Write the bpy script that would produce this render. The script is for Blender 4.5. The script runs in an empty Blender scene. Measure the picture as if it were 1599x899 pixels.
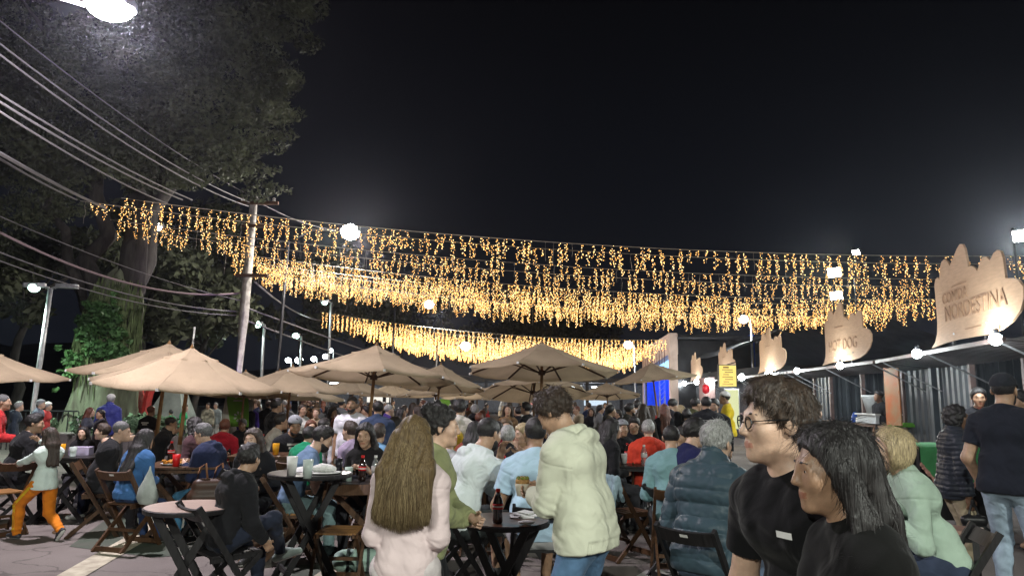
import bpy, bmesh, math, random
import numpy as np
from mathutils import Vector, Matrix
random.seed(7)
S = bpy.context.scene
C = S.collection
# ------------------------------------------------------------------ camera
H = 1.62
F = 1100.0
TH = math.radians(8.75)
ROLL = 0.015
_fw = np.array([0, math.cos(TH), math.sin(TH)])
_up0 = np.array([0, -math.sin(TH), math.cos(TH)])
_rt0 = np.array([1.0, 0, 0])
_rt = _rt0 * math.cos(ROLL) + _up0 * math.sin(ROLL)
_up = _up0 * math.cos(ROLL) - _rt0 * math.sin(ROLL)
cam_data = bpy.data.cameras.new("camera")
cam = bpy.data.objects.new("camera", cam_data)
C.objects.link(cam)
M3 = Matrix(((_rt[0], _up[0], -_fw[0]), (_rt[1], _up[1], -_fw[1]), (_rt[2], _up[2], -_fw[2])))
cam.matrix_world = Matrix.Translation((0, 0, H)) @ M3.to_4x4()
cam_data.sensor_width = 36.0
cam_data.lens = F / 1599.0 * 36.0
cam_data.clip_start = 0.05
cam_data.clip_end = 2000
S.camera = cam


def ray(u, v):
    return _rt * ((u - 799.5) / F) + _up * ((449.5 - v) / F) + _fw


def at(u, v, Y):
    """world point seen at photo pixel (u, v) at forward distance Y"""
    d = ray(u, v)
    return np.array([0, 0, H]) + d * (Y / d[1])


def on_z(u, v, z=0.0):
    d = ray(u, v)
    return np.array([0, 0, H]) + d * ((z - H) / d[2])


# ------------------------------------------------------------------ world, exposure
W = bpy.data.worlds.new("World")
S.world = W
W.use_nodes = True
_n = W.node_tree.nodes
_l = W.node_tree.links
_bg = _n["Background"]
_tc = _n.new("ShaderNodeTexCoord")
_sx = _n.new("ShaderNodeSeparateXYZ")
_rp = _n.new("ShaderNodeValToRGB")
_rp.color_ramp.elements[0].position = 0.0
_rp.color_ramp.elements[0].color = (0.0060, 0.0074, 0.0115, 1)
_rp.color_ramp.elements[1].position = 0.55
_rp.color_ramp.elements[1].color = (0.0018, 0.0018, 0.0023, 1)
_l.new(_tc.outputs["Generated"], _sx.inputs[0])
_l.new(_sx.outputs["Z"], _rp.inputs[0])
_l.new(_rp.outputs[0], _bg.inputs[0])
_bg.inputs[1].default_value = 1.0
S.view_settings.view_transform = 'Standard'
S.view_settings.look = 'None'
S.view_settings.exposure = 0.0
S.view_settings.gamma = 1.0
S.cycles.use_denoising = True
S.cycles.max_bounces = 5
S.cycles.diffuse_bounces = 2
S.cycles.glossy_bounces = 2
S.cycles.transmission_bounces = 4
S.cycles.transparent_max_bounces = 8
S.cycles.sample_clamp_indirect = 2.0
S.cycles.sample_clamp_direct = 0.0
S.cycles.caustics_reflective = False
S.cycles.caustics_refractive = False


def point_light(name, loc, power, color, radius=0.12, parent=None, spot=None, aim=(0, 0, -1)):
    d = bpy.data.lights.new(name, 'SPOT' if spot else 'POINT')
    d.energy = power
    d.color = color
    d.shadow_soft_size = radius
    o = bpy.data.objects.new(name, d)
    if spot:
        d.spot_size = math.radians(spot)
        d.spot_blend = 0.6
        o.rotation_euler = Vector(aim).to_track_quat('-Z', 'Y').to_euler()
    o.location = loc
    C.objects.link(o)
    if parent:
        o.parent = parent
    return o


# ------------------------------------------------------------------ materials
_MC = {}


def mat(key, col, rough=0.7, var=0.12, scale=8.0, bump=0.0, bscale=60.0, metal=0.0, spec=0.3,
        stretch=None, trans=0.0, sheen=0.0, detail=4.0, col2=None, emit=0.0, alpha=None, transm=0.0, object_var=0.0, fold=0.0):
    if key in _MC:
        return _MC[key]
    m = bpy.data.materials.new(key)
    m.use_nodes = True
    nt = m.node_tree
    b = nt.nodes["Principled BSDF"]
    b.inputs["Roughness"].default_value = rough
    b.inputs["Metallic"].default_value = metal
    b.inputs["Specular IOR Level"].default_value = spec
    if sheen:
        b.inputs["Sheen Weight"].default_value = sheen
        b.inputs["Sheen Roughness"].default_value = 0.5
    if transm:
        b.inputs["Transmission Weight"].default_value = transm
    tc = nt.nodes.new("ShaderNodeTexCoord")
    src = tc.outputs["Object"]
    if stretch:
        mp = nt.nodes.new("ShaderNodeMapping")
        mp.inputs["Scale"].default_value = stretch
        nt.links.new(src, mp.inputs[0])
        src = mp.outputs[0]
    nz = nt.nodes.new("ShaderNodeTexNoise")
    nz.inputs["Scale"].default_value = scale
    nz.inputs["Detail"].default_value = detail
    nt.links.new(src, nz.inputs["Vector"])
    rp = nt.nodes.new("ShaderNodeValToRGB")
    c2 = col2 or tuple(max(0, c * (1 - var * 2)) for c in col)
    c1 = col if col2 else tuple(min(1, c * (1 + var)) for c in col)
    rp.color_ramp.elements[0].position = 0.32
    rp.color_ramp.elements[1].position = 0.68
    rp.color_ramp.elements[0].color = (*c2, 1)
    rp.color_ramp.elements[1].color = (*c1, 1)
    nt.links.new(nz.outputs["Fac"], rp.inputs[0])
    out = rp.outputs[0]
    if object_var:
        oi = nt.nodes.new("ShaderNodeObjectInfo")
        hs = nt.nodes.new("ShaderNodeHueSaturation")
        ma = nt.nodes.new("ShaderNodeMath")
        ma.operation = 'MULTIPLY_ADD'
        ma.inputs[1].default_value = object_var * 2
        ma.inputs[2].default_value = 1 - object_var
        nt.links.new(oi.outputs["Random"], ma.inputs[0])
        nt.links.new(ma.outputs[0], hs.inputs["Value"])
        nt.links.new(out, hs.inputs["Color"])
        out = hs.outputs[0]
    nt.links.new(out, b.inputs["Base Color"])
    if bump:
        n2 = nt.nodes.new("ShaderNodeTexNoise")
        n2.inputs["Scale"].default_value = bscale
        n2.inputs["Detail"].default_value = 3
        nt.links.new(src, n2.inputs["Vector"])
        bp = nt.nodes.new("ShaderNodeBump")
        bp.inputs["Strength"].default_value = bump
        bp.inputs["Distance"].default_value = 0.01
        nt.links.new(n2.outputs["Fac"], bp.inputs["Height"])
        nt.links.new(bp.outputs[0], b.inputs["Normal"])
    if fold:
        n3 = nt.nodes.new("ShaderNodeTexNoise")
        n3.inputs["Scale"].default_value = 6.0
        n3.inputs["Detail"].default_value = 1.5
        n3.inputs["Roughness"].default_value = 0.45
        n3.inputs["Distortion"].default_value = 1.6
        nt.links.new(src, n3.inputs["Vector"])
        b3 = nt.nodes.new("ShaderNodeBump")
        b3.inputs["Strength"].default_value = fold
        b3.inputs["Distance"].default_value = 0.05
        nt.links.new(n3.outputs["Fac"], b3.inputs["Height"])
        if bump:
            nt.links.new(bp.outputs[0], b3.inputs["Normal"])
        nt.links.new(b3.outputs[0], b.inputs["Normal"])
    if trans:
        tr = nt.nodes.new("ShaderNodeBsdfTranslucent")
        nt.links.new(out, tr.inputs[0])
        mx = nt.nodes.new("ShaderNodeMixShader")
        mx.inputs[0].default_value = trans
        nt.links.new(b.outputs[0], mx.inputs[1])
        nt.links.new(tr.outputs[0], mx.inputs[2])
        nt.links.new(mx.outputs[0], nt.nodes["Material Output"].inputs[0])
    _MC[key] = m
    return m


def emat(key, col, strength, sample=True):
    if key in _MC:
        return _MC[key]
    m = bpy.data.materials.new(key)
    m.use_nodes = True
    nt = m.node_tree
    nt.nodes.remove(nt.nodes["Principled BSDF"])
    e = nt.nodes.new("ShaderNodeEmission")
    e.inputs[0].default_value = (*col, 1)
    e.inputs[1].default_value = strength
    nt.links.new(e.outputs[0], nt.nodes["Material Output"].inputs[0])
    if not sample:
        m.cycles.emission_sampling = 'NONE'
    _MC[key] = m
    return m


# ------------------------------------------------------------------ mesh helpers
def _frame(d):
    d = Vector(d).normalized()
    a = Vector((0, 0, 1)) if abs(d.z) < 0.95 else Vector((1, 0, 0))
    x = d.cross(a).normalized()
    y = x.cross(d).normalized()
    return x, y, d


class MB:
    def __init__(s):
        s.v, s.f, s.m = [], [], []

    def add(s, vs, fs, mi=0):
        o = len(s.v)
        s.v += [tuple(map(float, p)) for p in vs]
        s.f += [tuple(i + o for i in f) for f in fs]
        s.m += [mi] * len(fs)
        return s

    def box(s, c, size, rot=None, mi=0):
        hx, hy, hz = (k / 2 for k in size)
        vs = [Vector((x, y, z)) for x in (-hx, hx) for y in (-hy, hy) for z in (-hz, hz)]
        if rot is not None:
            vs = [rot @ p for p in vs]
        vs = [p + Vector(c) for p in vs]
        return s.add(vs, [(0, 1, 3, 2), (4, 6, 7, 5), (0, 4, 5, 1), (2, 3, 7, 6), (0, 2, 6, 4), (1, 5, 7, 3)], mi)

    def bar(s, a, b, w, h, mi=0, side=None):
        """rectangular bar from a to b; w along `side` (or a computed side), h across"""
        a, b = Vector(a), Vector(b)
        d = (b - a).normalized()
        if side is not None:
            x = Vector(side)
            x = (x - d * x.dot(d)).normalized()
            y = d.cross(x)
        else:
            x, y, _ = _frame(d)
        vs = []
        for p in (a, b):
            for sx, sy in ((-1, -1), (1, -1), (1, 1), (-1, 1)):
                vs.append(p + x * sx * w / 2 + y * sy * h / 2)
        return s.add(vs, [(0, 3, 2, 1), (4, 5, 6, 7), (0, 1, 5, 4), (1, 2, 6, 5), (2, 3, 7, 6), (3, 0, 4, 7)], mi)

    def tube(s, pts, r, n=8, mi=0, caps=True):
        pts = [Vector(p) for p in pts]
        rs = r if isinstance(r, (list, tuple)) else [r] * len(pts)
        vs, fs = [], []
        px = None
        for i, p in enumerate(pts):
            d = (pts[min(i + 1, len(pts) - 1)] - pts[max(i - 1, 0)])
            if d.length < 1e-9:
                d = Vector((0, 0, 1))
            x, y, d = _frame(d)
            if px is not None:
                x = (px - d * px.dot(d))
                if x.length < 1e-6:
                    x = _frame(d)[0]
                x.normalize()
                y = d.cross(x)
            px = x
            for k in range(n):
                t = 2 * math.pi * k / n
                vs.append(p + x * math.cos(t) * rs[i] + y * math.sin(t) * rs[i])
        for i in range(len(pts) - 1):
            for k in range(n):
                a, b = i * n + k, i * n + (k + 1) % n
                fs.append((a, b, b + n, a + n))
        if caps:
            fs.append(tuple(range(n - 1, -1, -1)))
            o = (len(pts) - 1) * n
            fs.append(tuple(range(o, o + n)))
        return s.add(vs, fs, mi)

    def lathe(s, prof, n=24, c=(0, 0, 0), mi=0, sx=1.0, sy=1.0):
        vs, fs = [], []
        for r, z in prof:
            for k in range(n):
                t = 2 * math.pi * k / n
                vs.append((c[0] + r * math.cos(t) * sx, c[1] + r * math.sin(t) * sy, c[2] + z))
        for i in range(len(prof) - 1):
            for k in range(n):
                a, b = i * n + k, i * n + (k + 1) % n
                fs.append((a, b, b + n, a + n))
        if prof[0][0] > 1e-5:
            fs.append(tuple(range(n - 1, -1, -1)))
        if prof[-1][0] > 1e-5:
            o = (len(prof) - 1) * n
            fs.append(tuple(range(o, o + n)))
        return s.add(vs, fs, mi)

    def prism(s, poly, d, mi=0):
        """poly: list of 3-D points (planar); d: extrusion vector"""
        n = len(poly)
        d = Vector(d)
        vs = [Vector(p) for p in poly] + [Vector(p) + d for p in poly]
        fs = [tuple(range(n - 1, -1, -1)), tuple(range(n, 2 * n))]
        for k in range(n):
            fs.append((k, (k + 1) % n, n + (k + 1) % n, n + k))
        return s.add(vs, fs, mi)

    def ball(s, c, r, nu=10, nv=7, mi=0, sc=(1, 1, 1)):
        prof = [(max(1e-6, r * math.sin(math.pi * i / nv)), -r * math.cos(math.pi * i / nv)) for i in range(nv + 1)]
        vs, fs = [], []
        for rr, z in prof:
            for k in range(nu):
                t = 2 * math.pi * k / nu
                vs.append((c[0] + rr * math.cos(t) * sc[0], c[1] + rr * math.sin(t) * sc[1], c[2] + z * sc[2]))
        for i in range(nv):
            for k in range(nu):
                a, b = i * nu + k, i * nu + (k + 1) % nu
                fs.append((a, b, b + nu, a + nu))
        return s.add(vs, fs, mi)

    def mesh(s, name, mats, smooth=False):
        me = bpy.data.meshes.new(name)
        me.from_pydata(s.v, [], s.f)
        for m in (mats if isinstance(mats, (list, tuple)) else [mats]):
            me.materials.append(m)
        if any(s.m):
            me.polygons.foreach_set("material_index", s.m)
        if smooth:
            me.polygons.foreach_set("use_smooth", [True] * len(me.polygons))
        me.validate()
        me.update()
        return me

    def build(s, name, mats, parent=None, loc=(0, 0, 0), rot=None, smooth=False):
        return put(name, s.mesh(name, mats, smooth), parent, loc, rot)


def put(name, me, parent=None, loc=(0, 0, 0), rot=None):
    o = bpy.data.objects.new(name, me)
    C.objects.link(o)
    o.location = loc
    if rot is not None:
        o.rotation_euler = rot
    if parent is not None:
        o.parent = parent
    return o


def tag(o, label=None, cat=None, group=None, kind=None):
    if label:
        o["label"] = label
    if cat:
        o["category"] = cat
    if group:
        o["group"] = group
    if kind:
        o["kind"] = kind
    return o


def empty(name, loc=(0, 0, 0), rz=0.0, label=None, cat=None, group=None, kind=None):
    o = bpy.data.objects.new(name, None)
    C.objects.link(o)
    o.empty_display_size = 0.2
    o.location = loc
    o.rotation_euler = (0, 0, rz)
    return tag(o, label, cat, group, kind)


def clone(o, parent=None, loc=None, rz=None, label=None):
    c = o.copy()
    C.objects.link(c)
    if parent is not None:
        c.parent = parent
    if loc is not None:
        c.location = loc
    if rz is not None:
        c.rotation_euler = (0, 0, rz) if not hasattr(rz, '__len__') else rz
    if label:
        c["label"] = label
    for ch in o.children:
        clone(ch, c)
    return c


def sag(a, b, s, n=14):
    a, b = Vector(a), Vector(b)
    return [a.lerp(b, i / n) - Vector((0, 0, s * 4 * (i / n) * (1 - i / n))) for i in range(n + 1)]
# ------------------------------------------------------------------ ground
def ground_mat():
    m = bpy.data.materials.new('asphalt')
    m.use_nodes = True
    nt = m.node_tree
    b = nt.nodes["Principled BSDF"]
    b.inputs["Roughness"].default_value = 0.85
    b.inputs["Specular IOR Level"].default_value = 0.25
    tc = nt.nodes.new("ShaderNodeTexCoord")

    def noise(scale, detail):
        n = nt.nodes.new("ShaderNodeTexNoise")
        n.inputs["Scale"].default_value = scale
        n.inputs["Detail"].default_value = detail
        nt.links.new(tc.outputs["Object"], n.inputs["Vector"])
        return n

    def ramp(src, p0, c0, p1, c1):
        r = nt.nodes.new("ShaderNodeValToRGB")
        r.color_ramp.elements[0].position = p0
        r.color_ramp.elements[0].color = (*c0, 1)
        r.color_ramp.elements[1].position = p1
        r.color_ramp.elements[1].color = (*c1, 1)
        nt.links.new(src, r.inputs[0])
        return r

    big = ramp(noise(0.45, 6).outputs[0], 0.35, (0.120, 0.103, 0.094), 0.70, (0.215, 0.190, 0.175))
    fine = ramp(noise(140, 3).outputs[0], 0.3, (0.72, 0.72, 0.72), 0.75, (1.2, 1.2, 1.2))
    stain = ramp(noise(1.7, 5).outputs[0], 0.57, (1, 1, 1), 0.70, (0.55, 0.53, 0.52))
    mu = nt.nodes.new("ShaderNodeMixRGB")
    mu.blend_type = 'MULTIPLY'
    mu.inputs[0].default_value = 1
    nt.links.new(big.outputs[0], mu.inputs[1])
    nt.links.new(fine.outputs[0], mu.inputs[2])
    m2 = nt.nodes.new("ShaderNodeMixRGB")
    m2.blend_type = 'MULTIPLY'
    m2.inputs[0].default_value = 0.8
    nt.links.new(mu.outputs[0], m2.inputs[1])
    nt.links.new(stain.outputs[0], m2.inputs[2])
    # cracks
    vo = nt.nodes.new("ShaderNodeTexVoronoi")
    vo.feature = 'DISTANCE_TO_EDGE'
    vo.inputs["Scale"].default_value = 0.55
    nd = noise(2.2, 5)
    ad = nt.nodes.new("ShaderNodeVectorMath")
    ad.operation = 'MULTIPLY_ADD'
    ad.inputs[1].default_value = (0.6, 0.6, 0.6)
    nt.links.new(nd.outputs["Color"], ad.inputs[0])
    nt.links.new(tc.outputs["Object"], ad.inputs[2])
    nt.links.new(ad.outputs[0], vo.inputs["Vector"])
    cr = ramp(vo.outputs["Distance"], 0.002, (0.45, 0.45, 0.45), 0.010, (1, 1, 1))
    m3 = nt.nodes.new("ShaderNodeMixRGB")
    m3.blend_type = 'MULTIPLY'
    m3.inputs[0].default_value = 0.8
    nt.links.new(m2.outputs[0], m3.inputs[1])
    nt.links.new(cr.outputs[0], m3.inputs[2])
    nt.links.new(m3.outputs[0], b.inputs["Base Color"])
    bp = nt.nodes.new("ShaderNodeBump")
    bp.inputs["Strength"].default_value = 0.5
    bp.inputs["Distance"].default_value = 0.006
    nt.links.new(noise(90, 4).outputs[0], bp.inputs["Height"])
    nt.links.new(bp.outputs[0], b.inputs["Normal"])
    return m


def sheet(name, pts, m, kind='structure', z=None):
    mb = MB()
    mb.add([(p[0], p[1], z if z is not None else p[2]) for p in pts], [tuple(range(len(pts)))])
    o = mb.build(name, m)
    o['kind'] = kind
    return o


sheet('ground', [(-205, -65, 0), (205, -65, 0), (205, 255, 0), (-205, 255, 0)], ground_mat())
paint_y = mat('paint_cream', (0.50, 0.46, 0.35), rough=0.8, var=0.1, scale=7, col2=(0.28, 0.25, 0.19), detail=9)
paint_w = mat('paint_white', (0.5, 0.5, 0.47), rough=0.8, scale=6, col2=(0.27, 0.26, 0.24), detail=9)
paint_g = mat('paint_green', (0.052, 0.070, 0.050), rough=0.75, scale=2.2, col2=(0.085, 0.085, 0.070), detail=10)


def gp(*px):
    return [on_z(u, v) for u, v in px]


def ccw(pts):
    a = sum(pts[i][0] * pts[(i + 1) % len(pts)][1] - pts[(i + 1) % len(pts)][0] * pts[i][1] for i in range(len(pts)))
    return pts if a > 0 else pts[::-1]


for px in ([(108, 853), (240, 870), (350, 862), (560, 838), (600, 815), (430, 778), (180, 800)],
           [(380, 935), (446, 883), (578, 878), (592, 935)]):
    tag(sheet('green_paint', ccw(gp(*px)), paint_g, z=0.004), 'green painted patch on the asphalt')
for px in ([(82, 903), (128, 903), (392, 748), (368, 742)], [(486, 903), (534, 903), (640, 815), (612, 812)],
           [(958, 803), (958, 797), (1075, 780), (1075, 785)], [(985, 905), (1010, 890), (1090, 893), (1085, 910)]):
    tag(sheet('painted_line', ccw(gp(*px)), paint_y if px[0][0] < 600 else paint_w, z=0.008), 'painted parking line on the asphalt')

# ------------------------------------------------------------------ lamps
metal_grey = mat('galvanised', (0.38, 0.39, 0.40), rough=0.5, metal=0.6, var=0.12, scale=12)
metal_dark = mat('dark_metal', (0.035, 0.036, 0.04), rough=0.45, metal=0.5, var=0.1)
conc = mat('pole_concrete', (0.36, 0.34, 0.31), rough=0.9, var=0.18, scale=6, bump=0.3, bscale=30)
lens_w = emat('lamp_lens_white', (1.0, 0.97, 0.93), 60)
lens_c = emat('lamp_lens_cool', (0.62, 1.0, 0.82), 6)
lens_f = emat('lamp_lens_far', (0.88, 1.0, 0.96), 30)


def street_lamp(base, top, head_dir, label, lens, power, color, r=0.05, size=(0.62, 0.26, 0.10), arm=1.0, group='street lamps', spot=None, second=False, lens_r=None, lens_at=None, omni=False, pm=None):
    pm = pm or metal_grey
    """pole from base to top, arm towards head_dir with a cobra-head luminaire"""
    root = empty('street_lamp', base, 0, label, 'street lamp', group)
    b = Vector(base)
    t = Vector(top) - b
    MB().tube([(0, 0, 0), t * 0.5, t], [r * 1.35, r * 1.1, r], 10).tube([(0, 0, 0), (0, 0, 0.05)], [r * 2.6, r * 2.6], 10).build('pole', pm, root, smooth=True)
    dirs = [head_dir] + ([(-head_dir[0], -head_dir[1])] if second else [])
    for k, hd in enumerate(dirs):
        d = Vector((hd[0], hd[1], 0)).normalized()
        e = t + d * arm + Vector((0, 0, 0.10 * arm))
        if k == 0 and lens_at is not None:
            e = Vector(lens_at) - b - d * size[0] * 0.5
        MB().tube([t - Vector((0, 0, 0.12)), t.lerp(e, 0.45) + Vector((0, 0, 0.10 * (e - t).length)), t.lerp(e, 0.8) + Vector((0, 0, 0.09 * (e - t).length)), e], r * 0.62, 8).build('arm', pm, root, smooth=True)
        hc_ = e + d * size[0] * 0.5
        x = d
        y = Vector((-d.y, d.x, 0))
        R = Matrix((x, y, Vector((0, 0, 1)))).transposed()
        hb = MB()
        hb.prism([hc_ + R @ Vector(p) for p in ((-size[0] / 2, -size[1] * 0.3, 0), (-size[0] * 0.2, -size[1] / 2, 0), (size[0] * 0.4, -size[1] / 2, 0), (size[0] / 2, -size[1] * 0.25, 0),
                                                (size[0] / 2, size[1] * 0.25, 0), (size[0] * 0.4, size[1] / 2, 0), (-size[0] * 0.2, size[1] / 2, 0), (-size[0] / 2, size[1] * 0.3, 0))], (0, 0, size[2]))
        hb.build('lamp_head', metal_grey, root)
        if k == 0:
            lr = lens_r or size[1] * 0.42
            MB().ball(hc_ + Vector((0, 0, -0.01)), lr, 16, 10, sc=((1.25, 1.1, 0.62) if lr < 0.23 and base[1] < 12 else (1.0, 1.0, 0.85))).build('lens', lens, root, smooth=True)
            if power:
                point_light('lamp_light', hc_ + d * (0.06 if omni else 0.25) + Vector((0, 0, -lr * 0.62 - 0.05)), power * 1.25, color, 0.16, root, spot=None if omni else 168, aim=(d.x * 0.45, d.y * 0.45, -1))
    return root


# big lamp above the left foreground: its pole stands outside the frame on the left
p = at(172, 12, 8.4)
street_lamp((-8.6, 7.4, 0), (-7.6, 7.6, p[2] - 0.75), (1, 0.2), 'big white street lamp hanging over the scene in the top corner, on a curved arm', lens_w, 2100, (1.0, 0.91, 1.0), r=0.055,
            arm=1.0, lens_r=0.22, size=(0.6, 0.30, 0.10), lens_at=p, omni=True)
# lamp on the far side of the first light curtains
p = at(547, 362, 24)
street_lamp((p[0] - 2.4, 24.4, 0), (p[0] - 2.2, 24.2, p[2] - 0.25), (1, 0.0), 'bright warm white street lamp shining among the top strings of lights', lens_w, 4200, (1.0, 0.93, 0.86), arm=1.7, lens_r=0.32, size=(0.7, 0.30, 0.12), lens_at=p, omni=True, pm=metal_dark)
p = at(245, 354, 30)
street_lamp((p[0] - 1.6, 30.4, 0), (p[0] - 1.5, 30.4, p[2] - 0.2), (1, 0), 'white street lamp glowing behind the lowest left fairy lights', lens_w, 220, (0.95, 1, 1), arm=1.1, lens_r=0.19, lens_at=p)
p = at(670, 475, 36)
street_lamp((p[0] - 1.9, 36.3, 0), (p[0] - 1.8, 36.3, p[2] - 0.2), (1, 0), 'white street lamp between the two groups of light curtains', lens_w, 2600, (1, 0.97, 0.9), arm=1.3, lens_r=0.24, lens_at=p, pm=metal_dark)
p = at(727, 540, 44)
street_lamp((p[0] - 1.9, 44.3, 0), (p[0] - 1.8, 44.3, p[2] - 0.2), (1, 0), 'round white lamp shining through the far curtain of lights', lens_w, 1000, (1, 0.97, 0.95), arm=1.3, lens_r=0.30, lens_at=p)
# left pole with two heads, one dark
b0 = on_z(52, 628)
bb = at(48, 650, 17.0)
tt = at(79, 450, 17.0)
street_lamp((bb[0], 17, 0), (tt[0], 17, tt[2]), (-1, -0.15), 'slim left street lamp with one lit greenish head and one dark head', lens_c, 1000, (0.80, 1.0, 0.88), r=0.055, arm=0.12, second=True, size=(0.5, 0.17, 0.10), lens_r=0.13)
for (u, v, Y, r, lab, pw) in ((402, 506, 30, 0.17, 'cool street lamp right of the utility pole, nearest of its row', 320), (462, 524, 36, 0.18, 'cool street lamp second along the row beyond the utility pole', 260),
                          (507, 472, 32, 0.13, 'small high lamp beside the start of the far light curtain', 120), (450, 562, 60, 0.24, 'far lamp low over the parasols, leftmost of the distant lamps', 0),
                          (467, 562, 62, 0.34, 'far lamp with a warm flare low over the parasols', 0), (490, 560, 64, 0.26, 'far lamp in the middle of the distant row', 0),
                          (508, 556, 66, 0.26, 'far lamp just left of the big parasol peak, lower of a pair', 0), (516, 547, 66, 0.24, 'far lamp just left of the big parasol peak, upper of a pair', 0)):
    p = at(u, v, Y)
    street_lamp((p[0] + 0.35, Y, 0), (p[0] + 0.3, Y, p[2]), (-1, 0), lab, lens_f if Y > 40 else lens_c, pw, (0.84, 1.0, 0.95), r=0.05, arm=0.12, size=(0.42, 0.2, 0.1), lens_r=r, lens_at=p, group='row of lamps along the far road')
p = at(981, 538, 40)
street_lamp((p[0] + 0.4, 40, 0), (p[0] + 0.35, 40, p[2]), (-1, 0), 'cool flood lamp on a pole just left of the stage', lens_w, 600, (0.9, 0.97, 1), arm=0.1, lens_r=0.24, lens_at=p)
p = at(1161, 498, 34)
street_lamp((p[0] + 0.4, 34, 0), (p[0] + 0.35, 34, p[2]), (-1, 0), 'cool white flood lamp above the black tent roof', lens_w, 500, (0.93, 1, 0.97), arm=0.1, lens_r=0.22, lens_at=p)


def flood(loc, label, r, power, face, lens=None):
    root = empty('flood_light', (loc[0], loc[1], 0), 0, label, 'flood light', 'flood lights above the food stalls')
    z = loc[2]
    MB().tube([(0, 0.25, 0), (0, 0.25, z + 0.2)], 0.03, 8).build('pole', metal_dark, root, smooth=True)
    f = Vector(face).normalized()
    R = f.to_track_quat('Y', 'Z').to_matrix()
    MB().box((0, 0, z), (r * 2.6, 0.10, r * 1.9), R).build('housing', metal_dark, root)
    MB().box(f * 0.062 + Vector((0, 0, z)), (r * 2.3, 0.02, r * 1.6), R).build('lens', lens or lens_w, root)
    point_light('lamp_light', f * 0.30 + Vector((0, 0, z)), power * 1.2, (0.93, 1.0, 0.96), 0.15, root, spot=150, aim=tuple(f))


flood(at(1597, 367, 13.5), 'bright flood light at the right edge of the picture above the stalls', 0.13, 1500, (-0.7, -0.7, -0.35))
flood(at(1304, 425, 22), 'white flood light shining between the strings over the hot dog stall', 0.17, 500, (-0.7, -0.7, -0.3))
flood(at(1307, 461, 23.5), 'white flood light just above the tip of the hot dog sign', 0.16, 300, (-0.7, -0.7, -0.3))
flood(at(1338, 393, 21), 'tilted flood light above the top string of lights', 0.09, 60, (-0.8, -0.5, -0.6))
# assumed street lamps behind the camera, added unseen to light the foreground
for (x, y, pw, lab) in ((5.5, -6.5, 4400, 'assumed street lamp added behind the viewer on the stall side'), (-6.0, -9.0, 4200, 'assumed street lamp added behind the viewer on the tree side')):
    street_lamp((x + (1.6 if x > 0 else -1.6), y, 0), (x + (1.5 if x > 0 else -1.5), y, 6.4), (-1 if x > 0 else 1, 0.1), lab, lens_w, pw, (0.96, 1.0, 0.90), arm=1.2)

# ------------------------------------------------------------------ light curtains
bulb_m = [emat('fairy_bulb_gold', (1.0, 0.50, 0.13), 3.4, True), emat('fairy_bulb_pale', (1.0, 0.66, 0.28), 4.4, True)]
cord_m = mat('fairy_cord', (0.30, 0.27, 0.22), rough=0.6)
OCT = [(1, 0, 0), (-1, 0, 0), (0, 1, 0), (0, -1, 0), (0, 0, 1), (0, 0, -1)]
OCTF = [(0, 2, 4), (2, 1, 4), (1, 3, 4), (3, 0, 4), (2, 0, 5), (1, 2, 5), (3, 1, 5), (0, 3, 5)]
rg = random.Random(11)


def curtain(a, b, sg, label, br, gap=0.27, dens=1.0, lmin=0.35, lmax=0.78, group='curtains of fairy lights'):
    root = empty('light_curtain', a, 0, label, 'string lights', group)
    a, b = Vector(a), Vector(b)
    n = 36
    line = [p - a for p in sag(a, b, sg, n)]
    MB().tube(line, 0.011, 4, caps=False).build('cable', cord_m, root)
    L = (b - a).length
    cd, bl = MB(), MB()
    vs, fs, ms = [], [], []
    s = 0.15
    wx = (b - a).normalized()
    while s < L - 0.1:
        t = s / L * n
        i = min(int(t), n - 1)
        p = line[i].lerp(line[i + 1], t - i)
        s += gap * rg.uniform(0.65, 1.45)
        if rg.random() > dens:
            continue
        lit = rg.random() < 0.93
        ln = rg.uniform(lmin, lmax)
        if rg.random() < 0.12:
            ln *= 0.35
        q = p.copy()
        m = max(3, int(ln / 0.13))
        pts = [p + Vector((rg.uniform(-.02, .02), rg.uniform(-.02, .02), -ln * k / m)) for k in range(m + 1)]
        cd.tube(pts, 0.0045, 3, caps=False)
        if lit:
            z = 0.03
            while z < ln:
                for _ in range(1 if rg.random() < 0.6 else 2):
                    c = p + wx * rg.uniform(-0.05, 0.05) + Vector((0, rg.uniform(-.05, .05), -z + rg.uniform(-.02, .02)))
                    r = br * rg.uniform(0.75, 1.2)
                    o = len(vs)
                    vs += [(c.x + k[0] * r, c.y + k[1] * r, c.z + k[2] * r) for k in OCT]
                    fs += [tuple(k + o for k in f) for f in OCTF]
                    ms += [0 if rg.random() < 0.62 else 1] * 8
                z += rg.uniform(0.026, 0.048)
    cd.build('drop_wire', cord_m, root)['kind'] = 'stuff'
    bl.v, bl.f, bl.m = vs, fs, ms
    bl.build('bulb', bulb_m, root)['kind'] = 'stuff'
    return root


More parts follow.
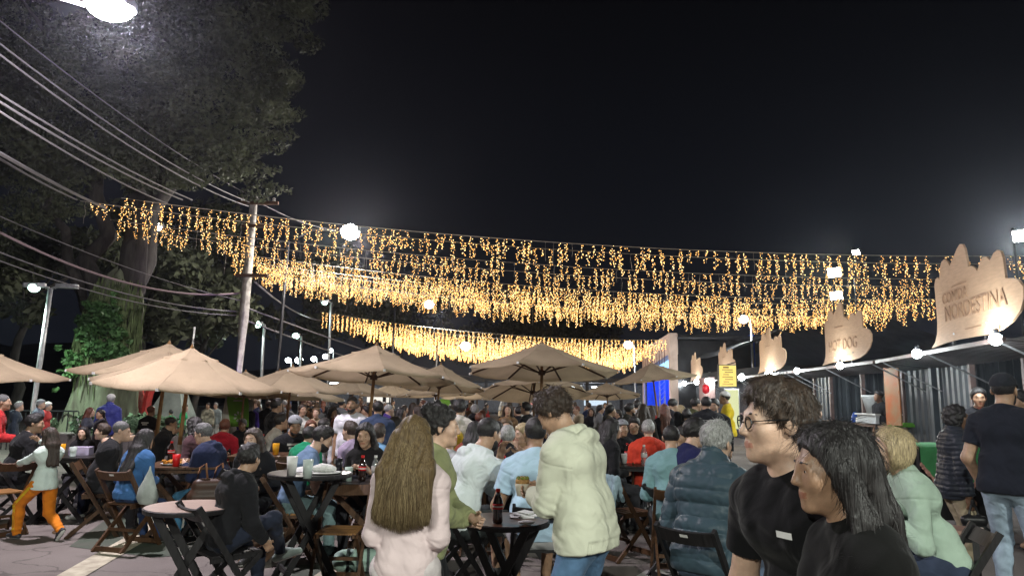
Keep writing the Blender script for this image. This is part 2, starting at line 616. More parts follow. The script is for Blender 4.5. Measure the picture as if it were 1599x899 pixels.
ORD = ['first', 'second', 'third', 'fourth', 'fifth', 'sixth', 'seventh', 'eighth', 'ninth', 'tenth']
near_rows = [(17.0, -9.75, 6.35, 16.4, 5.15), (17.7, -11.2, 6.45, 17.0, 5.05), (20.3, -11.9, 6.6, 19.6, 5.1), (21.1, -11.4, 6.45, 20.3, 5.0), (23.8, -10.0, 6.4, 23.0, 5.0),
             (24.6, -9.8, 6.25, 23.8, 4.95), (26.4, -9.9, 6.4, 25.5, 4.95), (27.8, -9.8, 6.3, 27.0, 4.9), (29.2, -9.9, 6.45, 28.4, 5.05)]
for i, (yl, xl, zl, yr, zr) in enumerate(near_rows):
    curtain((xl, yl, zl), (14.0, yr, zr), 0.48, '%s row of gold fairy lights from the top in the near group' % ORD[i], 0.0125 if i < 4 else 0.0150,
            dens=0.90, gap=0.20 if i < 2 else (0.17 if i < 4 else 0.125), lmin=0.30 if i < 4 else 0.35, lmax=0.60 if i < 4 else 0.80)
for i in range(9):
    yl = 36.6 + i * 2.9
    curtain((-10.0 + 0.12 * i, yl, 5.85), (8.0 + 0.25 * i, yl - 0.6, 4.6), 0.42, '%s row of gold fairy lights from the top in the far group' % ORD[i], 0.0195 + 0.0015 * i,
            gap=0.19, lmin=0.45, lmax=0.95, group='far curtains of fairy lights')

# ------------------------------------------------------------------ parasols
canvas = mat('parasol_canvas', (0.47, 0.37, 0.25), rough=0.9, var=0.10, scale=1.6, detail=8, bump=0.25, bscale=160, trans=0.38, object_var=0.10, fold=0.35)
wood_y = mat('parasol_wood', (0.22, 0.12, 0.045), rough=0.55, var=0.2, scale=3, stretch=(30, 30, 2))
wood_d = mat('rib_wood', (0.09, 0.05, 0.03), rough=0.6, var=0.2, scale=3)
white_pl = mat('white_plastic', (0.62, 0.62, 0.60), rough=0.4, var=0.05)
base_conc = mat('base_concrete', (0.20, 0.19, 0.18), rough=0.9, var=0.15, scale=14)


def make_parasol():
    root = empty('parasol')
    R, zr, za = 1.35, 0.0, 0.52
    # local z=0 at the rim; whole canopy group is scaled per copy through the root
    nR, nT = 8, 6

    def panel(R, z0, z1, r0, dip, name, m):
        vs, fs = [], []
        a0 = math.pi / 8
        for i in range(nR + 1):
            f = i / nR
            r = r0 + (R - r0) * f
            for j in range(nT + 1):
                t = -a0 + 2 * a0 * j / nT
                rr = r * math.cos(a0) / math.cos(t)
                sgx = math.sin(math.pi * j / nT)
                z = z1 + (z0 - z1) * f ** 1.06 - 0.035 * sgx * f - 0.03 * math.sin(math.pi * f) + 0.006 * math.sin(j * 2.3 + i)
                if i == nR:
                    rr -= dip * sgx
                vs.append((rr * math.cos(t), rr * math.sin(t), z))
        for i in range(nR):
            for j in range(nT):
                q = i * (nT + 1) + j
                fs.append((q, q + nT + 1, q + nT + 2, q + 1))
        # narrow hem turned down
        o = len(vs)
        for j in range(nT + 1):
            p = vs[nR * (nT + 1) + j]
            vs.append((p[0] * 0.995, p[1] * 0.995, p[2] - 0.035))
        for j in range(nT):
            q = nR * (nT + 1) + j
            fs.append((q, o + j, o + j + 1, q + 1))
        return MB().add(vs, fs).mesh(name, m, True)

    pm = panel(R, zr, za, 0.13, 0.03, 'canopy_panel', canvas)
    vm = panel(0.40, za - 0.10, za + 0.07, 0.02, 0.02, 'vent_flap', canvas)
    rib = MB().bar((0.05, 0, za - 0.06), (R * 0.985, 0, zr - 0.02), 0.022, 0.03).mesh('rib', wood_d)
    cap = MB().box((R * 0.985, 0, zr - 0.02), (0.06, 0.035, 0.04)).mesh('rib_cap', white_pl)
    strut = MB().bar((0.04, 0, zr - 0.03), (R * 0.5, 0, zr + 0.22), 0.018, 0.022).mesh('strut', wood_d)
    for k in range(8):
        a = k * math.pi / 4
        put('canopy_panel', pm, root, rot=(0, 0, a + math.pi / 8))
        put('vent_flap', vm, root, rot=(0, 0, a + math.pi / 8))
        r_ = put('rib', rib, root, rot=(0, 0, a))
        put('rib_cap', cap, r_)
        put('strut', strut, root, rot=(0, 0, a))
    MB().lathe([(0.028, -2.4), (0.028, -1.0), (0.03, -0.9), (0.026, 0), (0.02, za + 0.06), (0.03, za + 0.08), (0.0, za + 0.15)], 10).build('pole', wood_y, root, smooth=True)
    MB().lathe([(0.06, -0.07), (0.065, 0.0), (0.04, 0.03)], 10).build('hub', wood_d, root, smooth=True)
    MB().lathe([(0.034, -2.4), (0.034, -1.25), (0.03, -1.24)], 10).build('pole_sleeve', metal_grey, root, smooth=True)
    return root


# (apex u, v), (left u, right u), rim v, distance, tilt degrees (right tip down), toward-viewer tilt, label
PAR = [((284, 547), (150, 435), 600, 10.6, 4, -3, 'large tan parasol on a yellow slanted pole above the man with glasses'),
       ((252, 553), (125, 390), 586, 12.2, 3, -2, 'pinkish parasol close behind the large one by the tree trunk'),
       ((-42, 556), (-180, 88), 588, 10.8, 0, -2, 'parasol cut off by the left edge of the picture'),
       ((378, 582), (300, 462), 614, 14.2, 1, 4, 'small low parasol in front of the green banner'),
       ((453, 574), (362, 545), 606, 13.4, 2, -3, 'tan parasol over the seated man with the cap, right of the green banner'),
       ((430, 590), (330, 536), 618, 15.5, 3, 0, 'pale parasol tucked under the one right of the green banner'),
       ((582, 543), (455, 713), 587, 10.8, 4, 3, 'big brown parasol in the middle left on a long bare pole'),
       ((690, 571), (612, 760), 603, 14.0, 5, 4, 'brown parasol behind the right half of the big middle left one'),
       ((545, 590), (490, 612), 613, 18.5, 2, 0, 'small far parasol behind the man in the white t-shirt'),
       ((607, 599), (560, 665), 618, 21.0, 1, 0, 'small far parasol behind the man in the navy jacket'),
       ((672, 597), (618, 742), 616, 19.0, -3, 2, 'far parasol with one white lit side over the crowd'),
       ((845, 545), (725, 967), 580, 11.4, 3, 4, 'large olive tan parasol in the centre, above the man in the pale hoodie'),
       ((805, 588), (742, 925), 612, 14.8, 0, 10, 'parasol tilted back to show its ribbed underside, below the large centre one'),
       ((948, 600), (893, 1003), 618, 19.0, 0, 6, 'dark underside parasol left of the blue stage'),
       ((1004, 573), (952, 1088), 592, 14.5, -7, 3, 'parasol tipped up to the right in front of the blue stage'),
       ((740, 608), (690, 800), 622, 24.0, 0, 0, 'farthest pale parasol over the middle of the crowd')]
proto = make_parasol()
used_proto = False
for (au, av), (lu, ru), rv, Y, tl, tf, lab in PAR:
    c = at((lu + ru) / 2, rv, Y)
    a = at(au, av, Y)
    Rr = (at(ru, rv, Y)[0] - at(lu, rv, Y)[0]) / 2
    k = Rr / 1.35
    h = max(0.25, a[2] - c[2])
    o = proto if not used_proto else clone(proto)
    used_proto = True
    o['label'] = lab
    o['category'] = 'parasol'
    o['group'] = 'tan parasols over the tables'
    o.location = c
    o.scale = (k, k, k * min(1.3, max(0.85, h / (0.55 * k))))
    o.rotation_euler = (math.radians(-tf), math.radians(tl * 0.8), rg.uniform(0, 0.8))
    # pole length so that it reaches the ground, and a heavy base there
    for ch in o.children:
        nm = ch.name.split('.')[0]
        if nm in ('pole', 'pole_sleeve'):
            zs = o.scale[2]
            ch.data = ch.data.copy()
            need = c[2] / math.cos(math.radians(math.hypot(tf, tl * .8))) / zs
            for v in ch.data.vertices:
                if v.co.z < -2.3:
                    v.co.z = -need
                elif v.co.z < -0.5 and nm == 'pole_sleeve':
                    v.co.z = -need + (0.85 / zs)
    bpy.context.view_layer.update()
    foot = o.matrix_world @ Vector((0, 0, -need))
    bmb = MB().lathe([(0.24, 0.0), (0.25, 0.03), (0.23, 0.08), (0.06, 0.10), (0.045, 0.30)], 18, c=(foot.x, foot.y, 0))
    iw = o.matrix_world.inverted()
    bmb.v = [tuple(iw @ Vector(q)) for q in bmb.v]
    bmb.build('base', base_conc, o, smooth=True)

# ------------------------------------------------------------------ tables and chairs
wood_dark = mat('wood_black', (0.016, 0.015, 0.016), rough=0.45, var=0.2, scale=3, stretch=(20, 20, 3))
wood_brown = mat('wood_walnut', (0.085, 0.042, 0.020), rough=0.5, var=0.25, scale=3, stretch=(22, 22, 3), col2=(0.045, 0.022, 0.011))
wood_honey = mat('wood_honey', (0.30, 0.155, 0.055), rough=0.5, var=0.2, scale=3, stretch=(22, 22, 3), col2=(0.17, 0.08, 0.028))
top_pale = mat('table_laminate', (0.48, 0.35, 0.30), rough=0.32, var=0.08, scale=4, stretch=(2, 14, 2), spec=0.5)
top_dark = mat('table_dark_top', (0.11, 0.055, 0.034), rough=0.28, var=0.2, scale=4, stretch=(2, 16, 2), spec=0.55)
top_black = mat('table_black_top', (0.022, 0.020, 0.020), rough=0.35, var=0.15, scale=5)


def round_table(loc, D, h, topm, legm, rz, label):
    root = empty('round_table', (loc[0], loc[1], 0), rz, label, 'table', 'folding tables')
    R = D / 2
    MB().lathe([(0.001, h - 0.004), (R - 0.012, h - 0.004), (R - 0.012, h), (0.0, h + 0.001)][1:] if False else [(R - 0.014, h - 0.003), (R - 0.01, h), (0.0, h + 0.0005)], 40).build('tabletop', topm, root)
    MB().lathe([(R - 0.05, h - 0.035), (R - 0.003, h - 0.035), (R, h - 0.02), (R, h - 0.006), (R - 0.014, h - 0.003)], 40).build('edge_band', legm, root)
    for s in (-1, 1):
        y = s * R * 0.42
        for d, w in ((1, 0.055), (-1, 0.055)):
            MB().bar((-d * R * 0.62, y + (0.026 if d > 0 else -0.026), 0), (d * R * 0.62, y + (0.026 if d > 0 else -0.026), h - 0.036), 0.026, w, side=(0, 1, 0)).build('leg', legm, root)
    for x in (-1, 1):
        MB().bar((x * R * 0.62, -R * 0.42, h - 0.055), (x * R * 0.62, R * 0.42, h - 0.055), 0.03, 0.036, side=(1, 0, 0)).build('top_rail', legm, root)
        MB().bar((x * R * 0.50, -R * 0.42, 0.10), (x * R * 0.50, R * 0.42, 0.10), 0.022, 0.045, side=(1, 0, 0)).build('stretcher', legm, root)
    return root


def square_table(loc, w, d, h, topm, legm, rz, label):
    root = empty('square_table', (loc[0], loc[1], 0), rz, label, 'table', 'folding tables')
    n = 5
    for i in range(n):
        MB().box(((i - (n - 1) / 2) * w / n, 0, h - 0.012), (w / n - 0.008, d, 0.022)).build('plank', topm, root)
    for s in (-1, 1):
        MB().box((0, s * (d / 2 - 0.05), h - 0.045), (w - 0.06, 0.03, 0.04)).build('apron', legm, root)
        for q in (-1, 1):
            MB().bar((q * w * 0.42, s * d * 0.36 + q * 0.02, 0), (-q * w * 0.42, s * d * 0.36 + q * 0.02, h - 0.06), 0.024, 0.05, side=(0, 1, 0)).build('leg', legm, root)
    for q in (-1, 1):
        MB().bar((q * w * 0.40, -d * 0.36, 0.06), (q * w * 0.40, d * 0.36, 0.06), 0.02, 0.045, side=(1, 0, 0)).build('stretcher', legm, root)
    return root


def make_chair(m, seatm=None):
    """folding bar chair, faces +Y, seat at 0.46"""
    seatm = seatm or m
    root = empty('folding_chair')
    w = 0.40
    rail = MB().bar((0, -0.29, 0.82), (0, 0.24, 0.0), 0.024, 0.042, side=(1, 0, 0)).mesh('side_rail', m)
    legm = MB().bar((0, 0.19, 0.44), (0, -0.27, 0.0), 0.022, 0.040, side=(1, 0, 0)).mesh('rear_leg', m)
    srail = MB().bar((0, -0.16, 0.435), (0, 0.22, 0.445), 0.020, 0.035, side=(1, 0, 0)).mesh('seat_rail', m)
    for s in (-1, 1):
        put('side_rail', rail, root, (s * w / 2, 0, 0))
        put('rear_leg', legm, root, (s * (w / 2 - 0.027), 0, 0))
        put('seat_rail', srail, root, (s * (w / 2 - 0.052), 0, 0))
    slat = MB().box((0, 0, 0), (w - 0.07, 0.062, 0.016)).mesh('seat_slat', seatm)
    for k in range(5):
        put('seat_slat', slat, root, (0, -0.13 + k * 0.078, 0.462))
    bs = MB()
    n = 6
    for k in range(n):  # gently curved back slat
        x0, x1 = -w / 2 + w * k / n, -w / 2 + w * (k + 1) / n
        f = lambda x: -0.022 * (1 - (2 * x / w) ** 2)
        bs.add([(x0, f(x0) - .008, -.05), (x1, f(x1) - .008, -.05), (x1, f(x1) - .008, .05), (x0, f(x0) - .008, .05),
                (x0, f(x0) + .008, -.05), (x1, f(x1) + .008, -.05), (x1, f(x1) + .008, .05), (x0, f(x0) + .008, .05)],
               [(0, 1, 2, 3), (5, 4, 7, 6), (3, 2, 6, 7), (1, 0, 4, 5)] + ([(0, 3, 7, 4)] if k == 0 else []) + ([(2, 1, 5, 6)] if k == n - 1 else []))
    bm_ = bs.mesh('back_slat', m)
    put('back_slat', bm_, root, (0, -0.262, 0.765), (math.radians(32), 0, 0))
    MB().box((0.0, -0.297, 0.768), (0.055, 0.004, 0.022), Matrix.Rotation(math.radians(32), 3, 'X')).build('maker_plate', white_pl, root)
    for (y, z) in ((0.215, 0.045), (-0.245, 0.03)):
        MB().box((0, y, z), (w - 0.03 if y > 0 else w - 0.08, 0.02, 0.05)).build('crossbar', m, root)
    MB().box((0, -0.10, 0.20), (w - 0.08, 0.018, 0.03)).build('brace', m, root)
    return root


CH = {'black': make_chair(wood_dark), 'walnut': make_chair(wood_brown), 'honey': make_chair(wood_brown, wood_honey)}
CH_used = set()


def chair(kind, x, y, yaw, label, s=1.0):
    o = CH[kind] if kind not in CH_used else clone(CH[kind])
    CH_used.add(kind)
    o.location = (x, y, 0)
    o.rotation_euler = (0, 0, -math.radians(yaw))
    tag(o, label, 'chair', 'folding wooden chairs')
    return o


def tpos(u, v, h=0.75):
    p = on_z(u, v, h)
    return p[0], p[1]


TA = tpos(299, 789, 0.78)
round_table(TA, 0.66, 0.78, top_pale, wood_dark, 0.25, 'round pale topped table standing empty in the left foreground')
TB = tpos(789, 810, 0.78)
round_table(TB, 0.62, 0.78, top_dark, wood_dark, -0.35, 'round dark table with one cola bottle between the standing people')
TC = tpos(485, 737, 0.92)
round_table(TC, 0.74, 0.92, top_black, wood_dark, 0.5, 'tall round black table crowded with cups and a wrapped white parcel')
TD = (at(582, 742, 7.0)[0], 7.1)
square_table(TD, 0.9, 0.75, 0.80, top_black, wood_brown, 0.05, 'dark square table with two cola bottles and a pale cup')
TE = tpos(290, 712, 0.78)
TE = (at(292, 712, 8.3)[0], 8.3)
square_table(TE, 0.8, 0.8, 0.80, wood_brown, wood_brown, 0.2, 'brown table between the woman in blue and the man with glasses')
TF = (at(122, 716, 9.3)[0], 9.2)
square_table(TF, 0.75, 0.75, 0.80, top_black, wood_dark, 0.1, 'dark table with a beer cup at the far left')
TG = (at(408, 700, 9.0)[0], 9.2)
square_table(TG, 0.8, 0.7, 0.85, wood_brown, wood_brown, 0.1, 'reddish brown table behind the boy in the black hood')
TH_ = (at(985, 700, 9.0)[0], 9.2)
square_table(TH_, 0.8, 0.7, 0.80, top_black, wood_dark, -0.1, 'dark table in front of the man in the red hoodie')
TI = (at(808, 712, 7.0)[0] + 0.05, 7.0)
square_table(TI, 0.7, 0.7, 0.80, top_dark, wood_dark, 0.1, 'dark table between the white hoodie and the grey haired man')
TJ = (at(1140, 700, 6.6)[0], 6.6)
square_table(TJ, 0.75, 0.7, 0.80, top_black, wood_dark, 0.3, 'dark table beyond the old man in the puffer jacket')

chair('walnut', *(at(206, 770, 7.7)[:2]), 15, 'brown chair holding the woman in blue, a carrier bag on its back')
chair('honey', at(556, 760, 6.9)[0], 6.35, 178, 'empty honey coloured chair pushed under the square table with cola bottles')
chair('walnut', at(978, 740, 7.6)[0], 7.6, 60, 'empty brown chair with a pale blue jacket thrown over its back')
chair('honey', at(8, 740, 8.3)[0], 8.3, -60, 'brown chair cut by the left edge beside the child')
chair('black', at(305, 745, 7.7)[0] + 0.1, 7.9, -75, 'dark chair under the man with glasses and navy hoodie')
# ------------------------------------------------------------------ container food stalls
steel_dk = mat('container_steel', (0.045, 0.056, 0.064), rough=0.5, var=0.2, scale=3, stretch=(1, 1, 0.4), spec=0.4, bump=0.1, bscale=20)
steel_lt = mat('container_inside', (0.22, 0.27, 0.29), rough=0.5, var=0.12, scale=3)
frame_br = mat('stall_frame', (0.105, 0.068, 0.060), rough=0.5, var=0.15, scale=5)
awn_m = mat('awning_sheet', (0.050, 0.045, 0.044), rough=0.5, var=0.15, scale=3)
counter_m = mat('counter_wood', (0.20, 0.125, 0.085), rough=0.45, var=0.2, scale=3, stretch=(2, 14, 14))
sign_m = mat('sign_board', (0.54, 0.36, 0.225), rough=0.75, var=0.06, scale=3, stretch=(2, 2, 12), bump=0.1, bscale=40)
sign_t = mat('sign_print', (0.37, 0.225, 0.130), rough=0.8, var=0.05)
bulb_lamp = emat('stall_bulb', (0.92, 0.99, 1.0), 45)
strut_m = mat('strut_steel', (0.30, 0.31, 0.32), rough=0.35, metal=0.7, var=0.1)
OUT = [(0, .02), (.05, .07), (.085, .16), (.10, .28), (.10, .70), (.115, .75), (.145, .77), (.17, .74), (.19, .86), (.215, .915), (.25, .925), (.285, .89), (.31, .83), (.36, .90), (.41, .97), (.445, 1.0),
       (.475, .985), (.495, .93), (.515, .74), (.55, .735), (.585, .70), (.605, .66), (.635, .73), (.67, .77), (.70, .76), (.735, .71), (.77, .76), (.805, .775), (.835, .75), (.85, .68), (.855, .50), (.90, .485),
       (.955, .45), (.99, .38), (.985, .28), (.95, .19), (.88, .115), (.78, .065), (.66, .045), (.5, .05), (.34, .055), (.18, .045)]


def corrugated(x0, x1, y, z0, z1, pitch=0.26, depth=0.045, th=0.0):
    """corrugated sheet in the plane y, facing -y"""
    mb = MB()
    xs = []
    x = x0
    k = 0
    prof = [(0.0, 0), (0.30, 0), (0.42, 1), (0.72, 1), (0.84, 0)]
    pts = []
    while x < x1:
        for f, d in prof:
            xx = x + f * pitch
            if xx <= x1:
                pts.append((xx, y + d * depth))
        x += pitch
    pts.append((x1, y))
    vs = [(p[0], p[1], z0) for p in pts] + [(p[0], p[1], z1) for p in pts]
    n = len(pts)
    mb.add(vs, [(i, i + 1, n + i + 1, n + i) for i in range(n - 1)])
    return mb


def text(body, size, loc, parent, m, name='lettering', rot=(math.pi / 2, 0, 0), align='CENTER', shear=0, sx=1.0, ext=0.004):
    cu = bpy.data.curves.new(name, 'FONT')
    cu.body = body
    cu.size = size
    cu.extrude = ext
    cu.align_x = align
    cu.align_y = 'CENTER'
    cu.resolution_u = 3
    cu.materials.append(m)
    tmp = bpy.data.objects.new('tmp', cu)
    C.objects.link(tmp)
    bpy.context.view_layer.update()
    me = bpy.data.meshes.new_from_object(tmp.evaluated_get(bpy.context.evaluated_depsgraph_get()))
    bpy.data.objects.remove(tmp)
    o = put(name, me)
    o.location = loc
    o.rotation_euler = rot
    o.scale = (sx, 1, 1)
    o.parent = parent
    return o


def stall(pa, pb, label, sign_lines, interior='grey', side=True, bulbs=(0.2, 0.8), bulb_power=110, detail=True, solid=(0.0, 0.22), sign_w=3.15, sign_dx=1.4):
    """container between awning-front points pa (near) and pb (far); local x runs from the far end to the near end, front faces -y"""
    pa, pb = Vector((pa[0], pa[1], 0)), Vector((pb[0], pb[1], 0))
    L = (pa - pb).length - 0.12
    d = (pa - pb).normalized()
    rz = math.atan2(d.y, d.x)
    root = empty('food_stall', pb, rz, label, 'food stall', 'container food stalls along the street')
    aw = 1.15                     # awning depth; the container front is at y = aw
    y0, y1, Hc = aw, aw + 2.4, 2.62
    # frame
    fr = MB()
    for x in (0.06, L - 0.06):
        for y in (y0 + 0.03, y1):
            fr.box((x, y, Hc / 2), (0.12, 0.14, Hc))
    for z in (0.06, Hc - 0.06):
        fr.box((L / 2, y0 + 0.03, z), (L - 0.25, 0.12, 0.12))
        fr.box((L / 2, y1, z), (L - 0.25, 0.12, 0.12))
    fr.build('frame', steel_dk, root)
    corrugated(0.1, L - 0.1, y1 + 0.02, 0.1, Hc - 0.1).build('back_wall', steel_lt, root)
    for x in (0.02, L - 0.02):
        w = corrugated(y0 + 0.1, y1 - 0.05, 0, 0.1, Hc - 0.1)
        w.v = [(x + (0.0 if x > 1 else 0) + v[1] - 0.02, v[0], v[2]) for v in w.v]
        w.build('side_wall', steel_dk, root)
    MB().box((L / 2, (y0 + y1) / 2, Hc + 0.012), (L, y1 - y0 + 0.12, 0.02)).build('roof', steel_dk, root)
    MB().box((L / 2, (y0 + y1) / 2, 0.09), (L - 0.2, y1 - y0 - 0.1, 0.06)).build('floor', frame_br, root)
    # front: solid corrugated parts and the serving hatch
    hx0, hx1 = solid[0] * L + 0.12, (1 - solid[1]) * L - 0.12
    if solid[0] > 0:
        corrugated(0.13, hx0, y0, 0.1, Hc - 0.12).build('front_wall', steel_dk, root)
    if solid[1] > 0:
        corrugated(hx1, L - 0.13, y0, 0.1, Hc - 0.12).build('front_wall', steel_dk, root)
    corrugated(hx0 + 0.04, hx1 - 0.04, y0 + 0.02, 0.1, 1.0).build('hatch_apron', steel_dk, root)
    for x in (hx0, hx0 + (hx1 - hx0) * 0.5, hx1):
        MB().box((x, y0 - 0.01, 1.25), (0.09, 0.09, 2.3)).build('hatch_post', frame_br, root)
    MB().box(((hx0 + hx1) / 2, y0 - 0.16, 1.06), (hx1 - hx0 - 0.12, 0.42, 0.05)).build('counter', counter_m, root)
    # awning: the raised hatch flap, a ribbed sheet
    al = corrugated(0.02, L - 0.02, 0, 0, aw + 0.02, pitch=0.2, depth=0.03)
    R = Matrix.Rotation(math.radians(-84), 3, 'X')
    al.v = [tuple(R @ Vector((v[0], v[1], v[2])) + Vector((0, aw, 2.34))) for v in al.v]
    zf = 2.34 + aw * math.cos(math.radians(84)) * 1.0
    al.v = [(v[0], aw - (v[1] - aw) if v[1] > aw else v[1], v[2]) for v in al.v]
    al.build('awning', awn_m, root)
    MB().box((L / 2, 0.0, zf - 0.02), (L - 0.02, 0.05, 0.06)).build('awning_bar', frame_br, root)
    for x in (0.25, L / 2, L - 0.25):
        MB().bar((x, 0.06, zf - 0.05), (x - 0.0, aw - 0.05, 1.85), 0.022, 0.022).build('strut', strut_m, root)
    # inside
    if interior == 'yellow':
        im = emat('stall_lit_panel', (1.0, 0.86, 0.28), 2.2)
        MB().box((L * 0.5, y1 - 0.12, 1.75), (L - 1.2, 0.05, 1.1)).build('lit_panel', im, root)
        ym = mat('menu_yellow', (0.65, 0.48, 0.05), rough=0.5)
        for k in range(3):
            MB().box((L * (0.3 + 0.2 * k), y0 + 0.5, 2.15), (0.75, 0.03, 0.5)).build('menu_board', ym, root)
        point_light('stall_light', (L / 2, y0 + 0.9, 2.3), 60, (1, 0.88, 0.5), 0.2, root)
    else:
        sh = MB()
        for z in (1.35, 1.75, 2.1):
            sh.box((L * 0.62, y1 - 0.22, z), (L * 0.45, 0.32, 0.03))
        sh.build('shelf', steel_lt, root)
        MB().box((L * 0.30, y1 - 0.4, 0.95), (0.75, 0.65, 1.75)).build('fridge', mat('fridge_white', (0.45, 0.47, 0.48), rough=0.35), root)
        MB().tube([(L / 2 - 0.6, y0 + 0.8, 2.49), (L / 2 + 0.6, y0 + 0.8, 2.49)], 0.02, 8).build('tube_lamp', emat('assumed_stall_tube', (0.9, 0.97, 1.0), 8), root)  # assumed tube lamp, added as a source for the lit inside
        point_light('stall_light', (L / 2, y0 + 0.8, 2.42), 26, (0.9, 0.97, 1), 0.2, root)
    # bulbs on the awning bar
    for f in bulbs:
        b = MB().ball((L * f, -0.04, zf - 0.01), 0.08 if detail else 0.12, 12, 9)
        bo = b.build('bulb', bulb_lamp, root, smooth=True)
        MB().lathe([(0.03, 0.0), (0.035, 0.06), (0.02, 0.08)], 8, c=(L * f, -0.03, zf + 0.05)).build('socket', metal_dark, bo)
        point_light('bulb_light', (L * f, -0.26, zf - 0.10), bulb_power * 0.75, (0.90, 0.98, 1.0), 0.10, root)
    # the flame shaped board above the awning
    if sign_lines is not None:
        sx = L / 2 - sign_w / 2 + sign_dx
        sg_ = empty('sign_board', (0, 0, 0))
        sg_.parent = None
        sg_.location = root.matrix_basis @ Vector((0, 0, 0))
        hgt = 1.46
        poly = [(sx + a * sign_w, 0.02, zf + 0.02 + b * hgt) for a, b in OUT]
        sroot = empty('sign_board', pb, rz)
        bpy.data.objects.remove(sg_)
        MB().prism(poly, (0, 0.03, 0)).build('board', sign_m, sroot)
        for x in (0.25, 0.6):
            MB().bar((sx + x * sign_w, 0.07, zf + 0.02), (sx + x * sign_w, 0.07, zf + 0.9), 0.04, 0.03).build('batten', wood_dark, sroot)
        for (body, size, fx, fz) in sign_lines:
            text(body, size, (sx + fx * sign_w, 0.014, zf + 0.02 + fz * hgt), sroot, sign_t)
        for (fx, fz, w) in ((0.40, 0.60, 0.55), (0.52, 0.14, 0.55)):
            MB().box((sx + fx * sign_w, 0.016, zf + 0.02 + fz * hgt), (w, 0.008, 0.012)).build('printed_rule', sign_t, sroot)
        for (fx, fz) in ((0.30, 0.135), (0.66, 0.17)):
            MB().ball((sx + fx * sign_w, 0.016, zf + fz * hgt), 0.016, 8, 6).build('screw_head', white_pl, sroot)
        return root, sroot
    return root, None


def group_of(o, label, cat, group):
    return tag(o, label, cat, group)


E = [(6.30, 8.9), (7.55, 14.6), (8.15, 20.8), (8.6, 27.0), (9.0, 33.2), (9.4, 39.4)]
st, sg_ = stall(E[0], E[1], 'nearest dark container stall with raised awning at the right edge', [('COMIDA', 0.24, 0.34, 0.50), ('NORDESTINA', 0.335, 0.53, 0.335)], bulbs=(0.45, 0.975), solid=(0.26, 0.0), bulb_power=130, sign_w=3.2, sign_dx=1.85)
tag(sg_, 'flame shaped wooden board reading COMIDA NORDESTINA over the nearest stall', 'sign', 'flame shaped stall signs')
st, sg_ = stall(E[1], E[2], 'second container stall with the hot dog sign and a white tub on its counter', [('HOT DOG', 0.38, 0.46, 0.30)], bulbs=(0.16, 0.70), solid=(0.0, 0.2), bulb_power=120)
tag(sg_, 'flame shaped wooden board reading HOT DOG over the second stall', 'sign', 'flame shaped stall signs')
st, sg_ = stall(E[2], E[3], 'third container stall with a blank looking flame sign, left of hot dog', [], bulbs=(0.15, 0.72), solid=(0.2, 0.15), bulb_power=110, detail=False)
tag(sg_, 'flame shaped board third from the right, its print too faint to read', 'sign', 'flame shaped stall signs')
st, sg_ = stall(E[3], E[4], 'bright yellow lit container stall with a cook in yellow', [], interior='yellow', bulbs=(0.2, 0.75), solid=(0.1, 0.12), bulb_power=100, detail=False)
tag(sg_, 'slim flame shaped board above the yellow lit stall', 'sign', 'flame shaped stall signs')
st, sg_ = stall(E[4], E[5], 'last container stall beside the stage with a red and white banner', [], bulbs=(0.25, 0.8), solid=(0.3, 0.1), bulb_power=90, detail=False)
tag(sg_, 'smallest flame shaped board beside the orange stage pillar', 'sign', 'flame shaped stall signs')
ban = MB().box((0, 0, 0), (1.9, 0.02, 1.1)).build('photo_banner', mat('banner_meat', (0.42, 0.30, 0.28), rough=0.6, scale=1.6, col2=(0.12, 0.035, 0.03), detail=3), None, (8.95, 32.4, 2.05), (0, 0, math.radians(-84)))
tag(ban, 'printed food banner hanging under the awning of the last stall', 'banner')
rl = MB().ball((0, 0, 0), 0.16, 12, 8, sc=(1, 1, 1.3)).build('red_balloon', mat('balloon_red', (0.55, 0.02, 0.03), rough=0.25), None, tuple(at(1102, 607, 30)), smooth=True)
tag(rl, 'red balloon hanging under the bulbs near the yellow stall', 'balloon')

pr_ = empty('light_box_sign', tuple(at(1136, 605, 25.5)), 0, 'glowing yellow light box sign hanging at the bright stall', 'sign')
MB().box((0, 0, 0.42), (0.66, 0.14, 0.80)).build('box_frame', metal_dark, pr_)
MB().box((0, -0.075, 0.42), (0.60, 0.02, 0.74)).build('lit_face', emat('yellow_face', (1.0, 0.80, 0.22), 1.1), pr_)
for k in range(8):
    MB().box((-0.06 + 0.05 * (k % 3), -0.088, 0.72 - 0.085 * k), (0.20 + 0.09 * ((k * 5) % 3), 0.006, 0.026 if k else 0.05)).build('printed_line', mat('print_brown', (0.12, 0.05, 0.02)), pr_)
MB().bar((0, 0.0, 0.82), (0.6, 0.0, 1.0), 0.03, 0.03).build('bracket', metal_dark, pr_)
point_light('sign_glow', (-0.1, -0.5, 0.1), 45, (1.0, 0.82, 0.35), 0.2, pr_)
lp_ = empty('stall_glow_panel', tuple(at(1144, 664, 26.5)), 0, 'added pale glowing panel for the lit stall inside behind the cook in yellow', 'panel')  # added glowing panel, stands in for the lit inside of the stall
MB().box((0, 0, 0.6), (0.55, 0.08, 1.5)).build('panel_case', metal_grey, lp_)
MB().box((0, -0.045, 0.6), (0.47, 0.02, 1.42)).build('lit_face', emat('panel_pale', (0.95, 1.0, 0.55), 0.8), lp_)
# things on the counters
t2 = at(1328, 660, 18.0)
tub_m = mat('tub_plastic', (0.55, 0.58, 0.58), rough=0.35, var=0.05, trans=0.3)


def on_counter(u, Y):
    d = ray(u, 640)
    return d[0] * (Y / d[1])


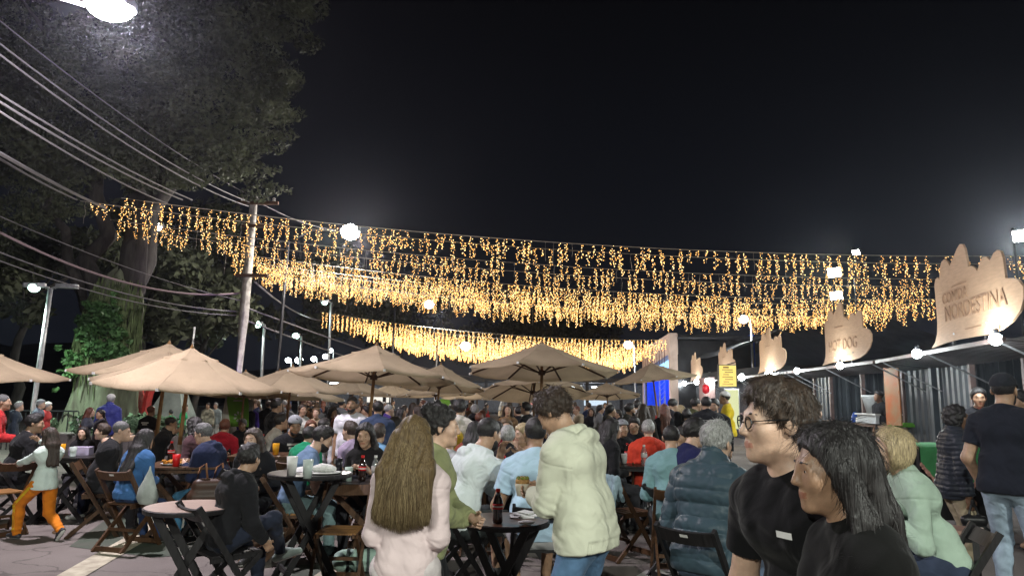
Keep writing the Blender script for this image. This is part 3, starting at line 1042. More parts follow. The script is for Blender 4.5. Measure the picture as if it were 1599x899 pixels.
# stall B counter runs between E1 and E2 at z 1.09
def counterB(f, off=0.98):
    a, b = Vector((E[2][0], E[2][1], 0)), Vector((E[1][0], E[1][1], 0))
    d = (b - a).normalized()
    nrm = Vector((-d.y, d.x, 0))
    return a + (b - a) * f + nrm * off


cp = counterB(0.60)
tr = empty('white_tub', (cp.x, cp.y, 1.11), 0, 'big translucent white tub on the counter of the hot dog stall', 'tub')
MB().lathe([(0.26, 0.0), (0.34, 0.36), (0.36, 0.38), (0.36, 0.42), (0.34, 0.42), (0.33, 0.38), (0.25, 0.02)], 24).build('bucket', tub_m, tr, smooth=True)
cr = counterB(0.60)
tr.location.z = 1.36
bx = empty('egg_tray', (cp.x, cp.y, 1.11), 0.05, 'clear plastic crate of cups under the white tub', 'crate')
MB().box((0, 0, 0.11), (0.62, 0.80, 0.2)).build('crate_body', tub_m, bx)
MB().box((0, 0, 0.225), (0.70, 0.9, 0.03)).build('crate_lid', white_pl, bx)
bx.name = 'plastic_crate'
cp = counterB(0.42)
tag(MB().lathe([(0.11, 0), (0.12, 0.02), (0.11, 0.14), (0.0, 0.17)], 14).build('napkin_bundle', white_pl, None, (cp.x, cp.y, 1.09), smooth=True), 'white bundle of napkins on the hot dog stall counter', 'napkins')
cp = counterB(0.36)
tag(MB().lathe([(0.09, 0), (0.10, 0.05), (0.06, 0.22), (0.03, 0.26), (0.0, 0.27)], 14).build('blue_bottle', mat('bottle_blue', (0.02, 0.08, 0.35), rough=0.3), None, (cp.x, cp.y, 1.09), smooth=True), 'blue bottle standing on the hot dog stall counter', 'bottle')
cp = counterB(0.80)
tag(MB().box((0, 0, 0.03), (0.5, 0.3, 0.06)).box((0.1, 0, 0.075), (0.3, 0.25, 0.03)).build('green_cloth', mat('cloth_green_bright', (0.10, 0.30, 0.03), rough=0.8), None, (cp.x, cp.y, 1.09)), 'folded bright green cloth on the counter end', 'cloth')
om = MB().box((0, 0, 0), (0.5, 0.03, 1.35)).build('menu_poster', mat('poster_orange', (0.42, 0.12, 0.04), rough=0.6, scale=3.0, col2=(0.30, 0.22, 0.12), detail=2), None, (8.35, 15.55, 1.80), (0, 0, math.radians(-84)))
tag(om, 'orange menu poster on the post of the hot dog stall', 'poster')

# serving table with green and red cloth in front of the nearest stall
gt = empty('serving_table', (at(1466, 675, 8.8)[0] + 0.35, 9.0, 0), 0.15, 'black serving table in front of the nearest stall under coloured cloths', 'table')
MB().box((0, 0, 1.09), (1.7, 0.75, 0.04)).build('tabletop', top_black, gt)
for x in (-0.78, 0.78):
    for y in (-0.3, 0.3):
        MB().box((x, y, 0.535), (0.06, 0.06, 1.07)).build('leg', wood_dark, gt)
MB().box((0, 0.30, 0.6), (1.48, 0.03, 0.9)).build('back_panel', wood_dark, gt)


def cloth_tri(x0, x1, drop, m, name, label, fringe=True):
    nx = 14
    mb = MB()
    vs, fs = [], []
    zt = 1.113
    rows = [(0.38, zt), (-0.376, zt), (-0.386, zt - 0.012)]
    for k in range(1, 7):
        rows.append((-0.388, zt - 0.012 - drop * k / 6))
    for r, (y, z) in enumerate(rows):
        for i in range(nx + 1):
            f = i / nx
            zz = z
            if r >= 3:
                tip = 1 - abs(2 * f - 1) ** 1.2
                zz = zt - 0.012 - (r - 2) / 6 * drop * (0.30 + 0.70 * tip)
            vs.append((x0 + (x1 - x0) * f, y - (0.008 * math.sin(f * 19) if r >= 3 else 0), zz))
    for r in range(len(rows) - 1):
        for i in range(nx):
            q = r * (nx + 1) + i
            fs.append((q, q + 1, q + nx + 2, q + nx + 1))
    mb.add(vs, fs)
    o = mb.build(name, m, None, gt.location, (0, 0, 0.15), smooth=True)
    tag(o, label, 'tablecloth', 'cloths on the serving table')
    if fringe:
        lace = mat('lace_trim', (0.42, 0.22, 0.18), rough=0.9, var=0.3, scale=30)
        fb = MB()
        rr = random.Random(3)
        for i in range(40):
            f = i / 39
            tip = 1 - abs(2 * f - 1) ** 1.2
            z = zt - 0.012 - drop * (0.30 + 0.70 * tip)
            x = x0 + (x1 - x0) * f
            fb.ball((x, -0.392, z - 0.012), 0.024 * rr.uniform(0.7, 1.2), 6, 5, sc=(1, 0.4, 1.3))
        fb.build('lace_edge', lace, o)
    return o


cloth_tri(-0.84, 0.05, 0.62, mat('cloth_table_green', (0.045, 0.20, 0.075), rough=0.85, var=0.08), 'tablecloth', 'green cloth with a pointed lace edge over the serving table')
cloth_tri(0.12, 0.84, 0.45, mat('cloth_table_red', (0.40, 0.012, 0.02), rough=0.85, var=0.08), 'tablecloth', 'red cloth on the serving table beside the woman in the puffer jacket')
tag(MB().lathe([(0.10, 0), (0.17, 0.012), (0.175, 0.02), (0.10, 0.012)], 20).build('plate', mat('plate_green', (0.25, 0.42, 0.28), rough=0.4), None, (gt.location.x - 0.05, 9.0, 1.118), smooth=True), 'pale green plate on the serving table', 'plate')
# pink-brown bench board behind the blonde woman
bn = empty('wooden_bench', (at(1492, 810, 6.3)[0], 6.5, 0), -0.55, 'pale wooden bench behind the blonde woman in the mint sweater', 'bench')
bw = mat('bench_wood', (0.34, 0.22, 0.17), rough=0.5, var=0.12, scale=3, stretch=(3, 20, 3))
for k in range(2):
    MB().box((0, -0.09 + 0.18 * k, 0.52), (0.62, 0.17, 0.03)).build('plank', bw, bn)
for x in (-0.24, 0.24):
    MB().bar((x, -0.16, 0), (x, 0.02, 0.50), 0.05, 0.04).build('leg', wood_dark, bn)
    MB().bar((x, 0.16, 0), (x, 0.05, 0.50), 0.05, 0.04).build('leg', wood_dark, bn)
MB().box((0, 0, 0.46), (0.5, 0.03, 0.07)).build('rail', wood_dark, bn)

# ------------------------------------------------------------------ black tent roof, stage
tent_m = mat('tent_black', (0.020, 0.020, 0.022), rough=0.75, var=0.3, scale=2, bump=0.8, bscale=3)
tn = empty('tent', (14.5, 36, 0), 0, 'big black tent roof behind the far stalls', 'tent')
tb = MB()
nx, ny = 16, 10
vs, fs = [], []
for i in range(nx + 1):
    for j in range(ny + 1):
        fx, fy = i / nx, j / ny
        z = 3.0 + 2.4 * (1 - abs(2 * fx - 0.7) / 1.3) - 0.35 * math.sin(math.pi * fy) + 0.08 * math.sin(i * 1.9 + j)
        vs.append((-4.6 + 9.2 * fx, -9 + 17 * fy, z))
for i in range(nx):
    for j in range(ny):
        q = i * (ny + 1) + j
        fs.append((q, q + ny + 1, q + ny + 2, q + 1))
tb.add(vs, fs).build('roof_sheet', tent_m, tn, smooth=True)
wl = MB().add([(-4.6, -9, 0), (4.6, -9, 0), (4.6, -9, 2.95), (-4.6, -9, 2.95), (-4.6, 8, 0), (-4.6, 8, 2.95)], [(0, 1, 2, 3), (0, 3, 5, 4)])
wl.build('wall_sheet', tent_m, tn)
for x in (-4.4, 4.4):
    for y in (-8.8, 0, 7.8):
        MB().tube([(x, y, 0), (x, y, 3.0)], 0.06, 8).build('post', metal_grey, tn)

stg = empty('stage', (8.45, 37.5, 0), 0, 'stage with an orange pink proscenium and a deep blue lit inside', 'stage')
st_or = mat('stage_cladding', (0.52, 0.40, 0.34), rough=0.7, var=0.1, scale=2)
st_bl = mat('stage_cloth_blue_lit', (0.02, 0.09, 0.62), rough=0.8, var=0.1)  # the blue stage light is put into the cloth colour
fl_ = emat('stage_blue_wash', (0.02, 0.10, 1.0), 1.6)
# side wall facing the street, sloping top, with a big opening
ht0, ht1 = 5.1, 4.7
sw_ = MB()
sw_.prism([(0, 0, 0), (0, 0.4, 0), (0, 0.4, ht0), (0, 0, ht0)], (0.40, 0, 0))
sw_.prism([(0.02, 0.4, 4.0), (0.02, 7.7, 3.40), (0.02, 7.7, ht1), (0.02, 0.4, ht0)], (0.5, 0, 0))
sw_.prism([(0, 7.7, 0), (0, 8.0, 0), (0, 8.0, ht1), (0, 7.7, ht1)], (0.12, 0, 0))
sw_.build('proscenium', st_or, stg)
for k in range(9):
    y = 1.4 + k * 0.68
    MB().box((0.005, y, 4.1), (0.03, 0.04, 1.1)).build('cladding_joint', mat('joint_dark', (0.2, 0.12, 0.1)), stg)
MB().box((4.5, 4, 2.6), (0.1, 7.8, 5.0)).build('backdrop', st_bl, stg)
MB().box((2.35, 7.85, 2.6), (4.2, 0.1, 5.0)).build('far_curtain', st_bl, stg)
MB().box((2.5, 0.5, 2.6), (4.0, 0.1, 4.9)).build('near_curtain', tent_m, stg)
MB().box((2.3, 4, 0.6), (4.2, 7.6, 1.2)).build('deck', metal_dark, stg)
MB().box((2.4, 4, 4.85), (4.4, 7.9, 0.1)).build('roof', metal_dark, stg)
MB().box((0.55, 4.0, 3.6), (0.08, 5.8, 0.5)).build('glow_bar', emat('stage_white_blue', (0.30, 0.60, 1.0), 2.2), stg)  # added glowing bar, stands in for the light blue wash up there
tru = MB()
alu = mat('truss_alu', (0.5, 0.52, 0.55), rough=0.3, metal=0.8)
for (ox, oy) in ((0, 0), (0.3, 0), (0, 0.3), (0.3, 0.3)):
    tru.tube([(0.75 + ox, 6.2 + oy, 1.2), (0.75 + ox, 6.2 + oy, 4.2)], 0.03, 6)
for k in range(10):
    z = 1.2 + k * 0.3
    tru.tube([(0.75, 6.2, z), (0.75, 6.5, z + 0.3)], 0.02, 5)
    tru.tube([(0.75, 6.2, z), (1.05, 6.2, z + 0.3)], 0.02, 5)
tru.build('truss', alu, stg)
for (x, y, pw) in ((1.3, 2.2, 420), (1.3, 5.6, 520), (1.0, 4.0, 260)):
    point_light('blue_wash', (x, y, 3.9), pw, (0.05, 0.2, 1.0), 0.2, stg)
point_light('purple_uplight', (-1.2, 2.0, 0.6), 60, (0.35, 0.2, 1.0), 0.2, stg)

# ------------------------------------------------------------------ utility pole and wires
up_b, up_t = at(370, 604, 22), at(397, 307, 22)
upr = empty('utility_pole', (up_b[0], 22, 0), 0, 'round concrete utility pole with crossarms behind the parasols', 'utility pole')
tx = up_t[0] - up_b[0]
MB().tube([(0, 0, 0), (tx * .5, 0, up_t[2] * 0.5), (tx, 0, up_t[2])], [0.18, 0.15, 0.115], 14).build('pole', conc, upr, smooth=True)
for z, w in ((up_t[2] - 0.25, 1.3), (up_t[2] - 1.0, 0.9), (up_t[2] - 2.6, 1.0)):
    MB().box((tx * z / up_t[2] + 0.2, -0.16, z), (w, 0.09, 0.10)).build('crossarm', wood_brown, upr)
for k in range(3):
    MB().lathe([(0.03, 0), (0.05, 0.03), (0.03, 0.06), (0.05, 0.09), (0.02, 0.13)], 8, c=(tx - 0.3 + k * 0.5, -0.16, up_t[2] - 0.20)).build('insulator', mat('porcelain', (0.4, 0.38, 0.35), rough=0.3), upr)
point_light('purple_uplight', (0.9, -0.3, 0.5), 420, (0.45, 0.25, 1.0), 0.15, upr, spot=70, aim=(-0.30, 0.1, 1.0))
ulb = MB().box((0.9, -0.3, 0.12), (0.22, 0.16, 0.24)).build('assumed_uplight', metal_dark, upr)  # assumed fixture, added as a source for the violet light on the pole

wire_m = mat('wire_grey', (0.13, 0.122, 0.125), rough=0.5, var=0.05)
wire_p = mat('wire_pinkish', (0.22, 0.16, 0.17), rough=0.5, var=0.05)
PT = up_t


def wire(a, b, r, sg, label, m=None):
    a, b = Vector(a), Vector(b)
    o = MB().tube([p - a for p in sag(a, b, sg, 22)], r, 5, caps=False).build('power_line', m or wire_m, None, a)
    return tag(o, label, 'power line', 'overhead wires')


WL = [((-60, -16), 11.0, (392, 306), 0.012, 0.25, 'thin single wire crossing highest over the tree to the pole top'),
      ((-60, 22), 10, (390, 316), 0.016, 0.30, 'second wire from the top running down to the utility pole'),
      ((-60, 40), 9.5, (388, 322), 0.018, 0.32, 'third wire from the top running down to the utility pole'),
      ((-60, 110), 9.0, (300, 312), 0.018, 0.12, 'upper of three pale wires running to the light curtains'),
      ((-60, 122), 8.8, (285, 312), 0.02, 0.12, 'middle of three pale wires running to the light curtains'),
      ((-60, 136), 8.6, (262, 318), 0.018, 0.12, 'lowest of three pale wires running to the light curtains'),
      ((-60, 205), 9.0, (165, 325), 0.034, 0.05, 'thick twisted cable ending at the left tip of the fairy lights'),
      ((-60, 212), 9.2, (120, 312), 0.022, 0.05, 'cable just under the thick twisted one at left')]
for (px, Y, pb, r, s_, lab) in WL:
    a = at(px[0], px[1], Y)
    b = at(pb[0], pb[1], 21.8 if pb[0] > 330 else 18.5)
    wire(a, b, r, s_, lab)
for (pa, Ya, pb, Yb, r, s_, lab, m_) in (
        ((-40, 342), 14, (376, 457), 22, 0.028, 0.55, 'thick pinkish drooping cable low across the trunks to the pole', wire_p),
        ((-40, 320), 14, (380, 470), 22, 0.012, 0.2, 'thin wire crossing the trunks above the drooping cable', None),
        ((-40, 378), 14, (372, 486), 22, 0.016, 0.3, 'upper wire under the drooping cable beside the tree', None),
        ((-40, 392), 14, (370, 492), 22, 0.014, 0.3, 'lower wire under the drooping cable beside the tree', None),
        ((398, 312), 22, (540, 362), 26, 0.014, 0.2, 'wire from the pole top to the bright lamp', None),
        ((398, 440), 22, (500, 500), 36, 0.03, 0.25, 'doubled cable sloping from the pole to the far light group', None),
        ((384, 480), 22, (760, 590), 70, 0.03, 0.5, 'long wire running from the pole away over the far road', None),
        ((384, 500), 22, (700, 590), 70, 0.03, 0.5, 'lower long wire running from the pole away over the far road', None)):
    wire(at(pa[0], pa[1], Ya), at(pb[0], pb[1], Yb), r, s_, lab, m_)

# ------------------------------------------------------------------ trees
bark_g = mat('bark_green_lit', (0.16, 0.185, 0.12), rough=0.95, scale=2.2, stretch=(3, 3, 0.7), col2=(0.075, 0.072, 0.052), detail=8, bump=1.0, bscale=5)  # green lamp light on the trunk is put into the bark colour
bark_d = mat('bark_grey', (0.052, 0.048, 0.042), rough=0.95, scale=3, stretch=(3, 3, 0.6), col2=(0.022, 0.020, 0.018), bump=0.8, bscale=8)
leaf_d = mat('leaf_dark', (0.070, 0.082, 0.046), rough=0.7, var=0.40, scale=0.9, trans=0.25)
leaf_g = mat('leaf_green', (0.075, 0.165, 0.055), rough=0.55, var=0.3, scale=3, trans=0.2)
leaf_m = mat('moss_strand', (0.10, 0.135, 0.055), rough=0.9, var=0.3, scale=3)
rt_ = random.Random(5)


def leaves(clumps, n, size, name, m, parent, rr, up=0.3, long_=1.8):
    """n leaf quads scattered through clumps [(centre, radius (3))]"""
    vols = np.array([c[1][0] * c[1][1] * c[1][2] for c in clumps])
    pr = vols ** 0.75
    pr /= pr.sum()
    g = np.random.default_rng(rr.randint(0, 10 ** 6))
    ci = g.choice(len(clumps), n, p=pr)
    cen = np.array([c[0] for c in clumps], float)[ci]
    rad = np.array([c[1] for c in clumps], float)[ci]
    d = g.normal(size=(n, 3))
    d /= np.linalg.norm(d, axis=1)[:, None]
    rho = g.uniform(0.35, 1.0, n) ** 0.6
    p = cen + d * rad * rho[:, None]
    a = g.normal(size=(n, 3))
    a /= np.linalg.norm(a, axis=1)[:, None]
    b = np.cross(a, d * 0.7 + np.array([0, 0, up]) + g.normal(size=(n, 3)) * 0.35)
    b /= np.linalg.norm(b, axis=1)[:, None] + 1e-9
    sz = size * g.uniform(0.6, 1.35, n)[:, None]
    V = np.empty((n, 4, 3))
    V[:, 0] = p - a * sz * long_ * 0.5
    V[:, 1] = p + b * sz * 0.42
    V[:, 2] = p + a * sz * long_ * 0.5
    V[:, 3] = p - b * sz * 0.42
    me = bpy.data.meshes.new(name)
    me.vertices.add(n * 4)
    me.vertices.foreach_set("co", V.astype(np.float32).ravel())
    me.loops.add(n * 4)
    me.polygons.add(n)
    me.loops.foreach_set("vertex_index", np.arange(n * 4, dtype=np.int32))
    me.polygons.foreach_set("loop_start", np.arange(0, n * 4, 4, dtype=np.int32))
    me.materials.append(m)
    me.update(calc_edges=True)
    o = put(name, me, parent)
    o['kind'] = 'stuff'
    return o


def limb(mb, a, b, r0, r1, rr, n=7, wob=0.06):
    a, b = Vector(a), Vector(b)
    L = (b - a).length
    pts, rs = [], []
    for i in range(n + 1):
        f = i / n
        w = wob * L * math.sin(math.pi * f)
        pts.append(a.lerp(b, f) + Vector((rr.uniform(-w, w), rr.uniform(-w, w), rr.uniform(-w, w) * 0.3)))
        rs.append(r0 + (r1 - r0) * f)
    mb.tube(pts, rs, 8)
    return pts


# the great tree: buttressed trunk, tall limbs, wide crown
tp = at(157, 640, 20.5)
gt_ = empty('great_tree', (tp[0], 20.5, 0), 0, 'huge old tree with a moss hung fluted trunk and a crown over the whole left sky', 'tree')
tk = MB()
nk, nz = 28, 16
vs, fs = [], []
for j in range(nz + 1):
    z = 5.3 * j / nz
    f = j / nz
    for k in range(nk):
        t = 2 * math.pi * k / nk
        r = 0.78 * (1 - 0.12 * f) + 0.55 * math.exp(-z / 0.7) + (0.13 * math.sin(t * 5 + 0.8 * z * 0.4) + 0.07 * math.sin(t * 9 + 1)) * (1.1 - 0.5 * f) + 0.03 * math.sin(z * 3 + k)
        if f > 0.62:
            r *= math.sqrt(max(0.02, 1 - ((f - 0.62) / 0.385) ** 2))
        vs.append((r * math.cos(t) * 0.95 + 0.05 * z, r * math.sin(t), z))
for j in range(nz):
    for k in range(nk):
        a, b = j * nk + k, j * nk + (k + 1) % nk
        fs.append((a, b, b + nk, a + nk))
tk.add(vs, fs).build('trunk', bark_g, gt_, smooth=True)
lb = MB()
ends = []
for (a, b, r0, r1) in (((-0.35, -0.2, 3.2), (-0.95, 0.3, 10.5), 0.34, 0.10), ((0.15, 0.2, 3.4), (0.35, 0.4, 11.0), 0.48, 0.12), ((0.45, -0.1, 3.4), (1.25, 0.2, 11.5), 0.46, 0.14),
                       ((-0.5, -0.3, 3.9), (-2.6, -0.4, 9.0), 0.2, 0.05), ((1.2, 0.2, 11.0), (4.6, -0.6, 15.2), 0.13, 0.05), ((1.1, 0.2, 10.5), (4.2, -1.2, 12.4), 0.10, 0.035),
                       ((0.3, 0.4, 10.6), (1.8, -0.8, 16.0), 0.12, 0.04), ((-0.9, 0.3, 10.2), (-4.0, -0.5, 14.0), 0.10, 0.04), ((2.6, -0.4, 13.2), (5.8, -1.6, 13.6), 0.07, 0.02), ((3.2, 0, 13.9), (6.0, -1.0, 17.2), 0.06, 0.02)):
    ends.append(limb(lb, a, b, r0, r1, rt_)[-1])
lb.build('limb', bark_d, gt_, smooth=True)
cl = []


def cp_(u, v, Y, r):
    q = at(u, v, Y)
    cl.append(((q[0] - tp[0], q[1] - 20.5, q[2]), (r, r * 0.9, r * 0.72)))


for (u, v, Y, r) in ((430, 20, 19, 1.5), (380, 70, 20, 1.6), (425, 110, 20, 1.2), (400, 160, 20, 1.3), (420, 215, 20.5, 1.0), (375, 215, 19.5, 1.3), (345, 260, 20, 1.1), (390, 265, 21, 0.9), (300, 230, 19, 1.5),
                     (330, 150, 19, 1.7), (280, 120, 20, 1.7), (320, 40, 19, 1.7), (240, 40, 20, 1.8), (225, 180, 20, 1.7), (250, 270, 20, 1.2), (180, 230, 19, 1.5), (140, 160, 20, 1.7), (150, 80, 21, 1.8),
                     (60, 120, 20, 1.8), (80, 210, 19, 1.5), (30, 260, 20, 1.4), (110, 280, 20, 1.2), (40, 40, 21, 1.8), (-40, 180, 20, 2.0), (455, -25, 20, 1.5), (350, -40, 21, 2.0), (200, -50, 21, 2.2), (60, -60, 21, 2.2),
                     (405, 300, 21.5, 0.7), (20, 330, 20, 1.0), (-30, 380, 20, 1.3), (90, 330, 21, 0.8)):
    cp_(u, v, Y, r * 0.72)
    for _ in range(7):
        cp_(u + rt_.uniform(-55, 55), v + rt_.uniform(-50, 50), Y + rt_.uniform(-1.2, 1.2), r * rt_.uniform(0.22, 0.5))
leaves(cl, 95000, 0.082, 'crown', leaf_d, gt_, rt_)
# climbing plant with broad green leaves and hanging moss on the trunk
cl = []
for (u, v, r) in ((140, 520, .50), (165, 500, .5), (150, 545, .5), (120, 560, .35), (175, 545, .45), (112, 600 - 20, .3), (155, 480, .35), (185, 520, .3), (108, 565, .25), (130, 500, .3), (190, 555, .25)):
    cp_(u, v, 19.5, r * 0.75)
    for _ in range(3):
        cp_(u + rt_.uniform(-26, 26), v + rt_.uniform(-34, 30), 19.55 + rt_.uniform(-.15, .2), r * rt_.uniform(0.2, 0.45))
leaves(cl, 3000, 0.10, 'creeper', leaf_g, gt_, rt_, long_=1.5)
ms = MB()
for k in range(220):
    t = rt_.uniform(0, 2 * math.pi)
    z = rt_.uniform(3.2, 4.9)
    r = (0.80 + rt_.uniform(0, .12)) * math.sqrt(max(0.1, 1 - max(0, (z / 5.3 - 0.62) / 0.385) ** 2))
    x, y = r * math.cos(t) + 0.05 * z, -abs(r * math.sin(t))
    ln = rt_.uniform(0.6, 2.0)
    ms.tube([(x, y, z), (x + rt_.uniform(-.1, .1), y - .12, z - ln * .5), (x + rt_.uniform(-.15, .15), y - .1, z - ln)], [0.022, 0.03, 0.008], 4)
ms.build('hanging_moss', leaf_m, gt_)['kind'] = 'stuff'

# smaller trees further back
def tree(base, h, spread, label, n, name='tree', leaf=leaf_d, sz=0.12, crown_at=0.55):
    r = empty(name, base, 0, label, 'tree', 'dark trees behind the market')
    mb = MB()
    tip = Vector((rt_.uniform(-.4, .4), 0, h * 0.75))
    limb(mb, (0, 0, 0), tip, 0.05 * h * 0.5, 0.05, rt_, 8, 0.03)
    cs = []
    for k in range(9):
        a = rt_.uniform(0, 6.28)
        z = h * rt_.uniform(crown_at, 0.98)
        q = (math.cos(a) * spread * rt_.uniform(.2, .9), math.sin(a) * spread * rt_.uniform(.2, .9), z)
        limb(mb, (tip.x * 0.7, 0, h * rt_.uniform(0.4, 0.6)), q, 0.05, 0.015, rt_, 5)
        rr = spread * rt_.uniform(0.28, 0.5)
        cs.append((q, (rr, rr, rr * 0.75)))
        for _ in range(2):
            cs.append(((q[0] + rt_.uniform(-rr, rr), q[1] + rt_.uniform(-rr, rr), q[2] + rt_.uniform(-rr, rr) * .7), (rr * .45,) * 3))
    mb.build('trunk', bark_d, r, smooth=True)
    leaves(cs, n, sz, 'crown', leaf, r, rt_)
    return r


for (u, Y, h, spr, lab, n) in ((300, 27, 6.6, 2.2, 'small tree whose lit leaves hang left of the utility pole', 3500), (20, 26, 9, 3.5, 'dark tree at the left edge behind the lamp with two heads', 5000),
                               (215, 38, 13, 4.5, 'dark tree far behind the huge trunk', 5000), (470, 55, 12, 5, 'dim tree beyond the far lamps', 4000), (260, 48, 12, 5, 'dim tree behind the white tent', 4000),
                               (620, 75, 13, 6, 'dim far tree under the far light curtains', 3500), (760, 82, 12, 6, 'dim far tree behind the central smoke', 3500), (880, 80, 11, 6, 'dim far tree left of the stage', 3500)):
    q = at(u, 640, Y)
    tree((q[0], Y, 0), h, spr, lab, n, sz=0.10 + Y * 0.004)
fs_ = at(340, 645, 24)
# far wooded hill as one dark mass
hm_ = mat('hill_forest', (0.018, 0.022, 0.018), rough=1, var=0.4, scale=0.15, bump=1.0, bscale=0.5)
hb = MB()
vs, fs = [], []
nx, ny = 60, 8
for i in range(nx + 1):
    for j in range(ny + 1):
        x = -170 + 340 * i / nx
        y = 110 + 90 * j / ny
        e = (j / ny) ** 0.7 * (14 + 6 * math.sin(i * 0.22) + 3 * math.sin(i * 0.71)) * (0.75 if x < -20 else 0.28) + (rt_.uniform(-1, 1) if j else 0)
        vs.append((x, y, max(0, e)))
for i in range(nx):
    for j in range(ny):
        q = i * (ny + 1) + j
        fs.append((q, q + ny + 1, q + ny + 2, q + 1))
ho = hb.add(vs, fs).build('hill', hm_, smooth=True)
ho['kind'] = 'structure'

# ------------------------------------------------------------------ left background: planters, railing, arch, white tent, banner
pl_m = mat('planter_concrete', (0.22, 0.20, 0.19), rough=0.9, var=0.2, scale=5)
pl_leaf = mat('planter_leaf', (0.12, 0.20, 0.11), rough=0.7, var=0.3, scale=4)
for (u, Y, w, lab) in ((95, 17.2, 1.8, 'stone planter with pale leafy plants left of the great trunk'), (205, 16.6, 2.3, 'stone planter with white flowers right of the great trunk'), (225, 19, 1.6, 'stone planter behind the black polo man')):
    q = at(u, 660, Y)
    r = empty('planter', (q[0], Y, 0), 0, lab, 'planter', 'planters under the trees')
    n = int(w / 0.16)
    MB().box((0, 0, 0.3), (w, 0.6, 0.6)).build('tub', pl_m, r)
    sl = MB().box((0, 0, 0), (0.12, 0.03, 0.56)).mesh('slat', pl_m)
    for k in range(n):
        put('slat', sl, r, (-w / 2 + (k + 0.5) * w / n, -0.315, 0.3))
    cs = [((-w / 2 + w * rt_.random(), rt_.uniform(-.2, .2), 0.72 + rt_.uniform(0, .18)), (0.3, 0.25, 0.2)) for _ in range(7)]
    leaves(cs, 500, 0.10, 'plants', pl_leaf, r, rt_)
    if u > 100:
        leaves([(c[0], (0.3, .25, .12)) for c in cs], 90, 0.06, 'flowers', white_pl, r, rt_)


def railing(x0, x1, Y, label):
    r = empty('railing', (x0, Y, 0), 0, label, 'railing', 'dark railings of the park')
    L = x1 - x0
    for z in (0.25, 1.05):
        MB().bar((0, 0, z), (L, 0, z), 0.04, 0.04).build('rail', metal_dark, r)
    bm_ = MB().bar((0, 0, 0), (0, 0, 1.03), 0.02, 0.02).mesh('baluster', metal_dark)
    n = int(L / 0.14)
    for k in range(n + 1):
        if n < 90:
            put('baluster', bm_, r, (k * L / n, 0.02, 0))
    for k in range(int(L / 2) + 1):
        MB().bar((min(L, k * 2.0), 0.0, 0), (min(L, k * 2.0), 0, 1.15), 0.06, 0.06).build('post', metal_dark, r)


q0, q1 = at(-60, 650, 19.5), at(122, 650, 19.5)
railing(q0[0], q1[0], 19.5, 'dark metal railing left of the great tree trunk')
q0, q1 = at(290, 650, 28), at(356, 650, 28)
railing(q0[0], q1[0], 28, 'dark metal railing behind the walkers by the green banner')
ar = empty('red_arch', (at(214, 640, 22)[0], 22, 0), 0, 'curved red arch sculpture right of the great trunk', 'sculpture')
redm = mat('arch_red', (0.42, 0.035, 0.03), rough=0.45, var=0.15)
for s, xo, nm in ((-1, -0.18, 'blade'), (1, 0.55, 'blade')):
    pts = [(xo + s * -0.22 * math.sin(math.pi * k / 12) * 1.2, 0.0, 2.25 * k / 12) for k in range(13)]
    b = MB()
    for k in range(12):
        b.bar(pts[k], pts[k + 1], 0.34, 0.10, side=(0, 1, 0))
    b.build(nm, redm, ar)
MB().box((-0.35, 0.3, 1.0), (0.3, 0.08, 2.0)).build('panel', mat('arch_crimson', (0.22, 0.015, 0.05), rough=0.5), ar)
wt = empty('white_tent', (at(268, 640, 26)[0], 26, 0), 0, 'pale gauzy tent beyond the slanted parasol poles', 'tent')
wm = mat('tent_white', (0.40, 0.46, 0.42), rough=0.9, var=0.15, scale=2, trans=0.3)
MB().add([(-0.9, -0.8, 0), (0.9, -0.8, 0), (0.9, 0.8, 0), (-0.9, 0.8, 0), (0.1, 0, 2.5)], [(0, 1, 4), (1, 2, 4), (2, 3, 4), (3, 0, 4)]).build('canopy', wm, wt)
MB().tube([(0.1, 0, 0), (0.1, 0, 2.6)], 0.03, 6).build('pole', metal_grey, wt)
thin = at(291, 510, 24)
pl_ = MB().tube([(0, 0, 0), (0.1, 0, float(thin[2]))], 0.05, 8).build('thin_post', metal_grey, None, (at(288, 640, 24)[0], 24, 0), smooth=True)
tag(pl_, 'thin grey post rising behind the peak of the large left parasol', 'post')


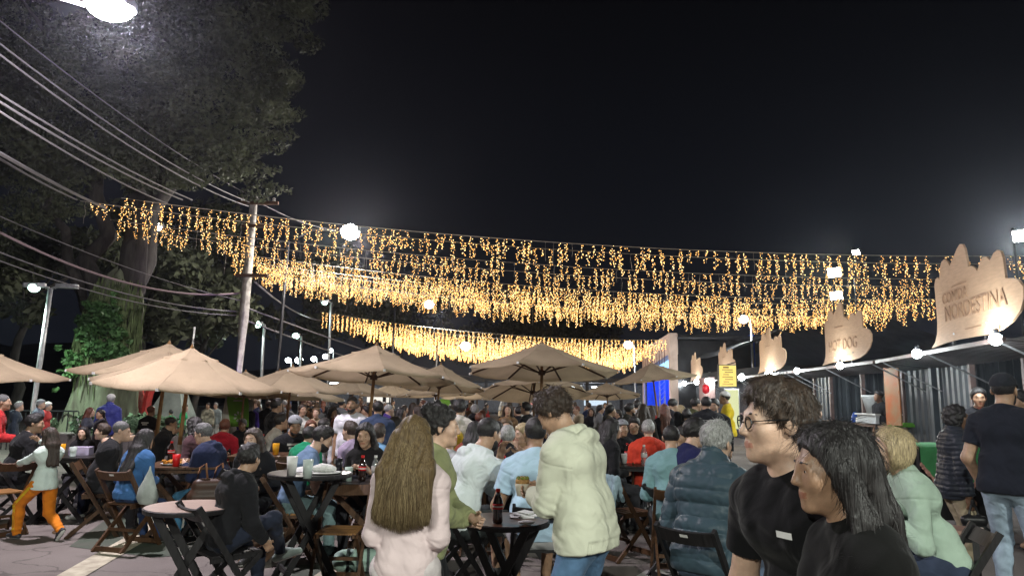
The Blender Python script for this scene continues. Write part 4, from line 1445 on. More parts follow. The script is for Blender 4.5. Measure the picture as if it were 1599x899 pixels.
def banner(u0, u1, vt, vb, Y, label, txt=True):
    a, b = at(u0, vt, Y), at(u1, vb, Y)
    w = b[0] - a[0]
    h = a[2] - b[2]
    r = empty('feather_banner', (a[0], Y, 0), 0, label, 'banner')
    gm = mat('banner_green', (0.18, 0.42, 0.05), rough=0.7, var=0.06, trans=0.2)
    ps = []
    for k in range(9):
        t = k / 8
        ps.append((w * (0.0 + 0.08 * math.sin(t * 3)), 0, b[2] + h * t))
    poly = [(w * 0.28, 0, b[2]), (w * 1.05, 0, b[2]), (w * 1.0, 0, b[2] + h * 0.5), (w * 0.86, 0, b[2] + h * 0.93), (w * 0.5, 0, b[2] + h * 1.06), (w * 0.1, 0, b[2] + h * 1.0), (w * 0.03, 0, b[2] + h * 0.6)]
    MB().prism(poly, (0, 0.012, 0)).build('flag', gm, r)
    wm2 = mat('banner_white', (0.65, 0.66, 0.6), rough=0.7, trans=0.2)
    MB().prism([(-w * 0.2, 0.004, b[2] - 0.1), (w * 0.27, 0.004, b[2]), (w * 0.02, 0.004, b[2] + h * 0.6), (w * 0.0, 0.004, b[2] + h * 0.9)], (0, 0.012, 0)).build('white_edge', wm2, r)
    MB().tube([(0, 0.02, 0), (0, 0.02, b[2] + h)], 0.02, 6).build('pole', metal_grey, r)
    if txt:
        text('SI', h * 0.36, (w * 0.52, -0.006, b[2] + h * 0.70), r, wm2, rot=(math.pi / 2, math.radians(90), 0), ext=0.002)
        fl = MB()
        for k in range(7):
            t = 2 * math.pi * k / 7
            c = Vector((w * 0.60, -0.008, b[2] + h * 0.24))
            d = Vector((math.cos(t), 0, math.sin(t)))
            e = Vector((-math.sin(t), 0, math.cos(t)))
            s = h * 0.13
            fl.prism([c + d * s * 0.3, c + d * s * 0.8 + e * s * 0.22, c + d * s, c + d * s * 0.8 - e * s * 0.22], (0, 0.004, 0))
        fl.build('emblem', wm2, r)


banner(355, 386, 600, 666, 14.6, 'green and white feather banner with white letters and a petal emblem')
banner(686, 704, 622, 642, 26, 'small green banner far back in the crowd', False)
# far white-lit stalls and dark shed along the back of the square
bk = empty('market_hall', (-2, 62, 0), 0, 'long low market hall with lit openings at the back of the square', 'building')
dkm = mat('hall_dark', (0.05, 0.055, 0.065), rough=0.8, var=0.2)
MB().box((3, 2, 3.1), (42, 6, 0.4)).build('roof', dkm, bk)
MB().box((3, 4.9, 1.5), (41.6, 0.2, 2.7)).build('back_wall', mat('hall_wall', (0.20, 0.21, 0.23), rough=0.8), bk)
for k in range(15):
    MB().box((-17.5 + k * 2.9, -0.8, 1.45), (0.25, 0.25, 2.9)).build('post', dkm, bk)
for k in (1, 4, 6, 8, 9, 11, 13):
    MB().box((-16.1 + k * 2.9, 1.0, 2.55), (1.6, 0.12, 0.10)).build('tube_lamp', emat('hall_tube', (0.85, 0.95, 1), 12), bk)
for k in (2, 7, 9, 12):
    MB().box((-16.1 + k * 2.9, 4.7, 1.5), (2.2, 0.06, 1.2)).build('lit_sign', emat('hall_panel_%d' % k, [(1, .9, .6), (.7, .85, 1), (1, .95, .85), (1, .35, .3)][k % 4], 1.0), bk)
for x in (-12, -4, 3, 9, 16):
    point_light('hall_light', (x, 0.5, 2.5), 130, (0.9, 0.96, 1), 0.3, bk)
# ------------------------------------------------------------------ bodies as smooth distance fields
def rotx(a):
    c, s = math.cos(a), math.sin(a)
    return np.array([[1, 0, 0], [0, c, -s], [0, s, c]])


def rotz(a):
    c, s = math.cos(a), math.sin(a)
    return np.array([[c, -s, 0], [s, c, 0], [0, 0, 1]])


def roty(a):
    c, s = math.cos(a), math.sin(a)
    return np.array([[c, 0, s], [0, 1, 0], [-s, 0, c]])


def unit(v):
    v = np.asarray(v, float)
    return v / (np.linalg.norm(v) + 1e-12)


class Cap:
    """tapered capsule, optionally cut by planes (point, outward normal), optionally subtracted"""
    def __init__(s, a, b, ra, rb=None, k=0.02, cuts=(), sub=False):
        s.a, s.b = np.asarray(a, float), np.asarray(b, float)
        s.ra, s.rb, s.k, s.cuts, s.sub = ra, (ra if rb is None else rb), k, cuts, sub

    def bounds(s):
        r = max(s.ra, s.rb)
        return np.minimum(s.a, s.b) - r, np.maximum(s.a, s.b) + r

    def grow(s, o):
        return Cap(s.a, s.b, s.ra + o, s.rb + o, s.k, s.cuts, s.sub)

    def ev(s, X, Y, Z):
        a, ba = s.a, s.b - s.a
        L = float(ba @ ba) + 1e-9
        px, py, pz = X - a[0], Y - a[1], Z - a[2]
        t = np.clip((px * ba[0] + py * ba[1] + pz * ba[2]) / L, 0, 1)
        d = np.sqrt((px - t * ba[0]) ** 2 + (py - t * ba[1]) ** 2 + (pz - t * ba[2]) ** 2) - (s.ra + t * (s.rb - s.ra))
        for p, n in s.cuts:
            d = np.maximum(d, (X - p[0]) * n[0] + (Y - p[1]) * n[1] + (Z - p[2]) * n[2])
        return d


class Ell:
    def __init__(s, c, r, R=None, k=0.02, cuts=(), sub=False):
        s.c, s.r = np.asarray(c, float), np.asarray(r, float)
        s.R, s.k, s.cuts, s.sub = (np.eye(3) if R is None else R), k, cuts, sub

    def bounds(s):
        m = np.sqrt(((s.R * s.r) ** 2).sum(1))
        return s.c - m, s.c + m

    def grow(s, o):
        return Ell(s.c, s.r + o, s.R, s.k, s.cuts, s.sub)

    def ev(s, X, Y, Z):
        px, py, pz = X - s.c[0], Y - s.c[1], Z - s.c[2]
        q = [px * s.R[0, i] + py * s.R[1, i] + pz * s.R[2, i] for i in range(3)]
        k0 = np.sqrt(sum((q[i] / s.r[i]) ** 2 for i in range(3)))
        k1 = np.sqrt(sum((q[i] / s.r[i] ** 2) ** 2 for i in range(3)))
        d = k0 * (k0 - 1) / (k1 + 1e-6)
        for p, n in s.cuts:
            d = np.maximum(d, (X - p[0]) * n[0] + (Y - p[1]) * n[1] + (Z - p[2]) * n[2])
        return d


_E = [(0, 1), (2, 3), (4, 5), (6, 7), (0, 2), (1, 3), (4, 6), (5, 7), (0, 4), (1, 5), (2, 6), (3, 7)]


def polygonise(prims, vox, disp=None, cuts=()):
    """smooth union of prims on a grid -> (verts, quads) by surface nets"""
    lo = np.min([p.bounds()[0] for p in prims if not p.sub], 0) - 3 * vox - 0.012
    hi = np.max([p.bounds()[1] for p in prims if not p.sub], 0) + 3 * vox + 0.012
    n = np.ceil((hi - lo) / vox).astype(int) + 1
    ax = [(lo[i] + np.arange(n[i]) * vox).astype(np.float32) for i in range(3)]
    D = np.full(n, 0.5, np.float32)
    for p in prims:
        b0, b1 = p.bounds()
        m = p.k + 2.5 * vox + 0.012
        i0 = np.maximum(0, np.floor((b0 - m - lo) / vox).astype(int))
        i1 = np.minimum(n, np.ceil((b1 + m - lo) / vox).astype(int) + 1)
        if (i1 <= i0).any():
            continue
        sl = tuple(slice(i0[i], i1[i]) for i in range(3))
        X, Y, Z = ax[0][sl[0]][:, None, None], ax[1][sl[1]][None, :, None], ax[2][sl[2]][None, None, :]
        e = p.ev(X, Y, Z).astype(np.float32)
        d = D[sl]
        if p.sub:
            h = np.maximum(p.k - np.abs(-e - d), 0) / p.k
            D[sl] = np.maximum(d, -e) + h * h * p.k * 0.25
        else:
            h = np.maximum(p.k - np.abs(e - d), 0) / p.k
            D[sl] = np.minimum(d, e) - h * h * p.k * 0.25
    for p, nn in cuts:
        e = (ax[0][:, None, None] - p[0]) * nn[0] + (ax[1][None, :, None] - p[1]) * nn[1] + (ax[2][None, None, :] - p[2]) * nn[2]
        D = np.maximum(D, e.astype(np.float32))
    if disp is not None:
        w = np.nonzero(np.abs(D) < 2.5 * vox + 0.015)
        D[w] += disp(ax[0][w[0]], ax[1][w[1]], ax[2][w[2]]).astype(np.float32)
    I = D < 0
    cnt = np.zeros(n - 1, np.int8)
    for a in (0, 1):
        for b in (0, 1):
            for c in (0, 1):
                cnt += I[a:n[0] - 1 + a, b:n[1] - 1 + b, c:n[2] - 1 + c]
    cell = np.argwhere((cnt > 0) & (cnt < 8))
    if len(cell) == 0:
        return np.zeros((0, 3)), np.zeros((0, 4), int)
    idx = np.full(n - 1, -1, np.int64)
    idx[tuple(cell.T)] = np.arange(len(cell))
    off = np.array([(a, b, c) for a in (0, 1) for b in (0, 1) for c in (0, 1)])
    vals = np.stack([D[cell[:, 0] + o[0], cell[:, 1] + o[1], cell[:, 2] + o[2]] for o in off], 1)
    acc = np.zeros((len(cell), 3))
    k = np.zeros(len(cell))
    for i, j in _E:
        a, b = vals[:, i], vals[:, j]
        s = (a < 0) != (b < 0)
        t = np.where(s, a / np.where(s, a - b, 1), 0)
        pt = off[i] + t[:, None] * (off[j] - off[i])
        acc += pt * s[:, None]
        k += s
    V = lo + (cell + acc / k[:, None]) * vox
    Q = []
    for axis in range(3):
        sh = [slice(1, -1)] * 3
        A = I[1:-1, 1:-1, 1:-1]
        s2 = [slice(1, -1)] * 3
        s2[axis] = slice(2, None)
        B = I[tuple(s2)]
        w = np.argwhere(A != B) + 1
        if len(w) == 0:
            continue
        u, v = (axis + 1) % 3, (axis + 2) % 3
        eu, ev = np.zeros(3, int), np.zeros(3, int)
        eu[u] = 1
        ev[v] = 1
        ok = (w < n - 1).all(1)
        w = w[ok]
        q = np.stack([idx[tuple((w - eu - ev).T)], idx[tuple((w - ev).T)], idx[tuple(w.T)], idx[tuple((w - eu).T)]], 1)
        fl = ~I[tuple(w.T)]
        q[fl] = q[fl][:, ::-1]
        Q.append(q)
    Q = np.concatenate(Q)
    Q = Q[(Q >= 0).all(1)]
    return V, Q


def sdf_mesh(name, prims, vox, mats, disp=None, cuts=(), region=None):
    V, Q = polygonise(prims, vox, disp, cuts)
    me = bpy.data.meshes.new(name)
    me.vertices.add(len(V))
    me.vertices.foreach_set("co", V.astype(np.float32).ravel())
    me.loops.add(len(Q) * 4)
    me.polygons.add(len(Q))
    me.loops.foreach_set("vertex_index", Q.ravel().astype(np.int32))
    me.polygons.foreach_set("loop_start", np.arange(0, len(Q) * 4, 4, dtype=np.int32))
    try:
        me.polygons.foreach_set("loop_total", np.full(len(Q), 4, np.int32))
    except Exception:
        pass
    me.polygons.foreach_set("use_smooth", np.ones(len(Q), bool))
    for m in mats:
        me.materials.append(m)
    if region is not None and len(Q):
        cen = V[Q].mean(1)
        me.polygons.foreach_set("material_index", region(cen).astype(np.int32))
    me.update(calc_edges=True)
    return me


def vnoise(X, Y, Z, f, ph=0.0):
    return (np.sin(X * f + 1.7 * np.sin(Y * f * 0.7 + ph) + ph) * np.sin(Y * f * 1.13 + 1.3 * np.sin(Z * f * 0.8) + 2.1 * ph)
            * np.sin(Z * f * 0.91 + 1.9 * np.sin(X * f * 0.6 + ph)))


def ik(a, t, l1, l2, hint):
    a, t = np.asarray(a, float), np.asarray(t, float)
    v = t - a
    d = np.linalg.norm(v)
    mx = (l1 + l2) * 0.995
    if d > mx:
        t = a + v / d * mx
        v = t - a
        d = mx
    d = max(d, abs(l1 - l2) + 0.02)
    u = unit(v)
    c = (l1 * l1 + d * d - l2 * l2) / (2 * d)
    h = math.sqrt(max(0, l1 * l1 - c * c))
    w = np.asarray(hint, float)
    w = w - u * (w @ u)
    return a + u * c + unit(w) * h, t


SKIN = {'light': (0.50, 0.33, 0.24), 'mid': (0.40, 0.25, 0.165), 'tan': (0.31, 0.185, 0.115), 'dark': (0.16, 0.085, 0.05)}
HAIRC = {'black': (0.012, 0.010, 0.010), 'brown': (0.035, 0.021, 0.013), 'lbrown': (0.10, 0.060, 0.030), 'blond': (0.42, 0.33, 0.19),
         'grey': (0.30, 0.30, 0.29), 'dgrey': (0.10, 0.10, 0.10), 'red': (0.11, 0.035, 0.018), 'white': (0.6, 0.6, 0.6)}


def skin_mat(k):
    m = mat('skin_' + k, SKIN[k], rough=0.46, var=0.11, scale=26, detail=8, bump=0.12, bscale=260, spec=0.4)
    b = m.node_tree.nodes["Principled BSDF"]
    b.inputs["Subsurface Weight"].default_value = 0.06
    b.inputs["Subsurface Radius"].default_value = (0.012, 0.005, 0.003)
    return m


def lip_mat(k):
    c = SKIN[k]
    return mat('lip_' + k, (c[0] * 0.78, c[1] * 0.56, c[2] * 0.56), rough=0.4, var=0.05)


def hair_mat(k, st=(55, 55, 4)):
    c = HAIRC[k]
    return mat('hair_' + k, tuple(x * 1.5 for x in c), rough=0.52, col2=tuple(x * 0.45 for x in c), scale=3.0, stretch=st, spec=0.5,
               bump=0.6, bscale=3.5)


def cloth(key, col, rough=0.9, fine=True, var=0.1):
    return mat('cloth_' + key, col, rough=rough, var=var, scale=9, bump=0.12 if fine else 0.0, bscale=260, sheen=0.05, spec=0.15, fold=0.5 if fine else 0.3)


def person(label, x, y, yaw, ztop, Y, pose='stand', sex='m', skin='mid', hair='short', hcol='brown', top=('long', (0.1, 0.1, 0.1)),
           bottom=((0.03, 0.03, 0.035), 'long'), shoe=(0.03, 0.03, 0.03), lean=None, curve=None, head=(0, 0), hl=None, hr=None,
           legs=None, face=True, extras=(), seat=0.46, group=None, vox=None, fat=0.0, scale=None, fl=None, fr=None, build_lower=True,
           elbow=None, z0=0.0, crouch=0.0):
    """one person: a continuous body with hair and clothing as children. Local frame: +Y ahead, +X right hand side"""
    vox = vox or max(0.0052, Y / 712 * 0.85)
    sit = pose == 'sit'
    lean = math.radians(lean if lean is not None else (8 if sit else 2))
    curve = math.radians(curve if curve is not None else (12 if sit else 6))
    female = sex == 'f'
    # ---- scale so that the crown reaches ztop
    full = 1.72
    up = 0.09 + 0.02 + 0.26 * math.cos(lean) + 0.27 * math.cos(lean + curve)
    hp = math.radians(head[0])
    upper = up + 0.10 * math.cos(lean + curve * 1.2) + 0.17 * math.cos(hp * 0.8)
    if scale:
        s = scale
    elif sit:
        s = min(1.12, max(0.72, (ztop - z0 - seat) / upper))
    else:
        s = min(1.16, max(0.6, (ztop - z0) / (0.92 - crouch - 0.11 + upper)))
    root = empty('person', (x, y, z0), -math.radians(yaw), label, 'person', group)
    sc = lambda *p: np.array(p, float) * s
    hz = (seat / s + 0.11) if sit else 0.92 - crouch
    P = np.array([0, 0, hz])
    sp1 = np.array([0, math.sin(lean), math.cos(lean)])
    sp2 = np.array([0, math.sin(lean + curve), math.cos(lean + curve)])
    waist = P + sp1 * 0.16
    mid = P + sp1 * 0.26
    chest = mid + sp2 * 0.13
    shc = mid + sp2 * 0.235
    nb = mid + sp2 * 0.275
    hd = np.array([0, math.sin(lean + curve * 1.2), math.cos(lean + curve * 1.2)])
    nt = nb + hd * 0.09
    sw = 0.158 if female else 0.18
    hw = 0.098 if female else 0.09
    HR = rotz(-math.radians(head[1])) @ rotx(-hp)
    hc = nt + np.array([0, 0.012, 0]) + HR @ np.array([0, 0.012, 0.065])
    ho_ = rotz(-math.radians(yaw)) @ (hc * s)
    root.location = (x - ho_[0], y - ho_[1], z0)
    sh = {-1: shc + np.array([-sw, 0, -0.055]), 1: shc + np.array([sw, 0, -0.055])}
    tgt = {-1: hl, 1: hr}
    elb, wri = {}, {}
    for sd in (-1, 1):
        t = tgt[sd]
        if t is None:
            t = (sd * 0.13, 0.30, hz + 0.14) if sit else (sd * 0.25, 0.06, 0.80)
        t = np.array(t, float)
        hint = np.array([sd * 0.5, -0.8, -0.5]) if not elbow else np.array([sd * elbow[0], elbow[1], elbow[2]])
        elb[sd], wri[sd] = ik(sh[sd], t, 0.285, 0.25, hint)
    hip = {sd: P + np.array([sd * hw, 0, -0.02]) for sd in (-1, 1)}
    kn, an = {}, {}
    ft = {-1: fl, 1: fr}
    for sd in (-1, 1):
        t = ft[sd]
        if t is None:
            t = (sd * 0.11, 0.42, 0.085) if sit else (sd * 0.10, 0.02 - 0.03 * sd, 0.085)
        t = np.array(t, float)
        kn[sd], an[sd] = ik(hip[sd], t, 0.43, 0.42, (sd * 0.15, 1.0, 0.35 if sit else 0.1))
    f = fat
    # ---- bodily prims (unit scale), o = offset
    def torso(o, bust=True):
        L = [Cap(P + (-0.055 - f / 2, 0, 0), P + (0.055 + f / 2, 0, 0), 0.105 + f + o, k=0.05),
             Cap(waist + (-0.05 - f, 0.0, 0), waist + (0.05 + f, 0.0, 0), (0.088 if female else 0.098) + 1.3 * f + o, k=0.09),
             Cap(chest + (-0.075, 0.005, 0), chest + (0.075, 0.005, 0), (0.098 if female else 0.112) + f * .8 + o, k=0.09),
             Cap(shc + (-sw * 0.5, -0.005, -0.022), shc + (sw * 0.5, -0.005, -0.022), 0.064 + o * 0.8, k=0.07),
             Cap(nb + (0, -0.01, 0.0), shc + (-sw * 0.55, -0.008, -0.012), 0.052, 0.05 + o * .6, k=0.05),
             Cap(nb + (0, -0.01, 0.0), shc + (sw * 0.55, -0.008, -0.012), 0.052, 0.05 + o * .6, k=0.05)]
        if f > 0.015:
            L.append(Ell(waist + np.array([0, 0.03, 0]), (0.13 + f, 0.12 + f, 0.14), k=0.08).grow(o))
        if female and bust:
            for sd in (-1, 1):
                L.append(Ell(chest + np.array([sd * 0.062, 0.085, -0.03]), (0.052 + o, 0.05 + o, 0.055 + o), k=0.04))
        return L

    def arm(sd, o, to=2.0, k=0.022, puff=0.0):
        """to: 0..1 along upper arm, 1..2 along forearm"""
        S_, E_, W_ = sh[sd], elb[sd], wri[sd]
        ru, re, rw = (0.046, 0.037, 0.026) if female else (0.054, 0.043, 0.031)
        ru += f * 0.4
        out = [Cap(shc + np.array([sd * sw * 0.6, 0, -0.03]), S_, 0.056 + o * .8, 0.053 + o * .8, k=0.05)]
        if to >= 1:
            out.append(Cap(S_, E_, ru + o + puff, re + o + puff, k=k))
            if to >= 2:
                out.append(Cap(E_, W_, re + o + puff, rw + o + puff * 0.5, k=0.03, cuts=()))
            else:
                t = to - 1
                q = E_ + (W_ - E_) * t
                out.append(Cap(E_, W_, re + o, rw + o, k=0.03, cuts=[(q, unit(W_ - E_))]))
        else:
            q = S_ + (E_ - S_) * to
            out.append(Cap(S_, E_, ru + o, re + o, k=k, cuts=[(q, unit(E_ - S_))]))
        return out

    def leg(sd, o, cut=None):
        rh, rk, ra = (0.083, 0.052, 0.036) if female else (0.085, 0.056, 0.04)
        rh += f * 0.5
        H_, K_, A_ = hip[sd], kn[sd], an[sd]
        m = K_ + (A_ - K_) * 0.35 + np.array([0, -0.012, 0])
        L = [Cap(H_, K_, rh + o, rk + o, k=0.05)]
        if cut == 'shorts':
            q = H_ + (K_ - H_) * 0.88
            return [Cap(H_, K_, rh + o + 0.012, rk + o + 0.025, k=0.05, cuts=[(q, unit(K_ - H_))])]
        L.append(Cap(K_, m, rk + o - 0.002, 0.05 + o, k=0.03))
        L.append(Cap(m, A_, 0.05 + o, ra + o, k=0.03))
        return L

    def hand(sd):
        E_, W_ = elb[sd], wri[sd]
        d = unit(W_ - E_)
        # palm faces inward
        inw = np.array([-sd, 0.15, 0.0])
        inw = unit(inw - d * (inw @ d))
        side = np.cross(d, inw) * 1.0
        if side[2] < 0 and abs(d[2]) < 0.8 or (abs(d[2]) >= 0.8 and side[1] < 0):
            side = -side
        B = np.stack([side, inw, d], 1)
        L = [Ell(W_ + d * 0.045, (0.038, 0.017, 0.052), B, k=0.02)]
        ln = (0.066, 0.078, 0.074, 0.058)
        for i in range(4):
            o = (1.5 - i) * 0.0185
            b0 = W_ + d * 0.085 + side * o
            cr = 0.5 + 0.07 * i
            d1 = unit(d * math.cos(cr) + inw * math.sin(cr))
            d2 = unit(d * math.cos(cr * 2.4) + inw * math.sin(cr * 2.4))
            b1 = b0 + d1 * ln[i] * 0.55
            L += [Cap(b0, b1, 0.0095, 0.0085, k=0.006), Cap(b1, b1 + d2 * ln[i] * 0.5, 0.0085, 0.0072, k=0.006)]
        t0 = W_ + d * 0.03 + side * 0.03
        t1 = t0 + unit(d * 0.65 + side * 0.6 + inw * 0.45) * 0.04
        t2 = t1 + unit(d * 0.85 + side * 0.1 + inw * 0.5) * 0.03
        L += [Cap(t0, t1, 0.013, 0.0105, k=0.012), Cap(t1, t2, 0.0105, 0.0085, k=0.006)]
        return L

    def hp_(c):
        return hc + HR @ np.array(c, float)

    def headprims(o=0.0):
        jw = 0.9 if female else 1.0
        L = [Ell(hp_((0, -0.015, 0.035)), (0.075, 0.095, 0.085), HR, k=0.03),
             Ell(hp_((0, 0.03, -0.028)), (0.060 * jw, 0.066, 0.086), HR, k=0.03),
             Ell(hp_((0, 0.042, -0.072)), (0.044 * jw, 0.046, 0.042), HR, k=0.03),
             Ell(hp_((0, 0.080, -0.096)), (0.022, 0.018, 0.017), HR, k=0.025)]
        if face or vox < 0.007:
            L += [Cap(hp_((-0.034, 0.079, 0.026)), hp_((0.034, 0.079, 0.026)), 0.012, k=0.02)]
            for sd in (-1, 1):
                L += [Ell(hp_((sd * 0.04, 0.058, -0.022)), (0.027, 0.028, 0.027), HR, k=0.025)]
            for sd in (-1, 1):
                L += [Ell(hp_((sd * 0.033, 0.099, 0.007)), (0.019, 0.013, 0.011), HR, k=0.010, sub=True)]
                L += [Cap(hp_((sd * 0.022, 0.0845, 0.0135)), hp_((sd * 0.043, 0.080, 0.0125)), 0.0062, k=0.005)]
                L += [Cap(hp_((sd * 0.024, 0.0825, -0.0025)), hp_((sd * 0.042, 0.079, -0.0015)), 0.0055, k=0.006)]
            L += [Cap(hp_((0, 0.089, 0.018)), hp_((0, 0.1085, -0.024)), 0.0085, 0.0115, k=0.016)]
            for sd in (-1, 1):
                L += [Ell(hp_((sd * 0.012, 0.098, -0.029)), (0.0078, 0.010, 0.0072), HR, k=0.008)]
            L += [Cap(hp_((-0.017, 0.0905, -0.0575)), hp_((0.017, 0.0905, -0.0575)), 0.0075, k=0.010),
                  Cap(hp_((-0.014, 0.0895, -0.069)), hp_((0.014, 0.0895, -0.069)), 0.0085, k=0.008)]
        for sd in (-1, 1):
            L += [Ell(hp_((sd * 0.078, -0.008, -0.004)), (0.010, 0.020, 0.032), HR @ rotz(sd * 0.35), k=0.008)]
        return L

    SCN = lambda prims: [_scaled(p, s) for p in prims]
    # ---- body
    B = torso(-0.004)
    for sd in (-1, 1):
        B += arm(sd, 0.0) + hand(sd)
        B += leg(sd, -0.004)
        fd = unit(np.array([sd * 0.2, 1, 0])) if not sit else np.array([sd * 0.12, 1, 0])
        B += [Cap(an[sd], an[sd] + np.array([0, 0.13, -0.045]), 0.036, 0.028, k=0.02)]
    neckr = 0.046 if female else 0.054
    B += [Cap(nb - hd * 0.02, hp_((0, -0.02, -0.055)), neckr + 0.006, neckr, k=0.03)]
    B += headprims()
    sm, lm = skin_mat(skin), lip_mat(skin)
    hcS, HRT = hc * s, HR.T

    def reg(c):
        q = (c - hcS) @ HRT.T / s
        return ((np.abs(q[:, 2] + 0.0625) < 0.0115 - 0.18 * np.abs(q[:, 0])) & (np.abs(q[:, 0]) < 0.027) & (q[:, 1] > 0.082)).astype(int)

    put('body', sdf_mesh('body', SCN(B), vox, [sm, lm], region=reg if face else None), root)
    # ---- top
    kind, tcol = top[0], top[1]
    tmat = tcol if not isinstance(tcol, tuple) else cloth('%.3f_%.3f_%.3f' % tcol, tcol)
    o = {'tee': 0.012, 'long': 0.016, 'hoodie': 0.024, 'jacket': 0.026, 'puffer': 0.026, 'sweat': 0.024}[kind]
    drop = {'tee': 0.06, 'long': 0.06, 'hoodie': 0.07, 'jacket': 0.10, 'puffer': 0.12, 'sweat': 0.30}[kind]
    if sit:
        drop = min(drop, 0.07)
    T = torso(o)
    T[0] = Cap(P + (-0.06 - f / 2, 0, 0), P + (0.06 + f / 2, 0, 0), 0.108 + f + o, k=0.07)
    if kind == 'sweat':
        T.append(Cap(P + np.array([-0.06, 0, -0.2]), P + np.array([0.06, 0, -0.2]), 0.10 + o, k=0.08))
        T.append(Cap(P + np.array([-0.06, 0, -0.34]), P + np.array([0.06, 0, -0.34]), 0.11 + o, k=0.08))
    elif not sit:
        T.append(Cap(P + (-0.06 - f / 2, 0, -0.06), P + (0.06 + f / 2, 0, -0.06), 0.108 + f + o, k=0.07))
    for t_ in T:      # the hem cuts the trunk of the garment, never a lowered sleeve
        t_.cuts = list(t_.cuts) + [(P - sp1 * drop, -sp1)]
    for sd in (-1, 1):
        if kind == 'tee':
            T += arm(sd, o + 0.008, 0.62)
        else:
            T += arm(sd, o, 1.93, puff=0.01 if kind == 'puffer' else 0.0)
            if kind in ('hoodie', 'sweat', 'long'):
                w0 = elb[sd] + (wri[sd] - elb[sd]) * 0.80
                w1 = elb[sd] + (wri[sd] - elb[sd]) * 0.96
                T.append(Cap(w0, w1, 0.036 + o * 0.4, 0.035 + o * .4, k=0.012, cuts=[(w1, unit(wri[sd] - elb[sd]))]))
    if kind in ('jacket', 'puffer', 'tee', 'long', 'sweat'):
        ch = {'puffer': 0.075, 'jacket': 0.045}.get(kind, 0.012)
        T.append(Cap(nb - hd * 0.03, nb + hd * ch - np.array([0, 0.012, 0]), neckr + 0.014 + o * 0.5, neckr + 0.012 + o * 0.4, k=0.03,
                     cuts=[(nb + hd * ch + np.array([0, 0.0, 0.0]), unit(hd + np.array([0, 0.45, 0])))]))
    if kind == 'hoodie':
        rc = nb + hd * 0.030 + np.array([0, -0.004, 0])
        ring = [rc + np.array([0.084 * math.sin(t), -0.082 * math.cos(t), -0.030 * (1 - math.cos(t)) * 0.9 + 0.012]) for t in np.linspace(-2.2, 2.2, 10)]
        for i_ in range(9):
            T.append(Cap(ring[i_], ring[i_ + 1], 0.031 if 2 < i_ < 6 else 0.027, k=0.012))
        T += [Ell(nb + np.array([0, -0.112, -0.030]), (0.115, 0.046, 0.085), rotx(0.25), k=0.012),
              Cap(nb + np.array([-0.06, -0.125, 0.0]), nb + np.array([0.06, -0.125, 0.0]), 0.035, k=0.012),
              Cap(nb + np.array([-0.05, -0.135, -0.09]), nb + np.array([0.05, -0.135, -0.09]), 0.03, k=0.02)]
    ph = random.uniform(0, 6)
    wr = {'tee': 0.0025, 'long': 0.0025, 'hoodie': 0.0032, 'jacket': 0.0040, 'puffer': 0.003, 'sweat': 0.0030}[kind]
    sp_l = sp1.copy()
    armL = {sd: (sh[sd] * s, elb[sd] * s, wri[sd] * s) for sd in (-1, 1)}
    midS, PS = mid * s, P * s
    fine_disp = vox < 0.011

    def tdisp(X, Y_, Z):
        q1 = Z * 1.0 + 0.7 * X * np.sin(ph) + 0.35 * np.sin(X * 9 + Y_ * 7 + ph) * 0.25
        q2 = X * 0.9 + 0.55 * Z + 0.06 * np.sin(Z * 11 + Y_ * 5 + 2 * ph)
        env = 0.5 + 0.5 * np.sin(X * 11 + ph * 3) * np.sin(Z * 8 + ph * 2 + Y_ * 6)
        rid = lambda t: 1 - 2 * np.abs(np.sin(t)) ** 0.7
        d = wr * s * (0.55 * rid(q1 * 31 + 2 * np.sin(X * 7 + ph)) * env + 0.5 * rid(q2 * 27 + 1.5 * np.sin(Z * 9 + ph)) * (1 - env) + 0.25 * vnoise(X, Y_, Z, 40 / s, ph))
        if vox < 0.0085:
            zh = (Y_ - PS[1]) * sp1[1] + (Z - PS[2]) * sp1[2] + drop * s
            if kind in ('hoodie', 'sweat', 'jacket'):      # ribbed hem band
                ang = np.arctan2(X, Y_ - PS[1])
                band = (np.abs(X) < 0.19 * s) * (zh > -0.03 * s) / (1 + np.exp(np.clip((zh - 0.052 * s) / (0.003 * s), -40, 40)))
                d += band * (0.007 * s + 0.0016 * s * np.sin(ang * 95))
            # sunk seams: arm hole and shoulder
            for sd in (-1, 1):
                a_, e_, w_ = armL[sd]
                ua = unit(e_ - a_)
                tt = (X - a_[0]) * ua[0] + (Y_ - a_[1]) * ua[1] + (Z - a_[2]) * ua[2] - 0.035 * s
                near = (X - a_[0]) ** 2 + (Y_ - a_[1]) ** 2 + (Z - a_[2]) ** 2 < (0.13 * s) ** 2
                d += near * 0.0035 * s * np.exp(-(tt / (0.0055 * s)) ** 2)
                if kind in ('hoodie', 'sweat', 'jacket'):
                    uf = unit(w_ - e_)
                    lf = np.linalg.norm(w_ - e_)
                    tc_ = (X - e_[0]) * uf[0] + (Y_ - e_[1]) * uf[1] + (Z - e_[2]) * uf[2]
                    r2 = (X - e_[0] - tc_ * uf[0]) ** 2 + (Y_ - e_[1] - tc_ * uf[1]) ** 2 + (Z - e_[2] - tc_ * uf[2]) ** 2
                    d += (r2 < (0.075 * s) ** 2) * (np.abs(tc_ - lf * 0.90) < lf * 0.2) * 0.006 * s / (1 + np.exp(np.clip(-(tc_ - lf * 0.78) / (0.004 * s), -40, 40)))
        # folds near the elbows and the waist
        zz = (Y_ - PS[1]) * sp1[1] + (Z - PS[2]) * sp1[2]
        d += wr * 0.7 * s * np.sin(zz * 75 / s + 2.5 * np.sin(X * 14 + ph)) * np.exp(-((zz - 0.05 * s) / (0.09 * s)) ** 2)
